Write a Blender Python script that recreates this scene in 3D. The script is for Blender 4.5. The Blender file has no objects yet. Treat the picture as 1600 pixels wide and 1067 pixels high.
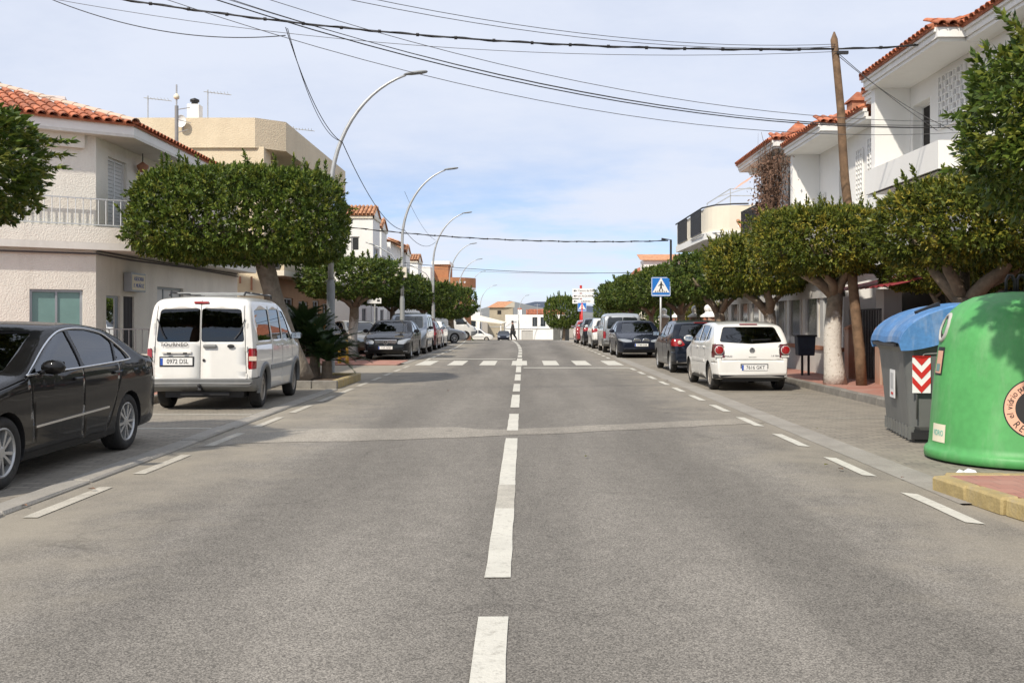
import bpy, bmesh, math, random
import numpy as np
from mathutils import Vector, Matrix
random.seed(7); np.random.seed(7)
S = bpy.context.scene
COL = S.collection
R = math.radians
# ------------------------------------------------------------------ camera
cam = bpy.data.cameras.new('camera'); camo = bpy.data.objects.new('camera', cam); COL.objects.link(camo)
camo.location = (0, 0, 1.5); camo.rotation_euler = (R(90), 0, 0)
cam.sensor_width = 36; cam.lens = 36*1530/1600
cam.shift_x = -18/1600; cam.shift_y = -33.5/1600
cam.clip_start = 0.05; cam.clip_end = 20000
S.camera = camo
# ------------------------------------------------------------------ sky, sun, exposure
SUN_EL, SUN_AZ = R(44), R(31)            # azimuth measured from -Y (behind the camera) towards -X
sd = Vector((-math.sin(SUN_AZ)*math.cos(SUN_EL), -math.cos(SUN_AZ)*math.cos(SUN_EL), math.sin(SUN_EL)))
wd = bpy.data.worlds.new('World'); S.world = wd; wd.use_nodes = True
nt = wd.node_tree; N = nt.nodes; K = nt.links
for n in list(N): N.remove(n)
out = N.new('ShaderNodeOutputWorld'); bgs = N.new('ShaderNodeBackground'); bgc = N.new('ShaderNodeBackground'); mx = N.new('ShaderNodeMixShader')
sky = N.new('ShaderNodeTexSky'); sky.sky_type = 'NISHITA'; sky.sun_disc = False
sky.sun_elevation = SUN_EL; sky.sun_rotation = math.atan2(sd.x, sd.y)
sky.air_density = 1.0; sky.dust_density = 0.0; sky.ozone_density = 6.0; sky.altitude = 2500
bgs.inputs[1].default_value = 0.10
bgc.inputs[0].default_value = (0.815, 0.87, 1.0, 1); bgc.inputs[1].default_value = 0.71
K.new(sky.outputs[0], bgs.inputs[0])
tc = N.new('ShaderNodeTexCoord'); sx = N.new('ShaderNodeSeparateXYZ'); K.new(tc.outputs['Generated'], sx.inputs[0])
def M2(op, a, b=None, c=None):
    m = N.new('ShaderNodeMath'); m.operation = op
    for i, v in enumerate((a, b, c)):
        if v is None: continue
        if isinstance(v, (int, float)): m.inputs[i].default_value = v
        else: K.new(v, m.inputs[i])
    return m.outputs[0]
zz = M2('ADD', M2('MAXIMUM', sx.outputs[2], 0.0), 0.16)
cx = N.new('ShaderNodeCombineXYZ'); K.new(M2('DIVIDE', sx.outputs[0], zz), cx.inputs[0]); K.new(M2('DIVIDE', sx.outputs[1], zz), cx.inputs[1])
n1 = N.new('ShaderNodeTexNoise'); n1.inputs['Scale'].default_value = 0.55; n1.inputs['Detail'].default_value = 8; n1.inputs['Roughness'].default_value = 0.62
mp = N.new('ShaderNodeMapping'); mp.inputs['Location'].default_value = (0.4, 5.2, 0); mp.inputs['Scale'].default_value = (1.3, 1.5, 1)
K.new(cx.outputs[0], mp.inputs[0]); K.new(mp.outputs[0], n1.inputs['Vector'])
cr = N.new('ShaderNodeMapRange'); cr.interpolation_type = 'SMOOTHSTEP'
K.new(n1.outputs[0], cr.inputs[0]); cr.inputs[1].default_value = 0.34; cr.inputs[2].default_value = 0.60; cr.inputs[3].default_value = 0.0; cr.inputs[4].default_value = 1.0
# the high veil ends some way off: near the horizon there is more blue with separate clouds
thin = N.new('ShaderNodeMapRange'); thin.interpolation_type = 'SMOOTHSTEP'; thin.inputs[1].default_value = 0.07; thin.inputs[2].default_value = 0.20; thin.inputs[3].default_value = 0.12; thin.inputs[4].default_value = 0.80; K.new(sx.outputs[2], thin.inputs[0])
cov = M2('MULTIPLY_ADD', cr.outputs[0], M2('SUBTRACT', 0.97, thin.outputs[0]), thin.outputs[0])
K.new(cov, mx.inputs[0]); K.new(bgs.outputs[0], mx.inputs[1]); K.new(bgc.outputs[0], mx.inputs[2]); K.new(mx.outputs[0], out.inputs[0])
sun = bpy.data.lights.new('sun', 'SUN'); sun.energy = 3.2; sun.angle = R(1.2); sun.color = (1.0, 0.915, 0.79)
suno = bpy.data.objects.new('sun', sun); COL.objects.link(suno); suno.rotation_euler = sd.to_track_quat('Z', 'Y').to_euler(); suno.location = (0, 0, 60)
S.view_settings.view_transform = 'Standard'; S.view_settings.look = 'None'; S.view_settings.gamma = 1; S.view_settings.exposure = 0.47
S.view_settings.use_curve_mapping = False
S.cycles.max_bounces = 6; S.cycles.transparent_max_bounces = 12; S.cycles.glossy_bounces = 3; S.cycles.diffuse_bounces = 3
S.cycles.caustics_reflective = False; S.cycles.caustics_refractive = False
S.cycles.use_denoising = True

# ------------------------------------------------------------------ helpers
def smooth(t): t = max(0.0, min(1.0, t)); return t*t*(3-2*t)
def zg(Y): return -1.55*smooth((Y-68)/62.0)
def bend(Y): return -0.0009*max(0, Y-45)**2 if Y < 110 else -0.0009*65**2-0.117*(Y-110)

MATS = {}
def mat(name, col, rough=0.6, metal=0.0, var=0.0, vscale=3.0, bump=0.0, bscale=60.0, spec=None, coat=0.0, emit=None, bdist=.02, orand=0, fine=0.0, fscale=90.0, col2=None, dirt=None):
    """procedural principled material; colour varied by noise between col*(1-var) and col*(1+var) or to col2"""
    m = bpy.data.materials.new(name); m.use_nodes = True; MATS[name] = m
    nt = m.node_tree; b = nt.nodes['Principled BSDF']; L = nt.links
    b.inputs['Roughness'].default_value = rough; b.inputs['Metallic'].default_value = metal
    if spec is not None: b.inputs['Specular IOR Level'].default_value = spec
    if coat: b.inputs['Coat Weight'].default_value = coat; b.inputs['Coat Roughness'].default_value = 0.04
    c = tuple(col)+(1,)
    b.inputs['Base Color'].default_value = c
    if emit: b.inputs['Emission Color'].default_value = tuple(emit[:3])+(1,); b.inputs['Emission Strength'].default_value = emit[3]
    t = nt.nodes.new('ShaderNodeTexCoord')
    cur = None
    if var or col2:
        n = nt.nodes.new('ShaderNodeTexNoise'); n.inputs['Scale'].default_value = vscale; n.inputs['Detail'].default_value = 6; n.inputs['Roughness'].default_value = 0.6
        L.new(t.outputs['Object'], n.inputs['Vector'])
        r = nt.nodes.new('ShaderNodeMapRange'); r.inputs[1].default_value = 0.3; r.inputs[2].default_value = 0.7; L.new(n.outputs[0], r.inputs[0])
        mixn = nt.nodes.new('ShaderNodeMix'); mixn.data_type = 'RGBA'; L.new(r.outputs[0], mixn.inputs[0])
        a = tuple(min(1, x*(1-var)) for x in col)+(1,); bb = (tuple(col2) if col2 else tuple(min(1, x*(1+var)) for x in col))+(1,)
        mixn.inputs[6].default_value = a; mixn.inputs[7].default_value = bb; cur = mixn.outputs[2]
    if fine:
        n = nt.nodes.new('ShaderNodeTexNoise'); n.inputs['Scale'].default_value = fscale; n.inputs['Detail'].default_value = 3; L.new(t.outputs['Object'], n.inputs['Vector'])
        r = nt.nodes.new('ShaderNodeMapRange'); r.inputs[1].default_value = 0.3; r.inputs[2].default_value = 0.7; r.inputs[3].default_value = 1-fine; r.inputs[4].default_value = 1+fine; L.new(n.outputs[0], r.inputs[0])
        mm = nt.nodes.new('ShaderNodeMix'); mm.data_type = 'RGBA'; mm.blend_type = 'MULTIPLY'; mm.inputs[0].default_value = 1
        if cur is None: mm.inputs[6].default_value = c
        else: L.new(cur, mm.inputs[6])
        L.new(r.outputs[0], mm.inputs[7]); cur = mm.outputs[2]
    if dirt:   # (colour, amount, scale): streaky grime with its own shape
        n = nt.nodes.new('ShaderNodeTexNoise'); n.inputs['Scale'].default_value = dirt[2]; n.inputs['Detail'].default_value = 8; n.inputs['Roughness'].default_value = 0.7
        mpp = nt.nodes.new('ShaderNodeMapping'); mpp.inputs['Scale'].default_value = (1, 1, 0.25); L.new(t.outputs['Object'], mpp.inputs[0]); L.new(mpp.outputs[0], n.inputs['Vector'])
        r = nt.nodes.new('ShaderNodeMapRange'); r.inputs[1].default_value = 0.5; r.inputs[2].default_value = 0.8; r.inputs[4].default_value = dirt[1]; L.new(n.outputs[0], r.inputs[0])
        mm = nt.nodes.new('ShaderNodeMix'); mm.data_type = 'RGBA'; L.new(r.outputs[0], mm.inputs[0])
        if cur is None: mm.inputs[6].default_value = c
        else: L.new(cur, mm.inputs[6])
        mm.inputs[7].default_value = tuple(dirt[0])+(1,); cur = mm.outputs[2]
    if orand:                                                        # every piece fired to its own tone
        oi = nt.nodes.new('ShaderNodeObjectInfo'); r = nt.nodes.new('ShaderNodeMapRange'); r.inputs[3].default_value = 1-orand; r.inputs[4].default_value = 1+orand; L.new(oi.outputs['Random'], r.inputs[0])
        mm = nt.nodes.new('ShaderNodeMix'); mm.data_type = 'RGBA'; mm.blend_type = 'MULTIPLY'; mm.inputs[0].default_value = 1; L.new(cur, mm.inputs[6]); L.new(r.outputs[0], mm.inputs[7]); cur = mm.outputs[2]
    if cur is not None: L.new(cur, b.inputs['Base Color'])
    if bump:
        n = nt.nodes.new('ShaderNodeTexNoise'); n.inputs['Scale'].default_value = bscale; n.inputs['Detail'].default_value = 4; L.new(t.outputs['Object'], n.inputs['Vector'])
        bp = nt.nodes.new('ShaderNodeBump'); bp.inputs['Strength'].default_value = bump; bp.inputs['Distance'].default_value = bdist
        L.new(n.outputs[0], bp.inputs['Height']); L.new(bp.outputs[0], b.inputs['Normal'])
    return m

class MB:
    def __init__(s): s.v = []; s.f = []; s.mi = []; s.cm = 0
    def add(s, vs, fs):
        o = len(s.v); s.v += [tuple(p) for p in vs]; s.f += [tuple(i+o for i in f) for f in fs]; s.mi += [s.cm]*len(fs); return s
    def box(s, x0, x1, y0, y1, z0, z1):
        return s.add([(x0,y0,z0),(x1,y0,z0),(x1,y1,z0),(x0,y1,z0),(x0,y0,z1),(x1,y0,z1),(x1,y1,z1),(x0,y1,z1)],
                     [(0,3,2,1),(4,5,6,7),(0,1,5,4),(1,2,6,5),(2,3,7,6),(3,0,4,7)])
    def bar(s, p, q, w, h=None, up=(0,0,1)):
        """box beam from p to q with section w x h"""
        p = Vector(p); q = Vector(q); h = h or w; d = (q-p).normalized(); u = Vector(up)
        if abs(d.dot(u)) > .95: u = Vector((1,0,0))
        a = d.cross(u).normalized()*w/2; b = a.cross(d).normalized()*h/2
        vs = [p-a-b, p+a-b, p+a+b, p-a+b, q-a-b, q+a-b, q+a+b, q-a+b]
        return s.add(vs, [(0,1,2,3),(7,6,5,4),(0,4,5,1),(1,5,6,2),(2,6,7,3),(3,7,4,0)])
    def prism(s, poly, z0, z1):
        n = len(poly); vs = [(x,y,z0) for x,y in poly]+[(x,y,z1) for x,y in poly]
        fs = [tuple(range(n-1,-1,-1)), tuple(range(n,2*n))]+[(i,(i+1)%n,n+(i+1)%n,n+i) for i in range(n)]
        return s.add(vs, fs)
    def extr(s, pts, d):
        """extrude a planar 3-D outline along d"""
        n = len(pts); d = Vector(d); vs = [Vector(p) for p in pts]+[Vector(p)+d for p in pts]
        return s.add(vs, [tuple(range(n-1,-1,-1)), tuple(range(n,2*n))]+[(i,(i+1)%n,n+(i+1)%n,n+i) for i in range(n)])
    def tube(s, path, r, n=8, cap=True):
        path = [Vector(p) for p in path]; m = len(path); rs = r if isinstance(r, (list, tuple)) else [r]*m
        vs = []; prev = None
        for i, p in enumerate(path):
            d = (path[min(i+1,m-1)]-path[max(i-1,0)]).normalized()
            if prev is None:
                a = d.cross(Vector((0,0,1)) if abs(d.z) < .9 else Vector((1,0,0))).normalized()
            else: a = (prev-d*prev.dot(d)).normalized()
            prev = a; b = d.cross(a)
            for k in range(n):
                t = 2*math.pi*k/n; vs.append(p+(a*math.cos(t)+b*math.sin(t))*rs[i])
        fs = []
        for i in range(m-1):
            for k in range(n): fs.append((i*n+k, i*n+(k+1)%n, (i+1)*n+(k+1)%n, (i+1)*n+k))
        if cap: fs += [tuple(range(n-1,-1,-1)), tuple(range((m-1)*n, m*n))]
        return s.add(vs, fs)
    def lathe(s, prof, n=24, c=(0,0,0), axis='z', a0=0, a1=2*math.pi):
        full = abs(a1-a0-2*math.pi) < 1e-6; k = n if full else n+1; vs = []
        for r, z in prof:
            for i in range(k):
                t = a0+(a1-a0)*i/n; x, y = r*math.cos(t), r*math.sin(t)
                p = (x,y,z) if axis == 'z' else ((z,x,y) if axis == 'x' else (y,z,x))
                vs.append((p[0]+c[0],p[1]+c[1],p[2]+c[2]))
        fs = []
        for j in range(len(prof)-1):
            for i in range(n if full else n):
                i2 = (i+1)%k; fs.append((j*k+i, j*k+i2, (j+1)*k+i2, (j+1)*k+i))
        return s.add(vs, fs)
    def grid(s, P):
        r, c = len(P), len(P[0])
        return s.add([p for row in P for p in row], [(i*c+j, i*c+j+1, (i+1)*c+j+1, (i+1)*c+j) for i in range(r-1) for j in range(c-1)])
    def build(s, name, m, parent=None, label=None, cat=None, group=None, kind=None, sm=False, bev=0, loc=None):
        me = bpy.data.meshes.new(name)
        off = Vector((0,0,0)); p = parent
        while p is not None: off += p.location; p = p.parent
        if loc is not None: off += Vector(loc)
        me.from_pydata([tuple(Vector(v)-off) for v in s.v], [], s.f); me.update()
        for mm in (m if isinstance(m, (list, tuple)) else [m]): me.materials.append(MATS[mm] if isinstance(mm, str) else mm)
        if any(s.mi): me.polygons.foreach_set('material_index', s.mi)
        if sm: me.polygons.foreach_set('use_smooth', [True]*len(me.polygons))
        o = bpy.data.objects.new(name, me); COL.objects.link(o)
        if parent is not None: o.parent = parent
        if loc is not None: o.location = loc
        if bev:
            b = o.modifiers.new('bevel', 'BEVEL'); b.width = bev; b.segments = 2; b.limit_method = 'ANGLE'
        return tag(o, label, cat, group, kind)
def tag(o, label=None, cat=None, group=None, kind=None):
    if label: o['label'] = label
    if cat: o['category'] = cat
    if group: o['group'] = group
    if kind: o['kind'] = kind
    return o
def thing(name, loc, label, cat, group=None, rz=0):
    o = bpy.data.objects.new(name, None); COL.objects.link(o); o.location = loc; o.rotation_euler = (0,0,rz); o.empty_display_size = .2
    return tag(o, label, cat, group)
def link_mesh(name, me, parent, loc=(0,0,0), rot=None, scale=None):
    o = bpy.data.objects.new(name, me); COL.objects.link(o); o.parent = parent; o.location = loc
    if rot is not None: o.rotation_euler = rot
    if scale is not None: o.scale = scale
    return o
def copy_tree(o, parent=None):
    c = o.copy(); COL.objects.link(c); c.parent = parent
    for ch in list(o.children): copy_tree(ch, c)
    return c
def text_mesh(txt, size, depth=0.002, align='CENTER', sx=1.0):
    cu = bpy.data.curves.new('lettering', 'FONT'); cu.body = txt; cu.size = size; cu.align_x = align; cu.align_y = 'CENTER'; cu.extrude = depth; cu.resolution_u = 3
    o = bpy.data.objects.new('lettering', cu); COL.objects.link(o)
    dg = bpy.context.evaluated_depsgraph_get(); me = bpy.data.meshes.new_from_object(o.evaluated_get(dg))
    bpy.data.objects.remove(o); bpy.data.curves.remove(cu)
    if sx != 1.0:
        for v in me.vertices: v.co.x *= sx
    return me
def put_text(txt, size, matname, parent, loc, rot, name='lettering', align='CENTER', sx=1.0):
    me = text_mesh(txt, size, align=align, sx=sx); me.materials.clear(); me.materials.append(MATS[matname])
    return link_mesh(name, me, parent, loc, rot)
def rpoly(poly, r, n=3):
    """round the corners of a convex 2-D polygon"""
    out = []; m = len(poly)
    for i in range(m):
        a, b, c = Vector(poly[i-1]), Vector(poly[i]), Vector(poly[(i+1)%m])
        u = (a-b); v = (c-b); rr = min(r, u.length*.45, v.length*.45); p = b+u.normalized()*rr; q = b+v.normalized()*rr
        for k in range(n+1):
            t = k/n; out.append(tuple(p*(1-t)**2+b*2*t*(1-t)+q*t*t))
    return out
class Fr:
    """wall frame: origin o, unit u along the wall, n pointing out of it; P(u, out, z)"""
    def __init__(s, o, u, n): s.o = Vector((o[0],o[1],0)); s.u = Vector((u[0],u[1],0)).normalized(); s.n = Vector((n[0],n[1],0)).normalized()
    def P(s, a, w, z): return s.o+s.u*a+s.n*w+Vector((0,0,z))
    def box(s, mb, a0, a1, w0, w1, z0, z1):
        vs = [s.P(a,w,z) for z in (z0,z1) for a, w in ((a0,w0),(a1,w0),(a1,w1),(a0,w1))]
        mb.add(vs, [(0,3,2,1),(4,5,6,7),(0,1,5,4),(1,2,6,5),(2,3,7,6),(3,0,4,7)])
    def wall(s, mb, a0, a1, z0, z1, holes=(), depth=.16):
        us = sorted({a0,a1}|{h[0] for h in holes}|{h[1] for h in holes}); zs = sorted({z0,z1}|{h[2] for h in holes}|{h[3] for h in holes})
        for i in range(len(us)-1):
            for j in range(len(zs)-1):
                cu, cz = (us[i]+us[i+1])/2, (zs[j]+zs[j+1])/2
                if any(h[0] < cu < h[1] and h[2] < cz < h[3] for h in holes): continue
                mb.add([s.P(us[i],0,zs[j]), s.P(us[i+1],0,zs[j]), s.P(us[i+1],0,zs[j+1]), s.P(us[i],0,zs[j+1])], [(0,1,2,3)])
        for h in holes:
            q = [s.P(h[0],0,h[2]), s.P(h[1],0,h[2]), s.P(h[1],0,h[3]), s.P(h[0],0,h[3])]
            k = [s.P(h[0],-depth,h[2]), s.P(h[1],-depth,h[2]), s.P(h[1],-depth,h[3]), s.P(h[0],-depth,h[3])]
            mb.add(q+k, [(0,1,5,4),(1,2,6,5),(2,3,7,6),(3,0,4,7)])
    def window(s, par, h, fm='frame_white', pm='glass_dark', depth=.12, fw=.06, bars=1, shutter=None, sill=None, name='window'):
        a0,a1,z0,z1 = h; mb = MB()
        s.box(mb,a0,a0+fw,-depth,-depth+.05,z0,z1); s.box(mb,a1-fw,a1,-depth,-depth+.05,z0,z1)
        s.box(mb,a0+fw,a1-fw,-depth,-depth+.05,z0,z0+fw); s.box(mb,a0+fw,a1-fw,-depth,-depth+.05,z1-fw,z1)
        for k in range(1,bars+1):
            c = a0+(a1-a0)*k/(bars+1); s.box(mb,c-fw*.4,c+fw*.4,-depth,-depth+.045,z0+fw,z1-fw)
        w = mb.build(name, fm, par)
        if shutter:
            n = max(3,int((z1-z0)/.09))
            for k in range(n):
                za = z0+fw+(z1-z0-2*fw)*k/n; zb = z0+fw+(z1-z0-2*fw)*(k+.88)/n
                mb = MB(); s.box(mb,a0+fw+.001,a1-fw-.001,-depth+.004,-depth+.03,za,zb); mb.build('slat', shutter, w)
            mb = MB(); s.box(mb,a0+fw,a1-fw,-depth-.02,-depth+.003,z0+fw,z1-fw); mb.build('shutter_back', shutter, w)
        else:
            mb = MB(); s.box(mb,a0+fw*.9,a1-fw*.9,-depth+.005,-depth+.02,z0+fw*.9,z1-fw*.9); mb.build('pane', pm, w)
        if sill:
            mb = MB(); s.box(mb,a0-.05,a1+.05,-depth+.05,.06,z0-.05,z0-.001); mb.build('sill', sill, w)
        return w
def jit(c, a): return tuple(max(0, x*(1+random.uniform(-a,a))) for x in c)

# ------------------------------------------------------------------ materials
mat('stucco_white', (.80,.765,.68), .85, var=.06, vscale=1.2, bump=.6, bscale=34, bdist=.025, dirt=((.42,.37,.30),.35,1.5))
mat('plaster_white', (.82,.81,.78), .8, var=.03, vscale=.8, bump=.15, bscale=40, dirt=((.55,.52,.46),.25,1.2))
mat('plaster_cream', (.66,.56,.40), .85, var=.06, vscale=1.1, bump=.7, bscale=22, bdist=.03, dirt=((.40,.32,.22),.35,1.2))
mat('plaster_pale', (.74,.68,.56), .85, var=.05, vscale=1.0, bump=.2, bscale=30)
mat('plaster_tan', (.40,.35,.26), .9, var=.12, vscale=.8, bump=.3, bscale=6, dirt=((.30,.27,.22),.6,.8))
mat('plaster_grey', (.47,.46,.43), .85, var=.08, vscale=1.5, bump=.2, bscale=30)
mat('plaster_orange', (.40,.23,.12), .85, var=.08, vscale=1.5, bump=.2, bscale=30)
mat('brick_orange', (.42,.19,.09), .9, var=.12, vscale=3, bump=.3, bscale=40)
mat('soffit', (.70,.68,.63), .85, var=.04, dirt=((.35,.33,.28),.4,2.0))
mat('tile_red', (.40,.105,.045), .75, var=.25, vscale=4, bump=.2, bscale=50, col2=(.52,.19,.09), orand=.32, dirt=((.20,.13,.09),.6,6))
mat('tile_orange', (.42,.17,.075), .8, var=.25, vscale=3, bump=.2, bscale=50, col2=(.55,.29,.15), orand=.28, dirt=((.24,.17,.12),.6,6))
mat('mortar', (.55,.42,.33), .9, var=.15, vscale=8)
mat('frame_white', (.72,.72,.70), .45, var=.04)
mat('frame_grey', (.33,.36,.38), .4, metal=.3, var=.1)
mat('alu', (.60,.60,.58), .38, metal=.35, var=.08, vscale=2)
mat('panel_grey', (.52,.51,.48), .55, var=.08, vscale=1.3)
mat('shutter_green', (.17,.30,.28), .55, var=.08)
mat('shutter_pale', (.66,.66,.63), .6, var=.05)
mat('iron_dark', (.03,.03,.032), .5, metal=.3)
mat('rail_grey', (.55,.56,.56), .45, metal=.3)
mat('galv', (.46,.47,.47), .45, metal=.4, var=.12, vscale=4)
mat('pole_dark', (.26,.27,.27), .6, metal=.1, var=.15, vscale=5)
mat('wood_pole', (.17,.105,.06), .85, var=.45, vscale=6, bump=.4, bscale=30, dirt=((.10,.06,.035),.8,3))
mat('wire', (.012,.012,.013), .6)
mat('cable_grey', (.09,.09,.095), .6)
mat('black_plastic', (.018,.018,.019), .5, var=.2)
mat('grey_plastic', (.17,.175,.175), .5, var=.12, vscale=2, dirt=((.30,.28,.25),.5,3))
mat('container_grey', (.135,.14,.135), .5, var=.12, vscale=2, dirt=((.26,.25,.22),.55,2.5))
mat('container_blue', (.07,.20,.43), .58, var=.2, vscale=2, dirt=((.42,.46,.52),.85,2.6), fine=.12, fscale=25)
mat('igloo_green', (.085,.345,.10), .52, var=.16, vscale=1.4, dirt=((.24,.42,.22),.8,2.2), bump=.10, bscale=5, fine=.07, fscale=14)
mat('red_paint', (.55,.03,.025), .4)
mat('white_paint', (.80,.80,.78), .45)
mat('blue_sign', (.02,.17,.55), .4)
mat('black_ink', (.012,.012,.012), .6)
mat('dark_void', (.02,.018,.016), .8)
mat('salmon', (.72,.40,.27), .55); mat('teal', (.07,.48,.42), .5); mat('cream_ink', (.80,.74,.56), .55)
mat('yellow_paint', (.39,.30,.135), .8, var=.2, vscale=5, bump=.4, bscale=40, dirt=((.27,.24,.19),.95,7))
mat('yellow_metal', (.62,.36,.04), .5)
mat('kerb_stone', (.215,.20,.175), .9, var=.25, vscale=4, bump=.5, bscale=40, dirt=((.13,.12,.10),.7,5))
mat('bark_pale', (.19,.155,.115), .9, var=.3, vscale=4, bump=.9, bscale=16, col2=(.32,.28,.225), dirt=((.16,.12,.085),.8,4))
mat('navy_plastic', (.018,.026,.042), .5, var=.2)
mat('bark', (.21,.165,.12), .9, var=.35, vscale=5, bump=.8, bscale=18)
mat('chimney_brick', (.36,.17,.10), .9, var=.2, vscale=6)
mat('soil', (.10,.065,.04), .95, var=.3, vscale=8, bump=.6, bscale=30)
mat('concrete', (.30,.28,.245), .9, var=.16, vscale=2.2, bump=.3, bscale=60, dirt=((.20,.17,.14),.6,2), fine=.12, fscale=70)
mat('litter', (.75,.76,.78), .5, var=.1, vscale=20)
mat('maroon', (.22,.03,.035), .6, var=.15)
mat('vine', (.15,.085,.055), .9, var=.4, vscale=9)
mat('ground_dirt', (.30,.26,.20), .95, var=.2, vscale=.5, bump=.4, bscale=20)
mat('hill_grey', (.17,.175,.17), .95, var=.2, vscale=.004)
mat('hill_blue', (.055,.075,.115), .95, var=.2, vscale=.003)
mat('frond', (.034,.066,.020), .45, var=.3, vscale=3, spec=.4)
mat('frond_tip', (.32,.14,.03), .7)
def glass_mat(name, tint, ior=1.5, rough=0.0, base=0.0):
    m = bpy.data.materials.new(name); m.use_nodes = True; MATS[name] = m; nt = m.node_tree; L = nt.links
    for n in list(nt.nodes): nt.nodes.remove(n)
    o = nt.nodes.new('ShaderNodeOutputMaterial'); t = nt.nodes.new('ShaderNodeBsdfTransparent'); t.inputs[0].default_value = tuple(tint)+(1,)
    g = nt.nodes.new('ShaderNodeBsdfGlossy'); g.inputs['Roughness'].default_value = rough; g.inputs[0].default_value = (.95,.97,1,1)
    f = nt.nodes.new('ShaderNodeFresnel'); f.inputs[0].default_value = ior; mx = nt.nodes.new('ShaderNodeMixShader')
    a = nt.nodes.new('ShaderNodeMath'); a.operation = 'ADD'; a.use_clamp = True; a.inputs[1].default_value = base; L.new(f.outputs[0], a.inputs[0])
    L.new(a.outputs[0], mx.inputs[0]); L.new(t.outputs[0], mx.inputs[1]); L.new(g.outputs[0], mx.inputs[2]); L.new(mx.outputs[0], o.inputs[0])
glass_mat('car_glass', (.46,.52,.49), 1.55, 0, .05)
glass_mat('car_glass_dark', (.20,.21,.21), 1.5, 0, .03)
mat('shop_pane', (.10,.10,.09), .12, var=.35, vscale=1.2, spec=.7)
glass_mat('shop_glass', (.30,.30,.27), 1.5, 0, .08)
mat('glass_dark', (.03,.035,.04), .08, spec=.7)
mat('glass_opaque', (.018,.022,.025), .06, spec=.8)

def brick_mat(name, c1, c2, cm, bw, bh, mortar=.008, rot=0, bump=.5, rough=.9, dirtc=None):
    m = bpy.data.materials.new(name); m.use_nodes = True; MATS[name] = m; nt = m.node_tree; L = nt.links; b = nt.nodes['Principled BSDF']; b.inputs['Roughness'].default_value = rough
    t = nt.nodes.new('ShaderNodeTexCoord'); mp = nt.nodes.new('ShaderNodeMapping'); mp.inputs['Rotation'].default_value = (0,0,rot); L.new(t.outputs['Object'], mp.inputs[0])
    br = nt.nodes.new('ShaderNodeTexBrick'); L.new(mp.outputs[0], br.inputs['Vector'])
    br.inputs['Color1'].default_value = tuple(c1)+(1,); br.inputs['Color2'].default_value = tuple(c2)+(1,); br.inputs['Mortar'].default_value = tuple(cm)+(1,)
    br.inputs['Scale'].default_value = 1; br.inputs['Brick Width'].default_value = bw; br.inputs['Row Height'].default_value = bh; br.inputs['Mortar Size'].default_value = mortar; br.inputs['Mortar Smooth'].default_value = .3
    n = nt.nodes.new('ShaderNodeTexNoise'); n.inputs['Scale'].default_value = 1.3; n.inputs['Detail'].default_value = 7; L.new(t.outputs['Object'], n.inputs['Vector'])
    r = nt.nodes.new('ShaderNodeMapRange'); r.inputs[1].default_value = .35; r.inputs[2].default_value = .7; r.inputs[4].default_value = .65; L.new(n.outputs[0], r.inputs[0])
    mm = nt.nodes.new('ShaderNodeMix'); mm.data_type = 'RGBA'; L.new(r.outputs[0], mm.inputs[0]); L.new(br.outputs[0], mm.inputs[6]); mm.inputs[7].default_value = tuple(dirtc or cm)+(1,)
    L.new(mm.outputs[2], b.inputs['Base Color'])
    bp = nt.nodes.new('ShaderNodeBump'); bp.inputs['Strength'].default_value = bump; bp.inputs['Distance'].default_value = .01; bp.invert = True; L.new(br.outputs['Fac'], bp.inputs['Height']); L.new(bp.outputs[0], b.inputs['Normal'])
brick_mat('bay_pavers', (.20,.18,.15), (.29,.26,.21), (.15,.135,.115), .21, .105, .010, 0, .6, dirtc=(.29,.26,.21))
brick_mat('red_pavers', (.36,.15,.11), (.42,.20,.15), (.24,.13,.10), .20, .20, .007, 0, .4, dirtc=(.40,.25,.20))
brick_mat('red_brick', (.40,.12,.06), (.46,.17,.09), (.45,.38,.30), .24, .075, .012, 0, .4)

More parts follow.
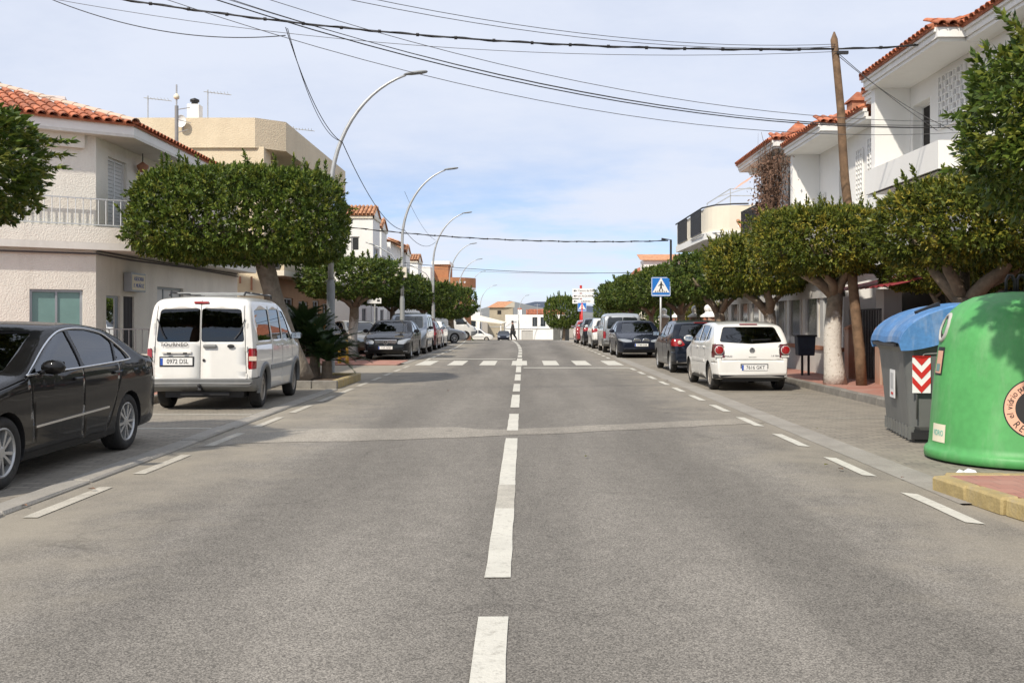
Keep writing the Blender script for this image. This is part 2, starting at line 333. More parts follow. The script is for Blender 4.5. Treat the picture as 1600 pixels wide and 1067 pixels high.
def asphalt_mat(name, base, dust, wear=1.0):
    m = bpy.data.materials.new(name); m.use_nodes = True; MATS[name] = m; nt = m.node_tree; L = nt.links; b = nt.nodes['Principled BSDF']; b.inputs['Roughness'].default_value = .88
    b.inputs['Specular IOR Level'].default_value = .25
    t = nt.nodes.new('ShaderNodeTexCoord')
    def noise(sc, det, rough=.5, vec=None):
        n = nt.nodes.new('ShaderNodeTexNoise'); n.inputs['Scale'].default_value = sc; n.inputs['Detail'].default_value = det; n.inputs['Roughness'].default_value = rough; L.new(vec or t.outputs['Object'], n.inputs['Vector']); return n.outputs[0]
    def rng(s, a, bb, c, d):
        r = nt.nodes.new('ShaderNodeMapRange'); r.inputs[1].default_value = a; r.inputs[2].default_value = bb; r.inputs[3].default_value = c; r.inputs[4].default_value = d; L.new(s, r.inputs[0]); return r.outputs[0]
    def mixc(f, a, bb, mode='MIX'):
        x = nt.nodes.new('ShaderNodeMix'); x.data_type = 'RGBA'; x.blend_type = mode
        if isinstance(f, float): x.inputs[0].default_value = f
        else: L.new(f, x.inputs[0])
        for i, v in ((6,a),(7,bb)):
            if isinstance(v, tuple): x.inputs[i].default_value = v+(1,)
            else: L.new(v, x.inputs[i])
        return x.outputs[2]
    vo = nt.nodes.new('ShaderNodeTexVoronoi'); vo.inputs['Scale'].default_value = 135; L.new(t.outputs['Object'], vo.inputs['Vector'])
    sp = nt.nodes.new('ShaderNodeSeparateColor'); L.new(vo.outputs['Color'], sp.inputs[0])
    stone = rng(sp.outputs[0], 0, 1, .55, 1.48)                       # single stones of the aggregate
    gap = rng(vo.outputs['Distance'], .3, .8, 1.06, .66)            # dark binder between them
    mp = nt.nodes.new('ShaderNodeMapping'); mp.inputs['Scale'].default_value = (1.0,.16,1); L.new(t.outputs['Object'], mp.inputs[0])
    big = rng(noise(.9, 6, .6, mp.outputs[0]), .3, .7, .80, 1.20)     # long stains in driving direction
    mid = rng(noise(5, 5, .65), .3, .7, .90, 1.10)
    c = mixc(1.0, base, stone, 'MULTIPLY'); c = mixc(1.0, c, gap, 'MULTIPLY'); c = mixc(1.0, c, big, 'MULTIPLY'); c = mixc(1.0, c, mid, 'MULTIPLY')
    # polished wheel tracks, cracks and drips
    sx = nt.nodes.new('ShaderNodeSeparateXYZ'); L.new(t.outputs['Object'], sx.inputs[0])
    wob = nt.nodes.new('ShaderNodeMath'); wob.operation = 'MULTIPLY_ADD'; L.new(noise(.5, 3, .5, mp.outputs[0]), wob.inputs[0]); wob.inputs[1].default_value = .9; L.new(sx.outputs[0], wob.inputs[2])
    ww = nt.nodes.new('ShaderNodeMath'); ww.operation = 'MULTIPLY'; L.new(wob.outputs[0], ww.inputs[0]); ww.inputs[1].default_value = 3.49
    sn = nt.nodes.new('ShaderNodeMath'); sn.operation = 'SINE'; L.new(ww.outputs[0], sn.inputs[0])
    c = mixc(1.0, c, rng(sn.outputs[0], -.6, .9, 1.07, .90), 'MULTIPLY')
    ck = nt.nodes.new('ShaderNodeTexVoronoi'); ck.feature = 'DISTANCE_TO_EDGE'; ck.inputs['Scale'].default_value = .32
    wv = nt.nodes.new('ShaderNodeVectorMath'); wv.operation = 'ADD'; nn_ = nt.nodes.new('ShaderNodeTexNoise'); nn_.inputs['Scale'].default_value = 1.6; nn_.inputs['Detail'].default_value = 6; L.new(t.outputs['Object'], nn_.inputs['Vector']); L.new(t.outputs['Object'], wv.inputs[0]); L.new(nn_.outputs['Color'], wv.inputs[1]); L.new(wv.outputs[0], ck.inputs['Vector'])
    cm = nt.nodes.new('ShaderNodeMath'); cm.operation = 'MULTIPLY'; L.new(rng(ck.outputs[0], .0, .007, .55, 0), cm.inputs[0]); L.new(rng(noise(.35, 3, .5), .50, .60, 0, 1), cm.inputs[1])
    c = mixc(cm.outputs[0], c, (.05,.046,.04))
    # dust lying along both road edges
    ab = nt.nodes.new('ShaderNodeMath'); ab.operation = 'ABSOLUTE'; L.new(sx.outputs[0], ab.inputs[0])
    ad = nt.nodes.new('ShaderNodeMath'); ad.operation = 'ADD'; L.new(ab.outputs[0], ad.inputs[0]); L.new(rng(noise(1.2,6,.65), .25, .75, -.9, .9), ad.inputs[1])
    c = mixc(rng(ad.outputs[0], 2.3, 4.0, 0, .75*wear), c, dust)
    # dark tar spots and pale scuffs
    c = mixc(rng(noise(2.3, 3, .5), .70, .76, 0, .45), c, (.06,.056,.05)); c = mixc(rng(noise(3.1, 8, .75), .66, .74, 0, .45), c, (.34,.31,.26))
    L.new(c, b.inputs['Base Color'])
    bp = nt.nodes.new('ShaderNodeBump'); bp.inputs['Strength'].default_value = .35; bp.inputs['Distance'].default_value = .004; L.new(vo.outputs['Distance'], bp.inputs['Height']); bp.invert = True; L.new(bp.outputs[0], b.inputs['Normal'])
asphalt_mat('asphalt', (.208,.192,.168), (.33,.295,.235))
asphalt_mat('asphalt_patch', (.30,.275,.235), (.34,.305,.245), .6)
asphalt_mat('asphalt_side', (.24,.22,.195), (.33,.295,.235), 1.0)
def paint_mat():
    m = mat('road_paint', (.57,.55,.48), .75, var=.08, vscale=3, bump=.3, bscale=70)
    nt = m.node_tree; L = nt.links; b = nt.nodes['Principled BSDF']; src = b.inputs['Base Color'].links[0].from_socket
    t = nt.nodes.new('ShaderNodeTexCoord'); n = nt.nodes.new('ShaderNodeTexNoise'); n.inputs['Scale'].default_value = 14; n.inputs['Detail'].default_value = 9; n.inputs['Roughness'].default_value = .8; L.new(t.outputs['Object'], n.inputs['Vector'])
    r = nt.nodes.new('ShaderNodeMapRange'); r.inputs[1].default_value = .52; r.inputs[2].default_value = .68; r.inputs[4].default_value = .75; L.new(n.outputs[0], r.inputs[0])
    x = nt.nodes.new('ShaderNodeMix'); x.data_type = 'RGBA'; L.new(r.outputs[0], x.inputs[0]); L.new(src, x.inputs[6]); x.inputs[7].default_value = (.27,.25,.21,1); L.new(x.outputs[2], b.inputs['Base Color'])
paint_mat()
mat('road_paint_dirty', (.45,.42,.355), .85, var=.15, vscale=6, fine=.2, dirt=((.30,.27,.22),.9,4))
m = mat('road_paint_worn', (.40,.375,.32), .85, var=.15, vscale=6, fine=.2)

# ------------------------------------------------------------------ ground and road
def sheet(name, x0, x1, ys, dz, m, nx=1, kind='structure', parent=None, label=None, cat=None):
    f0 = x0 if callable(x0) else (lambda y: x0+bend(y)); f1 = x1 if callable(x1) else (lambda y: x1+bend(y))
    mb = MB(); mb.grid([[(f0(y)+(f1(y)-f0(y))*k/nx, y, zg(y)+dz) for k in range(nx+1)] for y in ys])
    return mb.build(name, m, parent, label, cat, None, kind)
YS = [-12,-4,0,4,8,12,16,20,24,28,32,36,40,44,48,52,56,60,64,68]+list(range(70,132,2))+[140,150]
mb = MB(); far = [-60,-12,30,60,68]+list(range(70,132,2))+[150,250,500,1000,3000,9000]
mb.grid([[(x, y, zg(y)-.035) for x in (-9000,-600,-60,60,600,9000)] for y in far]); mb.build('ground', 'ground_dirt', kind='structure')
sheet('road', -4.05, 3.56, YS, 0, 'asphalt')
# far cross street where the road ends
mb = MB(); mb.grid([[(x, y, -1.545) for x in (-60,-25,0,25,60)] for y in (132,150)]); mb.build('cross_street', 'asphalt_side', kind='structure')
# left and right flush concrete channels
sheet('gutter', 3.56, 3.92, [y for y in YS if y >= 8]+[], .003, 'concrete'); 
sheet('gutter', -4.22, -3.98, [33.5,40,48,56,64,68]+list(range(70,118,4)), .01, 'concrete')
sheet('parking_bay', 3.92, 6.2, [y for y in YS if 8 <= y <= 64], .002, 'bay_pavers')
sheet('parking_bay', -6.6, -4.15, [-12,0,8,16,21.4], .004, 'bay_pavers')
sheet('parking_bay', -6.3, -4.22, [36,44,52,60,68,76,84,92], .004, 'asphalt_side')
sheet('side_street', -30, -3.98, [21.4,24,28,32.5], -.008, 'asphalt_side')
sheet('forecourt', 3.56, 30, [-12,-4,0,4,8], -.012, 'asphalt_side')
def slab(name, poly, z0, z1, m): MB().prism(poly, z0, z1).build(name, m, kind='structure')
slab('pavement', [(6.36,9.2),(9.4,9.2),(9.4,66),(6.36,66)], -.03, .13, 'red_pavers')
slab('pavement', [(-11,-12),(-6.75,-12),(-6.75,21.3),(-11,21.3)], -.03, .13, 'red_pavers')
slab('pavement', [(-10.2,32.6),(-6.35,32.6),(-6.35,68),(-10.2,68)], -.03, .06, 'red_pavers')
slab('crossing_ramp', [(-6.35,32.6),(-4.22,32.6),(-4.22,36),(-6.35,36)], -.03, .025, 'red_pavers')
slab('kerb_island', [(4.97,2.2),(7.5,2.2),(7.5,8.67),(3.76,8.67),(3.83,7.8),(4.07,6.2),(4.42,4.2)], -.03, .125, 'red_pavers')
# trench patch across the road
pl = [(-3.9,11.5),(-3.2,12.0),(-2.0,12.15),(-.6,12.6),(.6,13.0),(2.0,13.6),(3.5,14.3)]
pu = [(-3.9,13.9),(-3.3,13.45),(-2.1,13.55),(-1.0,13.75),(-.45,13.35),(.6,13.75),(2.0,14.35),(3.5,14.95)]
mb = MB(); n = 26; L1 = [np.interp(np.linspace(-3.9,3.5,n), [p[0] for p in q], [p[1] for p in q]) for q in (pl,pu)]; xs = np.linspace(-3.9,3.5,n)
mb.grid([[(xs[i]+.0, L1[k][i]+random.uniform(-.05,.05), .004) for i in range(n)] for k in (0,1)]); mb.build('trench_patch', 'asphalt_patch', kind='structure')
# road markings, each dash a sheet of its own
def mark(name, x, w, y0, y1, m='road_paint', dz=.0065, sk=0.0):
    ys = np.linspace(y0, y1, max(2, int((y1-y0)/(.3 if y1 < 26 else 1.0))+1)); mb = MB()
    P = []
    for i, y in enumerate(ys):
        e = .0035; P.append([(x+bend(y)-w/2+random.uniform(-e,e), y+random.uniform(-e,e), zg(y)+dz), (x+bend(y)+w/2+random.uniform(-e,e), y+random.uniform(-e,e)+sk, zg(y)+dz)])
    mb.grid(P); mb.build(name, m, kind='structure')
for a, b in [(2.4,4.94),(5.69,7.78),(8.9,12.4),(13.27,15.6),(16.75,19.6),(20.5,22.95),(24.2,27.0),(28.0,31.6)]: mark('centre_dash', -.15, .15, a, b)
mark('centre_dash', -.15, .15, 7.78, 8.9, 'road_paint_worn')
mark('centre_dash', -.15, .2, 32.0, 38.2); y = 39.3
while y < 92: mark('centre_dash', -.15, .17, y, y+2.6); y += 3.7
for i in range(26):
    a = 4.9+2.2*i
    if not 31.0 < a < 35.8: mark('edge_dash', 3.33, .115, a+.15, a+1.4, sk=-.08)
for i in range(20):
    a = 5.32+2.1*i
    if a < 31.5: mark('edge_dash', -3.74, .12, a, a+1.35, 'road_paint_dirty' if i not in (0,3,6) else 'road_paint_worn')
y = 36.5
while y < 100: mark('edge_line', -3.62, .11, y, y+1.6); y += 2.2
for k in range(7):
    x = -3.35+1.07*k; mark('crossing_stripe', x, .52, 32.4, 35.9, dz=.006)
MB().add([(-3.5,37.4,.007),(-.3,37.4,.007),(-.3,37.8,.007),(-3.5,37.8,.007)], [(0,1,2,3)]).build('stop_line', 'road_paint', kind='structure')
MB().add([(.0,30.5,.007),(3.3,30.5,.007),(3.3,30.85,.007),(.0,30.85,.007)], [(0,1,2,3)]).build('stop_line', 'road_paint', kind='structure')
for a in (13.45,15.45): MB().add([(-6.5,a,.008),(-4.3,a,.008),(-4.3,a+.07,.008),(-6.5,a+.07,.008)], [(0,1,2,3)]).build('bay_line', 'road_paint', kind='structure')
for a in (14.9,19.5): MB().add([(4.6,a,.008),(5.6,a,.008),(5.6,a+.06,.008),(4.6,a+.06,.008)], [(0,1,2,3)]).build('bay_line', 'road_paint_worn', kind='structure')
# kerbs: one stone after another
def stone_mesh(L, w, h, seed):
    bm = bmesh.new(); bmesh.ops.create_cube(bm, size=1)
    for v in bm.verts: v.co = Vector((v.co.x*w, v.co.y*(L-.012), (v.co.z+.5)*h))
    bmesh.ops.bevel(bm, geom=list(bm.edges), offset=.018, segments=1, affect='EDGES')
    rr = random.Random(seed)
    for v in bm.verts: v.co += Vector((rr.uniform(-.005,.005),0,rr.uniform(-.006,.004)))
    me = bpy.data.meshes.new('kerb_stone'); bm.to_mesh(me); bm.free(); return me
def kerb(path, L, w, h, m, z=-.02, name='kerb'):
    me = [stone_mesh(L,w,h,i) for i in range(3)]
    for x in me: x.materials.append(MATS[m])
    par = bpy.data.objects.new(name, None); COL.objects.link(par); par['kind'] = 'structure'; par.location = (path[0][0], path[0][1], 0)
    pts = [Vector(p) for p in path]; segs = [(pts[i+1]-pts[i]).length for i in range(len(pts)-1)]; tot = sum(segs); d = L/2
    while d < tot:
        a = d; i = 0
        while i < len(segs)-1 and a > segs[i]: a -= segs[i]; i += 1
        p = pts[i].lerp(pts[i+1], a/segs[i]); q = pts[i+1]-pts[i]
        link_mesh('kerb_stone', random.choice(me), par, (p.x-path[0][0], p.y-path[0][1], z+zg(p.y)+random.uniform(-.004,.004)), (0,0,math.atan2(-q.x,q.y)+random.uniform(-.006,.006))); d += L
kerb([(6.28,9.2),(6.28,66)], 1.0, .16, .165, 'kerb_stone')
kerb([(-6.68,-4),(-6.68,21.3)], 1.0, .14, .16, 'kerb_stone')
kerb([(-4.10,-6),(-4.10,21.3)], 1.5, .24, .06, 'concrete', -.025, 'edging')
kerb([(4.9,2.2),(4.35,4.2),(4.0,6.2),(3.76,7.8),(3.70,8.55)], .55, .16, .15, 'yellow_paint', name='island_kerb')
kerb([(3.78,8.74),(7.4,8.74)], .55, .16, .15, 'yellow_paint', name='island_kerb')
kerb([(-4.14,21.5),(-4.14,24.4)], .6, .15, .20, 'yellow_paint', name='planter_kerb')
kerb([(-4.2,24.5),(-6.2,24.5)], .6, .15, .20, 'yellow_paint', name='planter_kerb')
kerb([(-6.3,21.42),(-4.05,21.42)], .56, .15, .20, 'kerb_stone', name='planter_kerb')
slab('planter_bed', [(-6.5,21.5),(-4.2,21.5),(-4.2,24.42),(-6.5,24.42)], -.03, .12, 'soil')
# hills on the skyline
def hill(name, pts, Y, dep, m):
    mb = MB(); xs = np.linspace(pts[0][0], pts[-1][0], 70); zs = np.interp(xs, [p[0] for p in pts], [p[1] for p in pts])
    rr = np.random.RandomState(3); rows = []
    for k, s in enumerate(np.linspace(0,1,8)):
        rows.append([(x, Y-dep*(1-s), max(-5, z*s**1.2*(1+rr.uniform(-.06,.06)*(s>.1)))) for x, z in zip(xs, zs)])
    rows.append([(x, Y+dep, -20) for x in xs]); mb.grid(rows); mb.build(name, m, kind='structure', sm=True)
def hz(py, Y): return 1.5+(500-py)/1530*Y
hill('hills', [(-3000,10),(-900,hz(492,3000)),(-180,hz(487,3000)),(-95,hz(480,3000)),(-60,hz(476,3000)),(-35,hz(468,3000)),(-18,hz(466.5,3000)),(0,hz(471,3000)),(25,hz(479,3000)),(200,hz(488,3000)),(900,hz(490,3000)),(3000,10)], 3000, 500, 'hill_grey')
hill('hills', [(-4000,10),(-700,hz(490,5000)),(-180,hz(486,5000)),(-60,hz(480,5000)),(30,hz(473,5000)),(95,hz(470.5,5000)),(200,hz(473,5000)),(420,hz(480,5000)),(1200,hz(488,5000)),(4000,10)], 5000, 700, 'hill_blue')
# ------------------------------------------------------------------ cars
def paint(name, col, flake=0.0, rough=.32, dirt=.25):
    return mat(name, col, rough, metal=flake, coat=1.0 if max(col) > .2 else .65, var=.03, spec=.5 if max(col) > .2 else .08, dirt=((.30,.27,.22),dirt,2.5))
paint('paint_black', (.006,.0055,.0055), 0, .5, .03); paint('paint_white', (.74,.73,.69), 0, .4, .16); paint('paint_navy', (.007,.010,.020), 0, .6, .03); paint('paint_slate', (.007,.0085,.012), 0, .6, .03)
paint('paint_darkblue', (.010,.014,.024), .3, .3, .12); paint('paint_silver', (.46,.48,.49), .7); paint('paint_beige', (.42,.38,.29), .5); paint('paint_red', (.30,.018,.02), .1); paint('paint_maroon', (.10,.012,.02), .3)
paint('paint_greyblue', (.22,.25,.29), .6)
mat('tyre', (.022,.021,.020), .85, var=.2, vscale=12, dirt=((.12,.105,.085),.6,8)); mat('rim_silver', (.50,.50,.49), .35, metal=.6, var=.1); mat('rim_dirty', (.33,.30,.26), .5, metal=.4, var=.2)
mat('chrome', (.72,.73,.74), .12, metal=1.0); mat('lamp_red', (.30,.008,.010), .15, coat=1.0); mat('lamp_clear', (.62,.62,.58), .12, coat=1.0); mat('lamp_amber', (.62,.52,.42), .2, coat=1.0); mat('lamp_dark', (.10,.015,.02), .12, coat=1)
mat('plate_white', (.78,.78,.76), .4); mat('plate_blue', (.02,.08,.40), .4); mat('interior', (.035,.035,.036), .85, var=.2); mat('seat_cloth', (.06,.06,.062), .9, var=.2); mat('lining', (.20,.19,.175), .9); mat('head_glass', (.40,.42,.43), .08, metal=.5, coat=1.0)

def chaikin(P, it=2):
    P = [np.array(p, float) for p in P]
    for _ in range(it):
        Q = [P[0]]
        for a, b in zip(P[:-1], P[1:]): Q += [a*.75+b*.25, a*.25+b*.75]
        Q.append(P[-1]); P = Q
    return np.array(P)
class Hull:
    def __init__(s, W, top, bot, belt, roof, tumble, plan_f=(.55,.16), plan_r=(.45,.12), rc=.09, rroof=.11, step=.06):
        s.W, s.belt, s.roof, s.tumble, s.rc, s.rroof = W, belt, roof, tumble, rc, rroof
        s.top = chaikin(top); s.pf, s.pr = plan_f, plan_r
        s.y0, s.y1 = s.top[0][0], s.top[-1][0]
        seg = np.r_[0, np.cumsum(np.hypot(*np.diff(s.top, axis=0).T))]; n = int(seg[-1]/step)
        q = np.linspace(0, seg[-1], n); s.T = np.c_[np.interp(q, seg, s.top[:,0]), np.interp(q, seg, s.top[:,1])]
        b = np.array(sorted(bot)); s.bot = lambda y: float(np.interp(y, b[:,0], b[:,1]))
        for i in range(1, len(s.T)):
            if s.T[i][0] > s.T[i-1][0]-.0015: s.T[i][0] = s.T[i-1][0]-.0015
        s.y1 = s.T[-1][0]
    def plan(s, y):
        p = 1.0; d, a = s.pf
        if s.y0-y < d: p -= a*((d-(s.y0-y))/d)**2.6
        d, a = s.pr
        if y-s.y1 < d: p -= a*((d-(y-s.y1))/d)**2.6
        return p
    def w(s, y, z):
        b = s.belt
        if z <= b: k = 1-.055*(max(0,(b-.10-z))/(b-.2))**2-.012*max(0,(z-(b-.10))/.10)
        else:
            t = (z-b)/(s.roof-b); k = .988-s.tumble*(t**1.15)
        return s.W*s.plan(y)*k
    def section(s, T, ns=9):
        y, zT = T; zB = s.bot(y); zB = min(zB, zT-.06); h = zT-zB
        t = max(0, min(1, (zT-s.belt)/(s.roof-s.belt))); r = min((s.rc*(1-t)+s.rroof*t), .4*h); rb = min(.05, .2*h)
        wb = s.w(y, zB+rb); P = [(0,zB), (.5*wb,zB), (wb-rb,zB), (wb-.3*rb,zB+.3*rb)]
        for k in range(ns+1):
            z = zB+rb+(zT-r-zB-rb)*k/ns; P.append((s.w(y,z), z))
        w1 = s.w(y, zT-r)
        for a in (22.5,45,67.5): P.append((w1-r*1.15*(1-math.cos(R(a))), zT-r+r*math.sin(R(a))*.93))
        we = w1-r*1.15
        cr = .03*min(1, we/.7)
        for f in (1,.75,.5,.25,0): P.append((we*f, zT-.07*r+cr*(1-f*f)))
        return P
    def bm(s, ns=9):
        bm = bmesh.new(); rings = []
        for T in s.T:
            P = s.section(T, ns); full = [(x,z) for x,z in P]+[(-x,z) for x,z in P[-2:0:-1]]
            rings.append([bm.verts.new((x, T[0], z)) for x, z in full])
        m = len(rings[0])
        for a, b in zip(rings[:-1], rings[1:]):
            for i in range(m): bm.faces.new((a[i], a[(i+1)%m], b[(i+1)%m], b[i]))
        for ring, sgn in ((rings[0],1),(rings[-1],-1)):            # close nose and tail with rows of quads
            h = m//2; L = [ring[i] for i in range(0,h+1)]; Rr = [ring[(m-i)%m] for i in range(0,h+1)]
            for i in range(h):
                vs = []
                for v in (L[i],L[i+1],Rr[i+1],Rr[i]):
                    if v not in vs: vs.append(v)
                if len(vs) > 2: bm.faces.new(vs if sgn > 0 else vs[::-1])
        bmesh.ops.recalc_face_normals(bm, faces=bm.faces); bm.normal_update(); return bm
def cut(bm, poly, axis, side=1, ymin=None):
    """cut a convex outline into the skin, seen along an axis; returns the faces inside"""
    ia, ib, ic = {'side':(1,2,0), 'end':(0,2,1), 'top':(0,1,2)}[axis]
    a0,a1 = min(p[0] for p in poly), max(p[0] for p in poly); b0,b1 = min(p[1] for p in poly), max(p[1] for p in poly)
    area = sum(poly[i-1][0]*poly[i][1]-poly[i][0]*poly[i-1][1] for i in range(len(poly)))
    if area < 0: poly = poly[::-1]
    thr = {'side':.25,'end':.16,'top':.4}[axis]
    def cand():
        r = []
        for f in (cache or bm.faces):
            if not f.is_valid or f.normal[ic]*side < thr: continue
            if ymin is not None and axis != 'side' and f.calc_center_median()[ic]*side < ymin: continue
            va = [v.co[ia] for v in f.verts]; vb = [v.co[ib] for v in f.verts]
            if max(va) < a0-1e-4 or min(va) > a1+1e-4 or max(vb) < b0-1e-4 or min(vb) > b1+1e-4: continue
            r.append(f)
        return r
    cache = None; n = len(poly)
    for i in range(n):
        p, q = poly[i], poly[(i+1)%n]; e = (q[0]-p[0], q[1]-p[1])
        if math.hypot(*e) < 1e-5: continue
        co = [0,0,0]; co[ia], co[ib] = p; no = [0,0,0]; no[ia], no[ib] = e[1], -e[0]
        fs = cand(); cache = fs; geom = list({v for f in fs for v in f.verts})+list({x for f in fs for x in f.edges})+fs
        ret = bmesh.ops.bisect_plane(bm, geom=geom, dist=1e-5, plane_co=co, plane_no=Vector(no).normalized())
        cache = list(set(cache) | {g for g in ret['geom'] if isinstance(g, bmesh.types.BMFace)})
        for f in cache:
            if f.is_valid: f.normal_update()
    ins = []
    for f in cand():
        c = f.calc_center_median(); ok = True
        for i in range(n):
            p, q = poly[i], poly[(i+1)%n]
            if (q[0]-p[0])*(c[ib]-p[1])-(q[1]-p[1])*(c[ia]-p[0]) < -1e-6: ok = False; break
        if ok: ins.append(f)
    return ins
def take(bm, faces, off):
    """lift faces out into vertex/face lists, moved along their normals"""
    vs = {}; V = []; F = []
    nrm = {}
    for f in faces:
        for v in f.verts: nrm[v] = nrm.get(v, Vector())+f.normal
    for f in faces:
        for v in f.verts:
            if v not in vs: vs[v] = len(V); V.append(v.co+nrm[v].normalized()*off)
        F.append(tuple(vs[v] for v in f.verts))
    return V, F, nrm
def hole(bm, faces, depth, mi):
    nrm = {}
    for f in faces:
        for v in f.verts: nrm[v] = nrm.get(v, Vector())+f.normal
    fs = set(faces); edges = [e for e in {e for f in faces for e in f.edges} if sum(1 for f in e.link_faces if f in fs) == 1]
    bmesh.ops.delete(bm, geom=list(faces), context='FACES')
    edges = [e for e in edges if e.is_valid]
    if not edges or depth == 0: return
    src = {v: nrm.get(v, Vector()).normalized() for e in edges for v in e.verts}
    ret = bmesh.ops.extrude_edge_only(bm, edges=edges); nv = [g for g in ret['geom'] if isinstance(g, bmesh.types.BMVert)]
    nf = [g for g in ret['geom'] if isinstance(g, bmesh.types.BMFace)]
    keys = [(v.co.copy(), n) for v, n in src.items()]
    for v in nv:
        best = min(keys, key=lambda k: (k[0]-v.co).length_squared); v.co -= best[1]*depth
    for f in nf: f.material_index = mi
def wheel_meshes(Rw, wd, style, rim_r, spokes):
    mb = MB(); h = wd/2
    prof = [(rim_r,-h*.86),(rim_r+.02,-h*.97),(Rw-.055,-h),(Rw-.022,-h*.93),(Rw-.006,-h*.74),(Rw,-h*.4),(Rw,h*.4),(Rw-.006,h*.74),(Rw-.022,h*.93),(Rw-.055,h),(rim_r+.02,h*.97),(rim_r,h*.86)]
    mb.lathe(prof, 36, axis='x'); ty = mb
    mb = MB(); o = h*.86
    mb.lathe([(rim_r+.002,o),(rim_r-.012,o+.004),(rim_r-.022,o-.012),(rim_r-.03,o-.075)], 36, axis='x')                                # lip and barrel
    mb.cm = 1; mb.lathe([(rim_r-.028,o-.072),(.0001,o-.072)], 24, axis='x'); mb.cm = 0                            # dark brake space
    mb.lathe([(.062,o-.07),(.062,o-.012),(.045,o-.004),(.0001,o-.002)], 16, axis='x')                             # hub
    def spoke(t, w0, w1, tw=0):
        c, s_ = math.cos(t), math.sin(t); c2, s2 = math.cos(t+tw), math.sin(t+tw); u = (-s_, c); u2 = (-s2, c2); r0, r1 = .035, rim_r-.014
        def pt(r, k, dx, cc, ss, uu): return (dx, cc*r+uu[0]*k, ss*r+uu[1]*k)
        xo0, xo1, xi = o-.006, o-.010, o-.06
        mb.add([pt(r0,-w0,xo0,c,s_,u),pt(r0,w0,xo0,c,s_,u),pt(r1,w1,xo1,c2,s2,u2),pt(r1,-w1,xo1,c2,s2,u2),pt(r0,-w0,xi,c,s_,u),pt(r0,w0,xi,c,s_,u),pt(r1,w1,xi,c2,s2,u2),pt(r1,-w1,xi,c2,s2,u2)],
               [(0,1,2,3),(0,4,5,1),(1,5,6,2),(2,6,7,3),(3,7,4,0)])
    for k in range(spokes):
        t = 2*math.pi*k/spokes
        if style == 'twin': spoke(t-.24, .012, .017, .0); spoke(t+.24, .012, .017, .0)
        elif style == 'wide': spoke(t, .026, .045)
        else: spoke(t, .022, .026)
    if style == 'cap': mb.lathe([(rim_r-.02,o-.006),(rim_r*.72,o+.008),(rim_r*.70,o-.004),(.07,o+.004)], 30, axis='x')
    return ty, mb
GLASSN = [0]
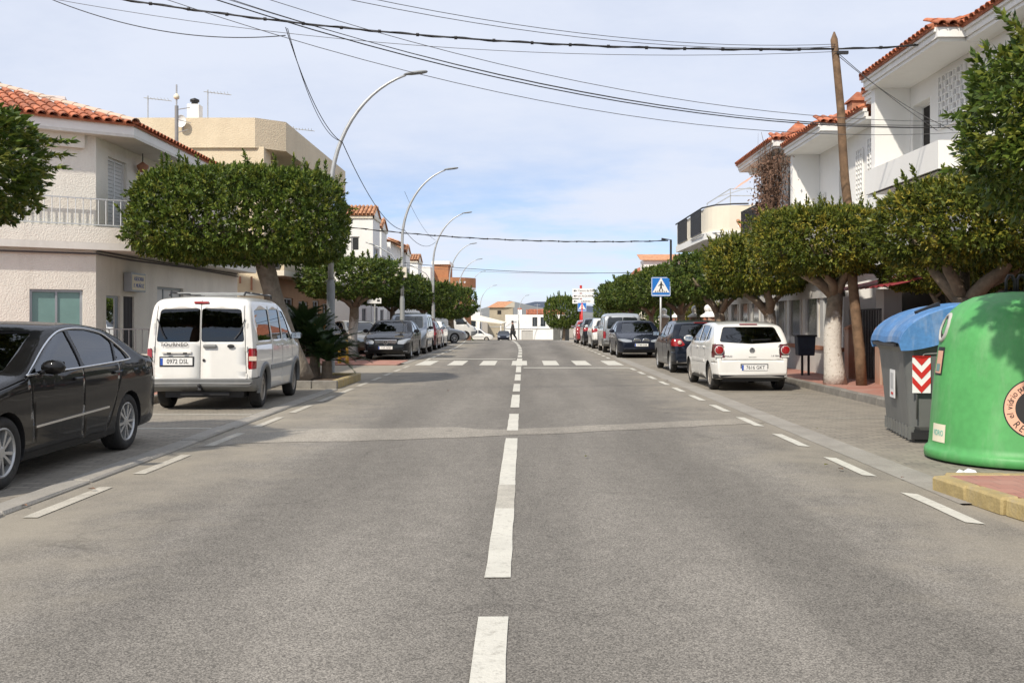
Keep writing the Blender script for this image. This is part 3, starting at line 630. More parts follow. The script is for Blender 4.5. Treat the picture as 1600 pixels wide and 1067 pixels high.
def build_car(name, sp, paintm, loc, rz, label, group=None, detail=2, cat='car'):
    """sp: hull spec with windows, lamps and trim. local axes: +Y front, +X right, origin on the ground between the axles"""
    car = thing(name, (loc[0], loc[1], loc[2]), label, cat, group, rz)
    H = Hull(step=.06 if detail >= 2 else .12, **sp['hull']); bm = H.bm(9 if detail >= 2 else 6); parts = []
    def part(nm, V, F, m, sm=True, parent=None):
        me = bpy.data.meshes.new(nm); me.from_pydata([tuple(v) for v in V], [], F); me.materials.append(MATS[m])
        me.polygons.foreach_set('use_smooth', [sm]*len(me.polygons)); me.update(); return link_mesh(nm, me, parent or car)
    def mpart(nm, mb, m, sm=False, parent=None, bev=0):
        me = bpy.data.meshes.new(nm); me.from_pydata([tuple(v) for v in mb.v], [], mb.f); me.update()
        for x in (m if isinstance(m, tuple) else (m,)): me.materials.append(MATS[x])
        if any(mb.mi): me.polygons.foreach_set('material_index', mb.mi)
        me.polygons.foreach_set('use_smooth', [sm]*len(me.polygons)); o = link_mesh(nm, me, parent or car)
        if bev: b = o.modifiers.new('bevel','BEVEL'); b.width = bev; b.segments = 2; b.limit_method = 'ANGLE'
        return o
    yf, yr, Rw = sp['yf'], sp['yr'], sp['Rw']; glass = sp.get('glass','car_glass'); gd = sp.get('glass_rear', glass)
    # wheel arches
    for s in (1,-1):
        for ya in (yf, yr):
            Ra = Rw*sp.get('arch',1.13); arc = [(ya+Ra*math.cos(t), Rw+Ra*math.sin(t)) for t in np.linspace(-.5,math.pi+.5,18)]
            hole(bm, cut(bm, arc, 'side', s), .22, 1)
    # windows
    def win(poly, axis, side, m, nm, depth=.014, gl=-.010, rr=.035, ymin=None):
        fs = cut(bm, rpoly(poly, rr, 3 if detail >= 2 else 1), axis, side, ymin)
        if not fs: return None
        V, F, _ = take(bm, fs, gl); hole(bm, fs, depth+.01, 1); return part(nm, V, F, m)
    for s in (1,-1):
        for nm, poly in sp['side_windows']: win(poly, 'side', s, gd if nm == 'rear_window' else glass, nm, rr=sp.get('wr',.04))
    if 'windscreen' in sp: win(sp['windscreen'], 'end', 1, glass, 'windscreen', ymin=sp.get('ws_min',0))
    for poly in sp.get('tail_windows', []): win(poly, 'end', -1, gd, 'rear_windscreen', rr=.05, ymin=sp.get('tw_min',0))
    # lamps and panels flush with or proud of the skin
    for nm, poly, axis, side, m, off in sp.get('panels', []):
        fs = cut(bm, rpoly(poly, .03 if nm != 'bumper' else .01, 2 if detail >= 2 else 1), axis, side, sp.get('pan_min',.6) if axis == 'end' else None)
        if not fs: continue
        V, F, _ = take(bm, fs, off); hole(bm, fs, .012, 1)
        left = list(range(len(F)))
        while left:                                                  # one part for each connected piece
            grp = [left.pop(0)]; vs_ = set(F[grp[0]]); grew = True
            while grew:
                grew = False
                for i in list(left):
                    if vs_ & set(F[i]): grp.append(i); vs_ |= set(F[i]); left.remove(i); grew = True
            ids = {v: k for k, v in enumerate(sorted(vs_))}; part(nm, [V[v] for v in sorted(vs_)], [tuple(ids[v] for v in F[i]) for i in grp], m)
    # shut lines
    if detail >= 2:
        for axis, side, poly in sp.get('seams', []):
            for s in ((1,-1) if side == 0 else (side,)): 
                fs = cut(bm, poly, axis, s, sp.get('pan_min',.6) if axis == 'end' else None)
                if fs: hole(bm, fs, .012, 1)
    bm.normal_update()
    if detail >= 2:                                                  # inside lining, a second skin behind the outer one
        V = {}; VV = []; FF = []
        for f in bm.faces:
            if f.material_index: continue
            for v in f.verts:
                if v not in V: V[v] = len(VV); VV.append(v.co-v.normal*.035)
            FF.append(tuple(V[v] for v in f.verts)[::-1])
        part('interior_lining', VV, FF, 'lining')
    me = bpy.data.meshes.new('body'); bm.to_mesh(me); bm.free(); me.materials.append(MATS[paintm]); me.materials.append(MATS['black_plastic'])
    me.polygons.foreach_set('use_smooth', [p.material_index == 0 for p in me.polygons]); link_mesh('body', me, car)
    # wheels
    ty, rm = wheel_meshes(Rw, sp.get('tw',.20), sp.get('rim','plain'), sp.get('rim_r',Rw*.66), sp.get('spokes',7))
    tme = rme = None; tk = sp['hull']['W']-.135
    for s in (1,-1):
        for ya in (yf, yr):
            if tme is None:
                a = mpart('wheel', ty, 'tyre', True); b = mpart('rim', rm, (sp.get('rim_m','rim_silver'),'black_plastic'), False, a); tme, rme = a.data, b.data
            else: a = link_mesh('wheel', tme, car); b = link_mesh('rim', rme, a)
            a.location = (s*tk*sp.get('track',1.0), ya, Rw)
            a.rotation_euler = (random.uniform(0,6), 0, 0 if s > 0 else math.pi)
    # underside
    mb = MB(); w = sp['hull']['W']; mb.box(-w*.72, w*.72, yr-.5, yf+.4, .20, .34); mpart('underbody', mb, 'black_plastic')
    # mirrors
    if 'mirror' in sp:
        y, z, dx = sp['mirror']
        for s in (1,-1):
            x0 = H.w(y, z); mb = MB(); prof = [(.0001,-.045),(.05,-.04),(.075,-.01),(.078,.03),(.06,.055),(.0001,.06)]
            vs = MB().lathe(prof, 14, axis='y'); 
            mb.add([(s*(x0+dx+.02)+p[0]*1.45, y-p[1], z+.05+p[2]*.92) for p in vs.v], vs.f); mb.bar((s*(x0-.02),y,z-.01),(s*(x0+dx*.6),y,z+.015),.06,.035)
            o = mpart('mirror', mb, sp.get('mirror_m',paintm), True)
            mb = MB(); mb.box(s*(x0+dx+.02)-.085,s*(x0+dx+.02)+.085,y-.064,y-.060,z+.0,z+.10); mpart('mirror_glass', mb, 'chrome', False, o)
    # door handles
    for y, z in sp.get('handles', []):
        for s in (1,-1):
            x0 = H.w(y,z); mb = MB(); mb.box(min(s*(x0-.01),s*(x0+.028)),max(s*(x0-.01),s*(x0+.028)),y-.09,y+.09,z-.016,z+.016); mpart('door_handle', mb, sp.get('handle_m',paintm), bev=.012)
    # trim bars along the flank: ((y0,z0),(y1,z1),height,thickness,material)
    for p, q, h, t, m in sp.get('strips', []):
        for s in (1,-1):
            mb = MB(); P = []
            for k in range(13):
                y = p[0]+(q[0]-p[0])*k/12; z = p[1]+(q[1]-p[1])*k/12; P.append((y,z))
            for (ya,za),(yb,zb) in zip(P[:-1],P[1:]):
                xa, xb = H.w(ya,za), H.w(yb,zb); vs = []
                for x,y,z in ((xa,ya,za),(xb,yb,zb)):
                    vs += [(s*(x-.01),y,z-h/2),(s*(x+t),y,z-h/2),(s*(x+t),y,z+h/2),(s*(x-.01),y,z+h/2)]
                mb.add(vs, [(0,4,5,1),(1,5,6,2),(2,6,7,3),(3,7,4,0),(0,1,2,3),(4,7,6,5)])
            mpart('side_trim', mb, m)
    # bright frame round the side glass
    if 'chrome_line' in sp:
        for s in (1,-1):
            cl = sp['chrome_line']; pts = chaikin(cl, 2); mb = MB(); mb.tube([(s*(H.w(y,z)+.002),y,z) for y,z in pts], .011, 6); mpart('window_trim', mb, 'chrome', True)
    # plates
    for end, zc, hw, hh, txt, x0 in sp.get('plates', []):
        yy = (H.y1-.012-sp.get('plate_out',0)) if end < 0 else (H.y0+.014+sp.get('plate_out_f',0)); mb = MB(); mb.box(x0-hw,x0+hw,yy-.008,yy+.008,zc-hh,zc+hh); pl = mpart('number_plate', mb, 'plate_white', bev=.004)
        if end < 0: mb = MB(); mb.box(x0-hw-.02,x0+hw+.02,yy+.009,yy+.05,zc-hh-.02,zc+hh+.02)
        else: mb = MB(); mb.box(x0-hw-.015,x0+hw+.015,yy-.05,yy-.009,zc-hh-.015,zc+hh+.015)
        mpart('plate_holder', mb, 'black_plastic')
        dy = -.0095 if end < 0 else .0095; mb = MB(); sg = -1 if end < 0 else 1
        xl = x0-hw+.002 if end < 0 else x0+hw-.042; mb.box(xl,xl+.04,min(yy+dy,yy),max(yy+dy,yy),zc-hh+.004,zc+hh-.004); mpart('plate_band', mb, 'plate_blue', parent=pl)
        if txt: put_text(txt, hh*1.75, 'black_ink', pl, (x0+.02*(1 if end < 0 else -1), yy+dy, zc), (R(90),0,0 if end < 0 else R(180)), sx=hw*2*.82/(len(txt)*hh*1.75*.60))
    # seats, dashboard and steering wheel behind the glass
    if detail >= 2:
        zs = sp.get('seat_z',.55); rows = sp.get('seat_rows',((.25,2),(-.65,2)))
        for ys, n in rows:
            for s in (1,-1):
                mb = MB(); x = s*w*.42; mb.box(x-.25,x+.25,ys-.25,ys+.28,zs-.22,zs); mb.extr([(x-.24,ys-.22,zs),(x-.24,ys-.10,zs),(x-.24,ys-.28,zs+.58),(x-.24,ys-.37,zs+.56)], (.48,0,0)); mb.box(x-.13,x+.13,ys-.40,ys-.30,zs+.60,zs+.78); mpart('seat', mb, 'seat_cloth', bev=.03)
        yd = sp.get('dash',.85); mb = MB(); mb.box(-w*.86,w*.86,yd-.1,yd+.28,.62,sp.get('dash_z',.93)); mpart('dashboard', mb, 'interior', bev=.04)
        mb = MB(); c = Vector((-w*.42, yd-.22, sp.get('dash_z',.93)-.03)); a = Vector((0,.35,.94)); t1 = Vector((1,0,0)); mb.tube([c+(t1*math.cos(t)+a*math.sin(t))*.18 for t in np.linspace(0,2*math.pi,25)], .015, 6); mb.bar(c-t1*.17, c+t1*.17, .03); mb.bar(c, c-Vector((0,-.25,.1)), .05); mpart('steering_wheel', mb, 'interior', True)
    sp.get('extra', lambda *a: None)(car, H, mpart, part)
    return car

def vline(y, z0, z1, w=.0075, dy=0): return [(y-w/2,z0),(y+w/2,z0),(y+w/2+dy,z1),(y-w/2+dy,z1)]
def hline(a0, a1, z, w=.0075): return [(a0,z-w/2),(a1,z-w/2),(a1,z+w/2),(a0,z+w/2)]
def mirx(poly): return [(-x,z) for x,z in poly]
def both(nm, poly, axis, side, m, off): return [(nm, poly, axis, side, m, off), (nm, mirx(poly), axis, side, m, off)]
def badge(mpart, x, y, z, r, m='chrome', axis_front=False, style=None):
    mb = MB(); s = 1 if axis_front else -1
    mb.lathe([(r*.82,.0),(r*.86,.012),(r,.012),(r*1.02,0)], 24, axis='y'); V = [(p[0]+x, y+s*p[1], p[2]+z) for p in mb.v]; q = MB(); q.add(V, mb.f)
    if style == 'star':
        for k in range(3):
            t = math.pi/2+k*2*math.pi/3; q.bar((x,y+s*.008,z),(x+math.cos(t)*r*.9,y+s*.008,z+math.sin(t)*r*.9),r*.16)
    elif style == 'letters':
        for a, b in (((-.45,.62),(-.12,-.05)),((.45,.62),(.12,-.05)),((-.12,-.05),(0,.3)),((.12,-.05),(0,.3)),((-.72,.4),(-.28,-.75)),((.72,.4),(.28,-.75)),((-.28,-.75),(0,-.1)),((.28,-.75),(0,-.1))): q.bar((x+a[0]*r,y+s*.006,z+a[1]*r),(x+b[0]*r,y+s*.006,z+b[1]*r),r*.15)
    mpart('badge', q, m)
    mb = MB(); mb.lathe([(.0001,.002),(r*.84,.002)], 24, axis='y'); q = MB(); q.add([(p[0]+x, y+s*p[1], p[2]+z) for p in mb.v], mb.f); mpart('badge_field', q, 'iron_dark')

# --- spec of the dark saloon in the near left bay
def spec_saloon(nose, W=.91, H=1.47, kind='a'):
    sp = dict(hull=dict(W=W, top=[(2.28,.46),(2.285,.62),(2.18,.745),(1.85,.83),(1.35,.935),(1.02,.99),(.98,1.005),(.20,1.40),(-.05,1.455),(-.45,1.47),(-.95,1.43),(-1.25,1.36),(-1.80,1.11),(-1.95,1.085),(-2.32,1.06),(-2.42,1.02),(-2.45,.85),(-2.47,.62),(-2.47,.42)],
              bot=[(-2.5,.42),(-2.44,.30),(-2.1,.24),(-1.2,.20),(1.4,.19),(2.0,.20),(2.2,.24),(2.3,.34)], belt=.96, roof=1.47, tumble=.235, plan_f=(.75,.22), plan_r=(.7,.17), rc=.085, rroof=.10),
        yf=1.355, yr=-1.355, Rw=.325, rim='twin', rim_r=.222, spokes=5, tw=.225, arch=1.10,
        side_windows=[('front_window', [(.93,.99),(-.16,1.015),(-.10,1.385),(.10,1.355),(.36,1.27)]), ('rear_window', [(-.235,1.017),(-1.00,1.035),(-1.10,1.25),(-.95,1.335),(-.60,1.385),(-.175,1.395)]), ('quarter_window', [(-1.045,1.037),(-1.36,1.047),(-1.30,1.13),(-1.145,1.235)])],
        windscreen=[(-.66,1.02),(.66,1.02),(.56,1.375),(-.56,1.375)], ws_min=.1, tail_windows=[[(-.60,1.12),(.60,1.12),(.50,1.355),(-.50,1.355)]], tw_min=1.1, glass='car_glass', wr=.03,
        mirror=(.72,1.00,.10), handles=[(-.02,.90),(-.98,.915)], handle_m=None, dash=.85, dash_z=.95, seat_z=.52,
        chrome_line=[(.98,.985),(.5,.995),(-.4,1.01),(-1.40,1.04),(-1.44,1.055),(-1.32,1.15),(-1.12,1.27),(-.93,1.36),(-.5,1.415),(-.1,1.405),(.15,1.36),(.5,1.23),(.80,1.08),(.98,.985)],
        strips=[((.83,.50),(-.78,.545),.022,.012,'chrome')], pan_min=1.2,
        seams=[('side',0,vline(-.20,.32,1.01,.009,.02)),('side',0,vline(.82,.40,.95,.009,.12)),('side',0,vline(-1.02,.72,1.03,.009,-.10)),('side',0,[(-.78,.32),(-.787,.32),(-1.02,.72),(-1.012,.72)]),('side',0,hline(-1.9,-2.4,.93)),('side',0,[(1.0,.955),(1.0,.947),(1.9,.80),(1.9,.808)])])
    return sp
sp = spec_saloon(None); sp['handle_m'] = 'paint_black'
sp['panels'] = both('tail_lamp', [(.48,.78),(.90,.80),(.90,.98),(.50,.95)], 'end', -1, 'lamp_red', .004)+both('headlamp', [(.42,.63),(.86,.66),(.88,.80),(.50,.74)], 'end', 1, 'head_glass', .004)+[('grille', [(-.34,.40),(.34,.40),(.38,.70),(-.38,.70)], 'end', 1, 'chrome', .003)]
sp['panels'] += [('lower_lip', [(2.35,.20),(2.35,.30),(1.75,.27),(1.75,.19)], 'side', s, 'black_plastic', .006) for s in (1,-1)]
sp['plates'] = [(-1,.62,.26,.055,'',0)]
build_car('parked_car', sp, 'paint_black', (-5.46,9.98,.004), R(180), 'black saloon with silver window trim parked nearest on the left')

# --- white people-carrier van, seen from behind
def extra_van(car, H, mpart, part):
    y = H.y1
    for s in (1,-1):
        mb = MB(); mb.tube([(s*.62,.35,1.815),(s*.62,.30,1.86),(s*.62,-1.6,1.875),(s*.62,-1.68,1.83)], .018, 6); mpart('roof_rail', mb, 'black_plastic', True)
    for yy in (.1,-.55,-1.3): mb = MB(); mb.box(-.66,.66,yy-.03,yy+.03,1.865,1.885); mpart('roof_bar', mb, 'pole_dark', bev=.01)
    mb = MB(); mb.box(-.12,.12,y+.075,y+.11,1.69,1.725); mpart('brake_lamp', mb, 'lamp_red', bev=.008)
    mb = MB(); mb.box(.05,.27,y-.03,y+.02,.99,1.05); mpart('rear_handle', mb, 'grey_plastic', bev=.02)
    mb = MB(); q = MB().lathe([(.0001,.012),(.055,.008),(.06,0)], 20, axis='y'); mb.add([(p[0]*1.0+.50, y-.008-p[1], p[2]*.5+1.02) for p in q.v], q.f); mpart('badge', mb, 'black_plastic')
    put_text('TOURNEO', .085, 'black_ink', car, (-.42,y-.006,1.045), (R(88),0,0), sx=1.1)
    mb = MB(); q = MB().lathe([(.0001,.01),(.02,.008),(.024,0)], 14, axis='y'); mb.add([(p[0]+.06, y-.004-p[1], p[2]+.80) for p in q.v], q.f); mpart('lock', mb, 'black_plastic')
    mb = MB(); mb.box(-.62,-.14,y-.022,y+.0,.905,.95); mpart('plate_lamp_bar', mb, 'paint_white', bev=.01)
    for x in (-.50,-.24): mb = MB(); mb.box(x-.035,x+.035,y-.026,y-.01,.895,.925); mpart('plate_lamp', mb, 'black_plastic', bev=.008)
    for x0, x1 in ((-.70,-.56),(.72,.56)): mb = MB(); mb.tube([(x1,y-.012,1.13),((x0+x1)/2+.01,y+.005,1.24),(x0,y+.03,1.45)], .008, 5); mpart('wiper', mb, 'black_plastic')
    mb = MB(); mb.bar((0,y+.25,.30),(0,y-.05,.36),.05); q = MB().lathe([(.0001,-.03),(.026,-.016),(.03,0),(.026,.016),(.0001,.03)], 12); mb.add([(p[0],p[1]+y-.06,p[2]+.41) for p in q.v], q.f); mb.bar((-.35,y+.12,.27),(.45,y+.12,.27),.05); mpart('tow_bar', mb, 'iron_dark')
    for s in (1,-1):
        for zz in (.55,.98,1.35): mb = MB(); mb.box(s*.755-.012,s*.755+.012,y-.012+.05*(zz>1.2),y+.03,zz-.04,zz+.04); mpart('hinge', mb, 'paint_white', bev=.005)
vt = [(2.17,.48),(2.18,.66),(2.08,.84),(1.72,1.0),(1.32,1.09),(1.26,1.12),(.52,1.66),(.28,1.755),(-.2,1.80),(-1.4,1.81),(-1.85,1.785),(-1.97,1.72),(-2.03,1.50),(-2.06,1.05),(-2.075,.70),(-2.08,.50)]
van = dict(hull=dict(W=.895, top=vt, bot=[(-2.1,.50),(-2.07,.40),(-1.9,.33),(-1.2,.27),(1.4,.25),(2.0,.27),(2.17,.34)], belt=1.04, roof=1.81, tumble=.135, plan_f=(.7,.2), plan_r=(.22,.055), rc=.09, rroof=.13),
    yf=1.33, yr=-1.33, Rw=.315, rim='cap', rim_r=.205, spokes=9, tw=.195, arch=1.16, rim_m='rim_dirty',
    side_windows=[('front_window', [(.90,1.10),(.14,1.10),(.14,1.60),(.38,1.585),(.60,1.44)]), ('rear_window', [(.05,1.10),(-.72,1.10),(-.72,1.61),(.05,1.615)]), ('rear_window', [(-.82,1.10),(-1.80,1.10),(-1.80,1.585),(-.82,1.61)])],
    windscreen=[(-.68,1.13),(.68,1.13),(.60,1.66),(-.60,1.66)], ws_min=.3, tail_windows=[[(-.715,1.085),(-.012,1.085),(-.012,1.615),(-.655,1.60)],[(.012,1.085),(.715,1.085),(.655,1.60),(.012,1.615)]], tw_min=1.7, glass='car_glass', glass_rear='car_glass_dark',
    mirror=(.86,1.10,.10), mirror_m='black_plastic', handles=[(.02,1.0),(-.30,1.0)], handle_m='paint_white', dash=1.05, dash_z=1.05, seat_z=.75, seat_rows=((.35,2),(-.6,2)), pan_min=1.5,
    strips=[((.92,.64),(-.88,.64),.075,.02,'pole_dark')],
    seams=[('side',0,vline(.96,.40,1.08)),('side',0,vline(.09,.35,1.68)),('side',0,vline(-.775,.72,1.66)),('end',-1,vline(0,.51,1.74,.009)),('end',-1,vline(.755,.51,1.66,.009,-.05)),('end',-1,vline(-.755,.51,1.66,.009,.05)),('side',0,hline(-1.95,-.8,1.035,.006))],
    plates=[(-1,.78,.26,.058,'0972 DSL',-.38)], extra=extra_van)
van['panels'] = both('tail_lamp', [(.785,.66),(.93,.66),(.93,.98),(.785,.98)], 'end', -1, 'lamp_red', .006)
van['panels'] += [('tail_lamp', [(-2.12,.66),(-1.955,.66),(-1.945,.98),(-2.12,.98)], 'side', s, 'lamp_red', .006) for s in (1,-1)]
van['panels'] += [('bumper', [(-.95,.28),(.95,.28),(.95,.505),(-.95,.505)], 'end', -1, 'grey_plastic', .03)]+[('bumper', [(-2.2,.28),(-1.74,.34),(-1.70,.52),(-2.2,.51)], 'side', s, 'grey_plastic', .03) for s in (1,-1)]
def arch_trim(H, ya, Rw, mpart, m='grey_plastic', r0=1.14, r1=1.38):
    for s in (1,-1):
        mb = MB(); P = []
        for t in np.linspace(-.12, math.pi+.12, 17):
            a = (ya+Rw*r0*math.cos(t), Rw+Rw*r0*math.sin(t)); b = (ya+Rw*r1*math.cos(t), Rw+Rw*r1*math.sin(t)); row = []
            for (y,z), o in ((a,-.03),(a,.035),(b,.022),(b,-.02)): row.append((s*(H.w(max(y,H.y1+.02),max(z,.3))+o),y,z))
            P.append(row)
        mb.grid(P); mpart('wheel_arch_trim', mb, m, True)
def extra_van2(car, H, mpart, part):
    extra_van(car, H, mpart, part); arch_trim(H, van['yr'], van['Rw'], mpart); arch_trim(H, van['yf'], van['Rw'], mpart)
    for s in (1,-1):
        mb = MB(); q = .86*H.W/.895
        mb.box(s*.865-.07,s*.865+.055,H.y1-.012,H.y1+.01,.79,.86); mpart('reversing_lamp', mb, 'lamp_amber')
van['extra'] = extra_van2
vv = build_car('parked_van', van, 'paint_white', (-5.38,18.15,.004), R(2), 'white passenger van with roof bars parked behind the black saloon', cat='van'); vv.scale = (1,1,1.045)

# --- hatchbacks
def spec_hatch(L=3.92, W=.825, H=1.465, wb=2.46):
    k = H/1.465; f = wb/2.46
    return dict(hull=dict(W=W, top=[(y*f,z*k) for y,z in [(2.00,.44),(2.03,.60),(1.92,.73),(1.6,.84),(1.15,.94),(.98,.985),(.94,1.0),(.22,1.38),(-.05,1.44),(-.45,1.465),(-1.0,1.445),(-1.40,1.395),(-1.50,1.36),(-1.72,1.04),(-1.79,.96),(-1.84,.80),(-1.87,.62),(-1.88,.42)]],
        bot=[(-1.95*f,.36),(-1.82*f,.27),(-1.5*f,.23),(-1.0,.20),(1.2,.19),(1.8*f,.22),(2.03*f,.32)], belt=.98*k, roof=1.465*k, tumble=.20, plan_f=(.65,.24), plan_r=(.55,.12), rc=.085, rroof=.10),
        yf=1.23*f, yr=-1.23*f, Rw=.30*k, rim='plain', rim_r=.20, spokes=7, tw=.19, arch=1.11,
        side_windows=[('front_window', [(y*f,z*k) for y,z in [(.84,1.01),(-.10,1.025),(-.06,1.375),(.14,1.34),(.34,1.26)]]), ('rear_window', [(y*f,z*k) for y,z in [(-.17,1.026),(-.86,1.045),(-.90,1.36),(-.5,1.385),(-.13,1.385)]]), ('quarter_window', [(y*f,z*k) for y,z in [(-.92,1.05),(-1.28,1.08),(-1.10,1.33),(-.955,1.35)]])],
        windscreen=[(x,z*k) for x,z in [(-.62,1.02),(.62,1.02),(.54,1.355),(-.54,1.355)]], ws_min=.1, tail_windows=[[(x,z*k) for x,z in [(-.66,1.03),(0,.99),(.66,1.03),(.545,1.35),(-.545,1.35)]]], tw_min=1.35*f,
        mirror=(.70*f,1.02*k,.085), handles=[(-.0,.90*k),(-.78*f,.91*k)], dash=.80, dash_z=.95, seat_z=.55, seat_rows=((.15,2),(-.7,2)), pan_min=1.2*f, wr=.03,
        seams=[('side',0,vline(-.13*f,.30,1.02*k,.008,.01)),('side',0,vline(.78*f,.38,.98*k,.008,.04)),('side',0,vline(-.88*f,.70,1.04*k,.008,-.03)),('end',-1,hline(-.66,.66,.66*k)),('end',-1,vline(-.64,.67,.98*k)),('end',-1,vline(.64,.67,.98*k)),('side',0,hline(-1.85*f,-1.55*f,.60*k))])
sp = spec_hatch(); k = 1
sp['rim'] = 'twin'; sp['rim_m'] = 'rim_dirty'; sp['handle_m'] = 'paint_white'; sp['glass'] = 'car_glass'
sp['panels'] = [('bumper', [(-.9,.15),(.9,.15),(.9,.345),(-.9,.345)], 'end', -1, 'black_plastic', .004)]+both('headlamp', [(.45,.60),(.78,.62),(.78,.80),(.50,.76)], 'end', 1, 'head_glass', .004)
sp['panels'] += both('tail_lamp', [(.575,.70),(.84,.71),(.84,.985),(.60,.985)], 'end', -1, 'lamp_dark', .004)+[('tail_lamp', [(-1.95,.71),(-1.72,.71),(-1.66,.985),(-1.95,.985)], 'side', s, 'lamp_dark', .004) for s in (1,-1)]
sp['panels'] += [('sill', [(-.85,.18),(.85,.18),(.85,.25),(-.85,.25)], 'side', s, 'black_plastic', .004) for s in (1,-1)]
sp['strips'] = [((.72,.60),(-.80,.61),.05,.012,'paint_white')]
sp['plates'] = [(-1,.50,.27,.058,'7616 GKT',.04)]; sp['plate_out'] = -.005
def extra_polo(car, H, mpart, part):
    y = H.y1
    badge(mpart, 0, y+.045, .86, .058, style='letters')
    for s in (1,-1):
        q = MB().lathe([(.0001,.02),(.06,.018),(.088,.008),(.092,0)], 22, axis='y'); mb = MB(); mb.add([(p[0]+s*.695, y+.040-p[1]-.035+.06*(p[2]+.1)*0, p[2]+.865) for p in q.v], q.f); mpart('round_lamp', mb, 'lamp_red', True)
        q = MB().lathe([(.088,.012),(.092,.014),(.095,.006),(.096,-.01)], 22, axis='y'); mb = MB(); mb.add([(p[0]+s*.695, y+.005-p[1], p[2]+.865) for p in q.v], q.f); mpart('lamp_ring', mb, 'lamp_clear', True)
        mb = MB(); mb.box(s*.70-.09,s*.70+.07,y+.012,y+.03,.715,.755); mpart('reversing_lamp', mb, 'lamp_clear')
    mb = MB(); mb.box(-.19,.19,y+.39,y+.43,1.395,1.415); mpart('brake_lamp', mb, 'lamp_red', bev=.006)
    mb = MB(); mb.box(-.08,.08,y+.012,y+.03,.715,.735); mpart('tailgate_grip', mb, 'panel_grey', bev=.004)
    mb = MB(); mb.tube([(.02,y+.10,1.04),(.0,y+.11,1.075),(.42,y+.135,1.085)], .011, 5); mpart('wiper', mb, 'black_plastic')
    mb = MB(); mb.tube([(0,y+.62,1.46),(0,y+.60,1.52)], [.018,.006], 6); mpart('aerial', mb, 'black_plastic')
    put_text('POLO', .05, 'cable_grey', car, (-.50,y+.020,.735), (R(90),0,0), sx=1.2); put_text('1.4 TDI', .045, 'cable_grey', car, (.47,y+.020,.745), (R(90),0,0), sx=1.1)
sp['extra'] = extra_polo
build_car('parked_car', sp, 'paint_white', (4.80,22.4,.004), R(0), 'small white hatchback parked at the right kerb, nearest on that side')

sp = spec_hatch(4.2,.88,1.485,2.58); sp['rim'] = 'twin'; sp['rim_r'] = .215; sp['handle_m'] = 'paint_darkblue'
sp['panels'] = both('tail_lamp', [(.50,.80),(.62,.76),(.9,.77),(.9,.955),(.62,.965)], 'end', -1, 'lamp_red', .006)+[('tail_lamp', [(-2.0,.775),(-1.70,.79),(-1.66,.93),(-2.0,.955)], 'side', s, 'lamp_red', .006) for s in (1,-1)]
sp['panels'] += [('bumper', [(-.95,.15),(.95,.15),(.95,.33),(-.95,.33)], 'end', -1, 'black_plastic', .004)]+both('headlamp', [(.45,.60),(.80,.62),(.80,.80),(.50,.76)], 'end', 1, 'head_glass', .004)
sp['plates'] = [(-1,.78,.27,.055,'',0)]; sp['plate_out'] = -.03
def extra_golf(car, H, mpart, part):
    y = H.y1; badge(mpart, 0, y+.05, .93, .055, style='letters')
    mb = MB(); mb.box(-.20,.20,y+.41,y+.45,1.41,1.43); mpart('brake_lamp', mb, 'lamp_red', bev=.006)
    for s in (1,-1):
        q = MB().lathe([(.0001,.014),(.04,.012),(.055,0)], 18, axis='y'); mb = MB(); mb.add([(p[0]+s*.66, y+.00-p[1], p[2]+.87) for p in q.v], q.f); mpart('round_lamp', mb, 'lamp_amber', True)
sp['extra'] = extra_golf
build_car('parked_car', sp, 'paint_darkblue', (5.02,29.3,.004), 0, 'dark blue hatchback with red tail lamps parked ahead of the white hatchback')

# --- dark saloon facing us on the right, with twin kidney grille
def front_extra(style):
    def f(car, H, mpart, part):
        y = H.y0
        if style == 'kidney':
            for s in (1,-1):
                mb = MB(); c = (s*.17,.68); P = [(c[0]+.135*math.cos(t)*(1 if abs(math.cos(t))>.3 else 1), y-.035, c[1]+.085*math.sin(t)) for t in np.linspace(0,2*math.pi,25)]; mb.tube(P, .016, 6); mpart('grille_ring', mb, 'chrome', True)
                mb = MB(); mb.lathe([(.0001,.0),(.13,.0)], 24, axis='y'); q = MB(); q.add([(p[0]+c[0], y-.035, p[2]*.62+c[1]) for p in mb.v], mb.f); mpart('grille', q, 'iron_dark')
                for k in range(-3,4): mb = MB(); mb.box(c[0]+k*.034-.006,c[0]+k*.034+.006,y-.034,y-.026,c[1]-.07,c[1]+.07); mpart('grille_bar', mb, 'rim_silver')
        elif style == 'star':
            mb = MB(); mb.extr([(-.40,y-.03,.72),(.40,y-.03,.72),(.36,y-.03,.54),(-.36,y-.03,.54)], (0,.008,0)); mpart('grille', mb, 'iron_dark')
            for k in range(4): z = .555+k*.05; mb = MB(); mb.box(-.36-.012*k,.36+.012*k,y-.022,y-.004,z-.009,z+.009); mpart('grille_bar', mb, 'chrome')
            mb = MB(); mb.tube([(-.41,y-.02,.73),(.41,y-.02,.73),(.37,y-.02,.53),(-.37,y-.02,.53),(-.41,y-.02,.73)], .012, 6); mpart('grille_frame', mb, 'chrome')
            badge(mpart, 0, y-.004, .635, .085, axis_front=True, style='star')
            mb = MB(); mb.box(-.80,.80,y-.14,y-.02,.30,.318); mpart('bumper_strip', mb, 'chrome', bev=.004)
            for s in (1,-1): mb = MB(); mb.box(s*.62-.08,s*.62+.08,y-.13,y-.085,.36,.41); mpart('fog_lamp', mb, 'lamp_clear', bev=.015)
        mb = MB(); mb.box(-.55,.55,y-.05,y-.02,.34,.46); mpart('air_intake', mb, 'black_plastic', bev=.02)
    return f
sp = spec_saloon(None,.92); sp['rim'] = 'twin'; sp['handle_m'] = 'paint_navy'; sp.pop('strips'); sp.pop('chrome_line')
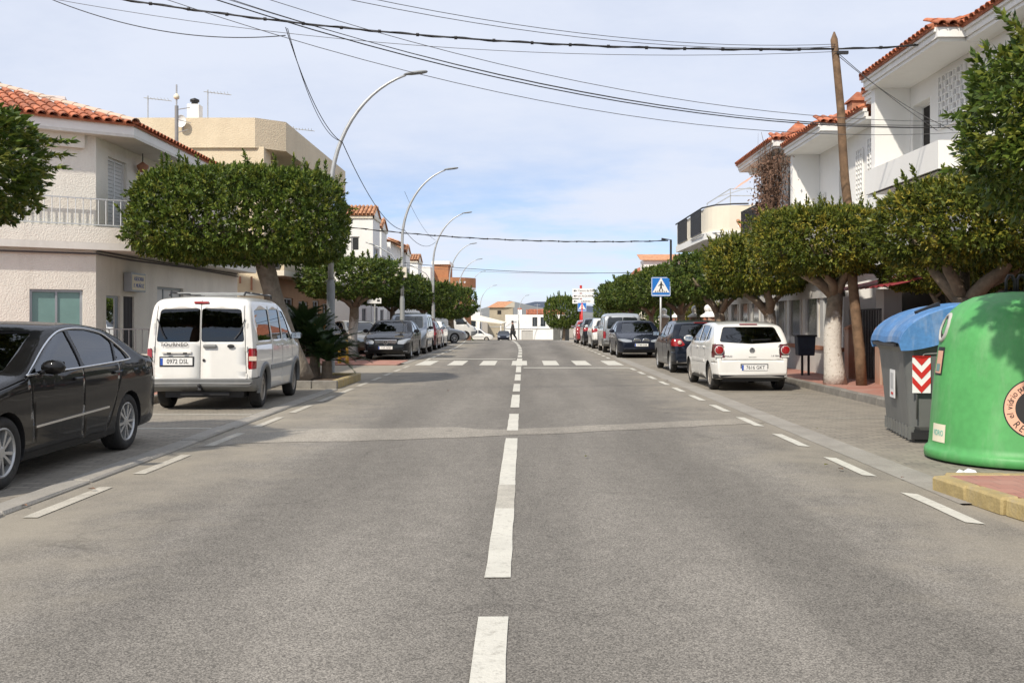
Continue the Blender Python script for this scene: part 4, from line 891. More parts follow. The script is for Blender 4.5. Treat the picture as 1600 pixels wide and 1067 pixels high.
sp['panels'] = both('headlamp', [(.36,.64),(.60,.62),(.88,.68),(.90,.80),(.62,.745),(.38,.74)], 'end', 1, 'head_glass', .006)+both('tail_lamp', [(.48,.80),(.90,.82),(.90,.98),(.50,.95)], 'end', -1, 'lamp_red', .004)
sp['plates'] = [(1,.52,.26,.055,'9748 GGB',0)]; sp['extra'] = front_extra('kidney')
build_car('parked_car', sp, 'paint_navy', (4.62,40.6,.004), R(180), 'navy saloon with twin oval grille facing the camera on the right')
# --- dark saloon facing us on the left, with star on its grille
sp = spec_saloon(None,.885); sp['rim'] = 'plain'; sp['handle_m'] = 'paint_slate'; sp.pop('strips'); sp.pop('chrome_line')
sp['panels'] = both('headlamp', [(.44,.58),(.66,.57),(.88,.66),(.88,.79),(.70,.755),(.46,.71)], 'end', 1, 'head_glass', .006)+both('tail_lamp', [(.48,.80),(.90,.82),(.90,.98),(.50,.95)], 'end', -1, 'lamp_red', .004)
sp['plates'] = [(1,.44,.26,.055,'1125 GGD',0)]; sp['extra'] = front_extra('star')
build_car('parked_car', sp, 'paint_slate', (-5.12,38.6,.03), R(180), 'dark slate saloon with chrome grille and round star badge facing the camera')

# --- the rest of the parked rows
def generic(kind, rear=True):
    if kind == 'hatch':
        s = spec_hatch(4.0,.86,1.48,2.52); s['panels'] = both('tail_lamp', [(.55,.74),(.88,.75),(.88,.97),(.60,.99)], 'end', -1, 'lamp_red', .006)+both('headlamp', [(.45,.60),(.80,.62),(.80,.80),(.50,.76)], 'end', 1, 'head_glass', .004)
    elif kind == 'suv':
        s = spec_hatch(4.1,.885,1.60,2.55); s['Rw'] = .34; s['panels'] = both('tail_lamp', [(.52,.90),(.90,.84),(.90,1.02),(.62,1.06)], 'end', -1, 'lamp_red', .008)+[('bumper', [(-.95,.15),(.95,.15),(.95,.46),(-.95,.46)], 'end', -1, 'black_plastic', .006)]+both('headlamp', [(.45,.70),(.80,.72),(.80,.90),(.50,.86)], 'end', 1, 'head_glass', .004)
    elif kind == 'saloon':
        s = spec_saloon(None,.89); s.pop('strips'); s['panels'] = both('headlamp', [(.44,.58),(.66,.57),(.88,.66),(.88,.79),(.70,.755),(.46,.71)], 'end', 1, 'head_glass', .006)+both('tail_lamp', [(.48,.80),(.90,.82),(.90,.98),(.50,.95)], 'end', -1, 'lamp_red', .004)
    elif kind == 'van':
        s = dict(van); s.pop('extra'); s['panels'] = [p for p in van['panels']]; s['plates'] = []
    s['handle_m'] = None; s['glass'] = 'glass_opaque'; s['glass_rear'] = 'glass_opaque'; return s
def park(kind, pm, x, y, rz, label, cat='car', plate=-1, **kw):
    s = generic(kind); s['handle_m'] = pm
    if plate: s['plates'] = [(plate, .62 if plate < 0 else .46, .26, .055, '', 0)]
    s.update(kw); return build_car('parked_car' if cat == 'car' else 'parked_van', s, pm, (x,y,zg(y)+.004), R(rz), label, detail=1, cat=cat)
park('van', 'paint_silver', 4.52, 46.6, 0, 'silver van parked behind the navy saloon in the right row', 'van')
park('suv', 'paint_white', 4.40, 52.4, 0, 'white compact crossover with tall round body in the right row')
park('suv', 'paint_slate', 4.30, 58.0, 0, 'dark grey crossover parked between the white crossover and the red car')
park('hatch', 'paint_red', 4.15, 63.4, 0, 'red hatchback at the far end of the right row')
park('van', 'paint_greyblue', -5.15, 44.6, 180, 'grey blue estate parked behind the slate saloon on the left', 'van')
park('saloon', 'paint_beige', -7.35, 43.2, 208, 'champagne estate car parked askew behind the left kerbside tree')
park('saloon', 'paint_black', -8.55, 40.4, 200, 'dark car mostly hidden behind the tree and the cycad')
park('hatch', 'paint_maroon', -5.15, 50.2, 0, 'maroon hatchback behind the grey blue estate')
park('hatch', 'paint_white', -5.2, 54.8, 0, 'white hatchback in the left row beside the maroon one')
park('suv', 'paint_red', -5.9, 57.2, 0, 'bright red crossover in the left row under the tree')
park('saloon', 'paint_silver', -6.05, 63.2, -60, 'silver coupe with its nose turned towards the road', rim='twin')
# large panel van
lv = dict(hull=dict(W=1.0, top=[(2.9,.55),(2.92,.85),(2.78,1.05),(2.3,1.22),(1.75,1.95),(1.5,2.15),(1.2,2.25),(-2.2,2.28),(-2.5,2.2),(-2.56,1.6),(-2.58,.6)], bot=[(-2.6,.55),(-2.4,.36),(0,.32),(2.6,.33),(2.95,.5)], belt=1.2, roof=2.28, tumble=.10, plan_f=(.6,.2), plan_r=(.2,.05), rc=.1, rroof=.12),
    yf=1.95, yr=-1.5, Rw=.34, rim='cap', rim_r=.2, spokes=8, arch=1.15, side_windows=[('front_window', [(2.1,1.25),(1.2,1.22),(1.2,1.85),(1.6,1.85)])], windscreen=[(-.8,1.25),(.8,1.25),(.72,1.95),(-.72,1.95)], ws_min=1.3, glass='glass_opaque', mirror=(2.0,1.35,.15), mirror_m='black_plastic', pan_min=1.8,
    panels=both('headlamp', [(.6,.8),(.92,.85),(.92,1.08),(.7,1.0)], 'end', 1, 'head_glass', .006)+[('bumper', [(-1.1,.3),(1.1,.3),(1.1,.68),(-1.1,.68)], 'end', 1, 'grey_plastic', .01)])
build_car('parked_van', lv, 'paint_white', (-6.75,77.5,zg(77)), R(-72), 'large white panel van nosing out towards the road', detail=1, cat='van')
park('van', 'paint_white', -6.6, 141, -92, 'white van crossing beyond the brow of the road', 'van', 0)
park('saloon', 'paint_navy', -2.9, 143, 180, 'dark saloon waiting beyond the brow beside the walking person')
park('hatch', 'paint_maroon', 8.8, 136, 150, 'dark red car parked beyond the brow on the right')
park('hatch', 'paint_slate', 11.4, 133, 190, 'dark hatchback beside the far grey waste container')
# ------------------------------------------------------------------ roof tile pieces
def tile_mesh(r=.095, L=.44, m='tile_red', t=.014):
    bm = MB(); n = 6; P = []
    for y, k in ((0,1.0),(L,.86)):
        P.append([(r*k*math.cos(math.pi*i/n), y, r*k*.8*math.sin(math.pi*i/n)) for i in range(n+1)]+[((r-t)*k*math.cos(math.pi*i/n), y, (r-t)*k*.8*math.sin(math.pi*i/n)) for i in range(n,-1,-1)])
    c = len(P[0]); bm.grid([p+[p[0]] for p in P]); o = len(bm.v)
    bm.add(P[0], [(i,c-1-i,c-2-i,i+1) for i in range(n)])
    me = bpy.data.meshes.new('roof_tile'); me.from_pydata(bm.v, [], bm.f); me.materials.append(MATS[m]); me.polygons.foreach_set('use_smooth', [True]*len(me.polygons)); me.update(); return me
TILE_R, TILE_O, TILE_H = tile_mesh(), tile_mesh(m='tile_orange'), tile_mesh(.12,.46,'mortar')
def tile_rows(par, org, e, up, tan, nu, nv, pitch=.215, ex=.37, me=None, keep=None, root=(0,0,0), name='roof_tile', du=0.0):
    """lay tiles: e along the eave, up = horizontal direction up the slope"""
    e = Vector((e[0],e[1],0)).normalized(); up = Vector((up[0],up[1],0)).normalized(); sl = (up+Vector((0,0,tan))).normalized()
    nrm = e.cross(sl); nrm = nrm if nrm.z > 0 else -nrm; M = Matrix((sl.cross(nrm), sl, nrm)).transposed(); cnt = 0
    for j in range(nv):
        for i in range(nu):
            u, v = (i+.5)*pitch+du, j*ex-.07
            if keep and not keep(u, v+ex*.5): continue
            p = Vector(org)+e*u+sl*v+nrm*(.012+.010*(j%2)); rot = M.to_euler(); rot.rotate_axis('Z', random.uniform(-.02,.02))
            link_mesh(name, me or TILE_R, par, p-Vector(root), rot); cnt += 1
    return cnt
def deck(par, pts, m='tile_red', name='roof_deck', th=.05):
    mb = MB(); n = len(pts); mb.add([Vector(p) for p in pts]+[Vector(p)-Vector((0,0,th)) for p in pts], [tuple(range(n)), tuple(range(2*n-1,n-1,-1))]+[(i,n+i,n+(i+1)%n,(i+1)%n) for i in range(n)]); return mb.build(name, m, par)
def balusters(par, a, b, z0, z1, sp, w, m, rail=True, rw=.035, low=.05):
    a = Vector((a[0],a[1],0)); b = Vector((b[0],b[1],0)); L = (b-a).length; n = int(L/sp)
    if rail:
        for z in (z1-rw/2, z0+low): MB().bar(a+Vector((0,0,z)), b+Vector((0,0,z)), rw).build('handrail' if z > z0+.2 else 'bottom_rail', m, par)
    me = None
    for i in range(n+1):
        p = a.lerp(b, i/n)
        off = Vector((0,0,0)); q = par
        while q is not None: off += q.location; q = q.parent
        if me is None:
            o = MB().box(-w/2,w/2,-w/2,w/2,0,z1-z0-low-rw).build('baluster', m); COL.objects.unlink(o); me = o.data; bpy.data.objects.remove(o)
        link_mesh('baluster', me, par, Vector((p.x,p.y,z0+low+rw/2))-off)

# ------------------------------------------------------------------ corner house on the left
C = Vector((-9.27,21.23,0)); dA = Vector((-.82,-.57,0)).normalized(); nA = Vector((.57,-.82,0)).normalized()
h1 = thing('corner_house', (-9.27,21.23,0), 'white rough stucco corner house with red tiled hip roof and corner balcony', 'house')
FA = Fr(C, -dA, nA)        # camera-facing side: u = 0 at the corner, negative to the left
FB = Fr(C, (0,1), (1,0))   # street side
wA = (-1.30,-.26,1.00,2.15); ws = [(.52,1.28,.35,2.05),(1.45,2.08,.13,2.05),(3.55,5.45,1.15,2.35),(.62,1.65,3.6,5.15)]
wa = [(-3.3,-2.2,3.6,5.1)]
mb = MB(); FA.wall(mb, -6.5, 0, 0, 5.75, [wA]+wa); FB.wall(mb, 0, 10.5, 0, 5.75, ws)
e = C+dA*6.5; mb.add([(e.x,e.y,0),(e.x-3,e.y+6,0),(-16,31.73,0),(-9.27,31.73,0),(e.x,e.y,5.75),(e.x-3,e.y+6,5.75),(-16,31.73,5.75),(-9.27,31.73,5.75)], [(0,1,5,4),(1,2,6,5),(2,3,7,6)])
mb.build('wall', 'stucco_white', h1)
FA.window(h1, wA, 'frame_grey', 'shutter_green', .10, .055, 1); FA.window(h1, wa[0], 'frame_white', shutter='shutter_pale')
FB.window(h1, ws[0], 'frame_grey', 'shop_glass', .10, .05, 0, name='display_window'); FB.window(h1, ws[2], 'frame_grey', 'shutter_pale', .12, .06, 2); FB.window(h1, ws[3], 'frame_white', shutter='shutter_pale', name='balcony_door')
mb = MB(); FB.box(mb, ws[0][0]+.05,ws[0][1]-.05,-.5,-.45,.4,2.0); mb.build('display_back', 'panel_grey', h1)
for i, (c, z) in enumerate((('salmon',1.45),('teal',1.2),('red_paint',.95),('cream_ink',1.7))): mb = MB(); FB.box(mb, ws[0][0]+.15,ws[0][1]-.12,-.44,-.42,z-.11,z+.08); mb.build('poster', c, h1)
mb = MB(); FB.box(mb, ws[1][0],ws[1][1],-.16,-.13,.13,2.05); dd = mb.build('shop_door', 'glass_dark', h1)
for k in range(8): a = ws[1][0]+.03+k*.081; mb = MB(); FB.box(mb, a-.012,a+.012,-.06,-.035,.13,2.05); mb.build('grille_bar', 'cable_grey', dd)
bo = Vector((-8.6,21.45)); bl = bo+Vector((dA.x,dA.y))*6.3
bal = [(bo.x,bo.y),(bo.x-.05,31.7),(-9.269,31.7),(-9.269,21.23),(e.x+.001,e.y),(bl.x,bl.y)]
MB().prism(bal, 3.01, 3.16).build('balcony_floor', 'soffit', h1)
par_in = [(bo.x-.16,bo.y+.13),(bl.x-.05,bl.y+.15)]
mb = MB(); mb.prism([(bo.x,bo.y),(bo.x-.16,bo.y+.10),(bl.x-.09,bl.y+.13),(bl.x,bl.y)], 3.161, 3.5); mb.prism([(bo.x,bo.y),(bo.x-.05,32.8),(bo.x-.2,32.8),(bo.x-.16,bo.y+.10)], 3.161, 3.5)
bp = mb.build('balcony_parapet', 'stucco_white', h1)
balusters(bp, (bo.x-.08,bo.y+.05), (bl.x-.04,bl.y+.07), 3.5, 4.12, .15, .016, 'rail_grey', rw=.026); balusters(bp, (bo.x-.08,bo.y+.07), (bo.x-.1,26.5), 3.5, 4.12, .15, .016, 'rail_grey', rw=.026)
MB().tube([(bl.x*.45+bo.x*.55,bl.y*.45+bo.y*.55+.1,3.5),(bl.x*.45+bo.x*.55,bl.y*.45+bo.y*.55+.1,4.75)], .018, 6).build('clothes_post', 'rail_grey', h1)
ev = [(-8.5,21.36),(-8.5,31.72),(-9.268,31.72),(-9.268,21.232),(e.x+.002,e.y+.003),(bl.x+.02,bl.y-.15)]
MB().prism(ev, 5.47, 5.53).build('soffit', 'soffit', h1)
mb = MB(); mb.prism([(-8.5,21.36),(-8.60,21.49),(bl.x-.05,bl.y-.02),(bl.x+.02,bl.y-.15)], 5.531, 5.73); mb.prism([(-8.5,21.36),(-8.5,32.8),(-8.6,32.8),(-8.60,21.49)], 5.531, 5.73); mb.build('fascia', 'plaster_white', h1)
mb = MB(); FA.box(mb,-6.4,-.25,.003,.12,5.18,5.469); mb.build('beam', 'stucco_white', h1)
E = Vector((-8.47,21.31,5.76)); tn = .313; bis = Vector((-.886,.464,0))
top = E+bis*5.2+Vector((0,0,1.445)); ea = E+dA*7.2
deck(h1, [E, (E.x,32.8,E.z), (top.x,32.8,top.z), top]); deck(h1, [ea, E, top, (ea+Vector((-nA.x*4.6,-nA.y*4.6,1.44)))])
tile_rows(h1, E, dA, -nA, tn, 30, 11, keep=lambda u,v: u > .522*v+.02 and u < 6.3, root=h1.location)
tile_rows(h1, E, (0,1), (-1,0), tn, 52, 1, root=h1.location)
sl = (bis*5.2+Vector((0,0,1.445))); sd_ = sl.normalized(); nn = Vector((0,0,1)); xx = sd_.cross(nn).normalized(); Mh = Matrix((xx, sd_, xx.cross(sd_))).transposed()
for k in range(13): link_mesh('hip_tile', TILE_H, h1, E+sd_*(k*.40-.05)+Vector((0,0,.045))-h1.location, Mh.to_euler())
MB().prism([(-13.2,24.6),(-11.8,25.2),(-12.6,27.5),(-14.2,27)], 6.2, 7.25).build('roof_parapet', 'plaster_white', h1)
s1 = thing('shop_sign', (-9.26,23.0,2.1), 'small cream light box sign with blue lettering over the grilled shop door', 'sign')
mb = MB(); FB.box(mb, 1.42,2.28,.02,.20,2.16,2.60); mb.build('box', 'frame_grey', s1, bev=.01); mb = MB(); FB.box(mb, 1.46,2.24,.20,.206,2.20,2.56); mb.build('face', 'cream_ink', s1)
for t, z in (('ASESORIA',2.46),('F. MUÑOZ',2.30)): put_text(t, .13, 'plate_blue', s1, Vector((-9.27+.208,23.08,z))-s1.location, (R(90),0,R(90)))
l1 = thing('hanging_lamp', (-9.1,23.4,5.02), 'dark lantern hanging under the eave of the corner house', 'lamp')
MB().tube([(-9.1,23.4,5.47),(-9.1,23.4,5.26)], .012, 6).build('rod', 'iron_dark', l1); MB().lathe([(.02,.0),(.10,.02),(.14,.16),(.03,.24),(.01,.26)], 12, (-9.1,23.4,5.02)).build('shade', 'chimney_brick', l1, sm=True)
mb = MB(); mb.tube([(-12.5,18.93,2.92),(-9.22,21.18,2.93),(-9.20,23,2.90),(-9.20,27,2.93),(-9.21,31.6,2.90)], .022, 6); mb.tube([(-9.22,21.2,2.99),(-9.20,24,2.96),(-9.20,31.6,2.97)], .016, 6); mb.build('wall_cable', 'cable_grey', None, 'dark cables clipped along the corner house under its balcony', 'cable')
# low porch wall with rail beside the shop door
pw = thing('porch_wall', (-9.0,21.1,.13), 'low white porch wall with grey railing between the black saloon and the van', 'wall')
MB().box(-9.2,-7.3,20.55,20.75,.0,.78).build('wall', 'stucco_white', pw); balusters(pw, (-9.15,20.65), (-7.35,20.65), .78, 1.32, .13, .015, 'cable_grey', rw=.025)

# ------------------------------------------------------------------ cream apartment block behind it
h2 = thing('apartment_block', (-14,36.2,0), 'cream apartment block with flat parapet roof and deep top terrace', 'building')
F2 = Fr((-9.6,36.2), (1,0), (0,-1)); F2s = Fr((-9.6,36.2), (0,1), (1,0))
mb = MB(); F2.wall(mb, -12, 0, 0, 7.9, [(-5.4,-4.2,4.6,5.9),(-8.4,-7.2,4.6,5.9)]); F2s.wall(mb, 0, 13, 3.3, 5.6, [(1.2,2.6,3.5,5.4),(4.6,6.4,3.9,5.3),(8.4,9.8,3.5,5.4)])
F2s.wall(mb, 0, 1.0, 5.6, 7.9); mb.add([(-21.6,36.2,0),(-21.6,49.2,0),(-9.6,49.2,0),(-21.6,36.2,8.6),(-21.6,49.2,8.6),(-9.6,49.2,8.6)], [(0,1,4,3),(1,2,5,4)]); mb.build('wall', 'plaster_cream', h2)
for h in ((-5.4,-4.2,4.6,5.9),(-8.4,-7.2,4.6,5.9)): F2.window(h2, h, 'frame_white', 'glass_dark', sill='plaster_pale')
for h in ((1.2,2.6,3.5,5.4),(4.6,6.4,3.9,5.3),(8.4,9.8,3.5,5.4)): F2s.window(h2, h, 'frame_white', 'glass_dark')
mb = MB(); mb.prism([(-21.6,36.1),(-9.9,36.1),(-8.95,36.9),(-8.95,49.2),(-21.6,49.2)], 7.85, 8.95); mb.build('roof_parapet', 'plaster_cream', h2)
mb = MB(); mb.box(-12.4,-12.3,37.2,49.2,5.6,7.85); mb.build('terrace_back', 'plaster_cream', h2)
for y in (38.5,42,45.5): MB().box(-12.3,-12.24,y,y+1.3,5.7,7.6).build('terrace_door', 'glass_dark', h2)
MB().prism([(-12.3,36.21),(-9.1,36.3),(-9.0,49.2),(-12.3,49.2)], 5.42, 5.6).build('terrace_floor', 'plaster_pale', h2)
for y in (40.2,44.4,48.7): MB().box(-9.35,-9.1,y,y+.3,5.61,7.84).build('pillar', 'plaster_pale', h2)
MB().box(-9.3,-9.05,37.2,49.2,5.61,6.35).build('terrace_parapet', 'plaster_cream', h2)
MB().prism([(-9.59,36.4),(-8.9,36.4),(-8.9,49.2),(-9.59,49.2)], 3.15, 3.35).build('balcony_slab', 'plaster_pale', h2)
MB().prism([(-9.05,36.4),(-8.9,36.4),(-8.9,44),(-9.05,44)], 3.351, 4.15).build('balcony_parapet', 'plaster_cream', h2)
mb = MB(); F2s.wall(mb, .003, 13, 0, 3.149, [(.9,2.2,.06,2.3),(3.1,4.6,.06,2.4),(5.6,7.4,.9,2.3),(8.4,9.8,.06,2.4),(10.6,12.2,.9,2.3)]); mb.build('shopfront', 'plaster_orange', h2)
for h in ((.9,2.2,.06,2.3),(3.1,4.6,.06,2.4),(5.6,7.4,.9,2.3),(8.4,9.8,.06,2.4),(10.6,12.2,.9,2.3)): F2s.window(h2, h, 'frame_white', 'glass_dark')
for k in range(5): MB().box(-10.9+k*.42,-10.84+k*.42,36.08,36.14,2.6+.25*(k%2),3.1).build('downpipe', 'chimney_brick', h2)
MB().box(-14.5,-14.0,36.02,36.18,6.35,6.40).build('wall_pipe', 'iron_dark', h2)
mb = MB(); mb.box(-21.4,-11.2,38,48.8,8.951,9.1); mb.build('roof_deck', 'plaster_white', h2)
ch = thing('chimney', (-12.3,36.8,8.9), 'white chimney with dark cowl on the cream block', 'chimney'); MB().box(-12.55,-12.1,36.5,36.95,8.85,9.55).build('stack', 'plaster_white', ch, bev=.02); MB().lathe([(.12,0),(.12,.1),(.17,.12),(.17,.2),(.03,.26)], 14, (-12.33,36.72,9.55)).build('cowl', 'iron_dark', ch, sm=True)
ds = thing('satellite_dish', (-12.6,36.0,8.4), 'white satellite dish fixed below the chimney', 'dish'); mb = MB(); q = MB().lathe([(.001,.0),(.15,.02),(.30,.09),(.36,.14),(.35,.15)], 18, axis='y'); mb.add([(p[0]*.55-12.55,35.95-p[1]*.6,p[2]*.65+8.78) for p in q.v], q.f); mb.build('reflector', 'plaster_white', ds, sm=True); MB().tube([(-12.55,36.1,8.5),(-12.55,35.98,8.78)], .025, 6).build('arm', 'galv', ds)
def antenna(x, y, z, h, label, rz=0.2):
    a = thing('roof_antenna', (x,y,z), label, 'antenna', 'television antennas on the cream block'); MB().tube([(x,y,z),(x,y,z+h)], .022, 6).build('mast', 'galv', a); c, s = math.cos(rz), math.sin(rz)
    MB().tube([(x-.15*c,y-.15*s,z+h-.08),(x+.85*c,y+.85*s,z+h-.16)], .016, 5).build('boom', 'galv', a)
    for k in range(7): d = .12*k; p = Vector((x+d*c,y+d*s,z+h-.1)); MB().tube([p+Vector((-s*.22,c*.22,0)),p+Vector((s*.22,-c*.22,0))], .008, 4).build('element', 'galv', a)
antenna(-14.0,36.5,8.9,.95,'television antenna at the left end of the cream roof'); antenna(-11.8,36.6,8.9,1.2,'television antenna just right of the white chimney'); antenna(-9.4,40,8.9,.5,'short antenna on the street parapet of the cream block')
rp = thing('roof_mast', (-9.0,25.4,5.9), 'grey mast with a bulb and wires standing on the corner house roof', 'mast'); MB().tube([(-9.0,25.4,5.8),(-9.0,25.4,7.05)], .05, 8).build('pole', 'pole_dark', rp); MB().tube([(-9.0,25.4,7.05),(-9.0,25.4,7.6)], .022, 6).build('tip', 'galv', rp); MB().lathe([(.001,0),(.07,.04),(.075,.1),(.03,.16),(.001,.17)], 10, (-9.0,25.4,7.2)).build('bulb', 'cream_ink', rp, sm=True)
for a, b in (((.0,0),(.35,.05)),((0,-.25),(.38,-.35)),((0,-.6),(.30,-.52))): MB().bar((-9.0+a[0],25.4,6.95+a[1]),(-9.0+b[0],25.38,6.95+b[1]),.018).build('bracket', 'pole_dark', rp)

# ------------------------------------------------------------------ white terrace of gabled houses, left
def gable_house(y0, wt, x1, ztop, name_label, xw=-9.6, dep=6.0, zt2=6.6, L=7.0):
    r = thing('terrace_house', (xw,y0,zg(y0)), name_label, 'house', 'white gabled terrace on the left'); g = zg(y0)
    Fs = Fr((xw,y0), (0,1), (1,0)); Ff = Fr((xw,y0), (1,0), (0,-1)); ho = [(1.2,2.3,g+3.6,g+5.4),(3.6,4.9,g+3.6,g+5.4),(1.0,2.4,g+.1,g+2.3),(3.6,5.2,g+.9,g+2.2)]
    ho = [h for h in ho if h[1] < L-.2]
    mb = MB(); Fs.wall(mb, 0, L, g-.5, zt2, ho); Ff.wall(mb, -dep, 0, g-.5, zt2); mb.add([(xw-dep,y0,zt2),(xw,y0,zt2),(xw,y0+L,zt2),(xw-dep,y0+L,zt2)], [(0,1,2,3)]); mb.add([(xw-dep,y0+L,g-.5),(xw,y0+L,g-.5),(xw,y0+L,zt2),(xw-dep,y0+L,zt2)], [(0,1,2,3)]); mb.build('wall', 'plaster_white', r)
    for h in ho: Fs.window(r, h, 'frame_grey', 'glass_dark')
    # projecting gabled bay
    xb = x1-2.4; ze = ztop-.62; mb = MB(); Fb = Fr((x1,y0), (0,1), (1,0)); Fc = Fr((xb,y0-.003), (1,0), (0,-1))
    hb = (.35,wt-.35,3.7+g,5.6+g); hc = (1.2,1.65,5.35,6.15)
    Fb.wall(mb, 0, wt, 3.2+g, ze, [hb]); Fc.wall(mb, 0, 2.4, 3.2+g, ze, [hc]); mb.add([(xb,y0+wt,3.2+g),(x1,y0+wt,3.2+g),(x1,y0+wt,ze),(xb,y0+wt,ze)], [(0,1,2,3)]); mb.add([(xb,y0,3.2+g),(x1,y0,3.2+g),(x1,y0+wt,3.2+g),(xb,y0+wt,3.2+g)], [(0,1,2,3)])
    mb.add([(x1,y0,ze),(x1,y0+wt,ze),(x1,y0+wt/2,ztop-.04)], [(0,1,2)]); mb.build('bay', 'plaster_white', r)
    Fb.window(r, hb, 'frame_white', 'glass_dark'); Fc.window(r, hc, 'frame_white', 'glass_dark', bars=0)
    tn = (ztop-ze)/(wt/2+.1)
    for s in (1,-1):
        ye = y0-.12 if s > 0 else y0+wt+.12; xr = x1+.10
        deck(r, [(xb,ye,ze-.02),(xr,ye,ze-.02),(xr,y0+wt/2,ztop),(xb,y0+wt/2,ztop)] if s > 0 else [(xr,ye,ze-.02),(xb,ye,ze-.02),(xb,y0+wt/2,ztop),(xr,y0+wt/2,ztop)], 'tile_orange', th=.06)
    tile_rows(r, (xb,y0-.14,ze), (1,0), (0,1), tn, 11, 4 if wt > 2 else 3, me=TILE_O, root=r.location, pitch=.225)
    mb = MB(); mb.box(xb,x1+.08,y0-.08,y0-.004,ze-.22,ze-.04); mb.box(x1+.003,x1+.08,y0-.08,y0+wt+.08,ze-.22,ze-.04); mb.build('cornice', 'plaster_pale', r)
    return r
gable_house(54.6,2.6,-8.4,8.0,'white gabled terrace house with orange roof nearest the cream block')
gable_house(62.0,2.4,-9.0,8.0,'second white gabled house of the left terrace', zt2=6.9)
h = gable_house(75.0,2.6,-9.0,7.35,'third white gabled house of the left terrace', zt2=6.2)
gable_house(83.0,3.0,-8.95,7.2,'farthest white gabled house of the left terrace', zt2=5.8, L=10)
r = thing('townhouse', (-9.6,69.2,0), 'white townhouse with brown eave between the gabled houses', 'house'); mb = MB(); mb.box(-16,-9.4,69.2,74.9,-.5,7.0); mb.build('wall', 'plaster_white', r); deck(r, [(-8.9,69.1,7.0),(-8.9,75,7.0),(-12,75,8.0),(-12,69.1,8.0)], 'tile_orange'); tile_rows(r, (-8.9,69.1,7.04), (0,1), (-1,0), .32, 26, 2, me=TILE_O, root=r.location)
for k in range(4): MB().box(-9.4,-9.35,69.7+k*1.3,70.4+k*1.3,4.3,5.9).build('window', 'glass_dark', r)
# brick corner building with curved balcony
r = thing('brick_building', (-10,102,zg(102)), 'orange brick and white apartment building with curved balcony', 'building')
MB().box(-20,-11.6,96,112,-2,8.2).build('wall', 'plaster_white', r); MB().box(-11.6,-10.3,94.5,99,-2,7.2).build('brick_bay', 'brick_orange', r); MB().box(-11.55,-9.6,101,108,-2,7.0).build('white_tower', 'plaster_white', r)
MB().box(-9.6,-8.0,104,110,-2,7.4).build('brick_tower', 'brick_orange', r); MB().box(-9.75,-7.85,103.85,110.15,7.4,7.75).build('cornice', 'plaster_white', r)
P = [(-9.59,103.2)]+[(-8.2+3.0*math.sin(t),106.5-3.4*math.cos(t)) for t in np.linspace(0,math.pi,14)]+[(-9.59,109.9)]
MB().prism(P, 4.75, 4.98).build('balcony_slab', 'plaster_white', r); MB().prism([(x+.02 if x > -9 else x,y) for x,y in P], 4.981, 6.0).build('balcony_parapet', 'brick_orange', r); MB().prism([(x-.5,y) for x,y in P], -2, 4.749).build('lower_wall', 'brick_orange', r)
for k in range(3): MB().lathe([(.001,0),(.11,0),(.11,.05)], 10, (-7.0+.38*k,103.15+.16*k,5.5), 'y').build('round_opening', 'plaster_white', r)
# ------------------------------------------------------------------ buildings across the end of the road
r = thing('end_house', (.5,158,-1.6), 'low white house with red roof and garage door at the end of the road', 'house')
F = Fr((-2.9,155), (1,0), (0,-1)); hs = [(4.3,5.1,.45,1.95),(5.6,6.4,.45,1.95),(2.6,4.4,-1.6,-.15)]
mb = MB(); F.wall(mb, 0, 9.5, -1.7, 2.35, hs); mb.add([(-2.9,155,-1.7),(-2.9,165,-1.7),(-2.9,165,2.35),(-2.9,155,2.35)], [(0,1,2,3)]); mb.add([(-2.9,155,2.35),(6.6,155,2.35),(6.6,165,2.35),(-2.9,165,2.35)], [(0,1,2,3)]); mb.build('wall', 'plaster_white', r)
F.window(r, hs[0], 'frame_grey', 'glass_dark'); F.window(r, hs[1], 'frame_grey', 'glass_dark'); mb = MB(); F.box(mb, 2.6,4.4,-.14,-.1,-1.6,-.15); mb.build('garage_door', 'plaster_grey', r); mb = MB(); F.box(mb, 0,9.5,.003,.12,.15,.28); mb.build('string_course', 'plaster_white', r)
deck(r, [(.4,157.5,2.4),(6.6,157.5,2.4),(6.6,161,3.3),(.9,161,3.3)], 'tile_red'); tile_rows(r, (.4,157.45,2.42), (1,0), (0,1), .26, 28, 8, me=TILE_R, root=r.location)
MB().box(-.9,-.3,157,157.6,2.351,3.2).build('chimney', 'plaster_white', r); MB().lathe([(.42,0),(.3,.2),(.05,.26)], 8, (-.6,157.3,3.2)).build('chimney_cap', 'tile_red', r)
mb = MB(); mb.tube([(2.2,156.5,2.35),(2.2,156.5,4.1)], .03, 5); mb.tube([(1.7,156.5,3.9),(2.7,156.5,3.9)], .02, 4); mb.build('aerial', 'galv', r)
r = thing('stone_house', (-6,185,-1.6), 'unrendered tan house with clay roof rising behind the end house', 'house'); mb = MB(); mb.box(-6.6,-1.0,180,195,-2,1.9); mb.box(-6.4,-2.0,184,195,1.9,3.9); mb.build('wall', 'plaster_tan', r); deck(r, [(-6.8,183.6,3.9),(-3.6,183.6,3.9),(-2.0,190,5.1),(-5,190,5.1)], 'tile_orange'); deck(r, [(-3.6,183.6,3.9),(-1.7,184,3.9),(-1.7,190,5.0),(-2.0,190,5.1)], 'plaster_tan'); MB().box(-4.9,-4.2,183.93,184,2.6,3.3).build('window', 'dark_void', r); MB().box(-6.4,-1.2,179.93,179.99,.2,.35).build('ledge', 'plaster_grey', r)
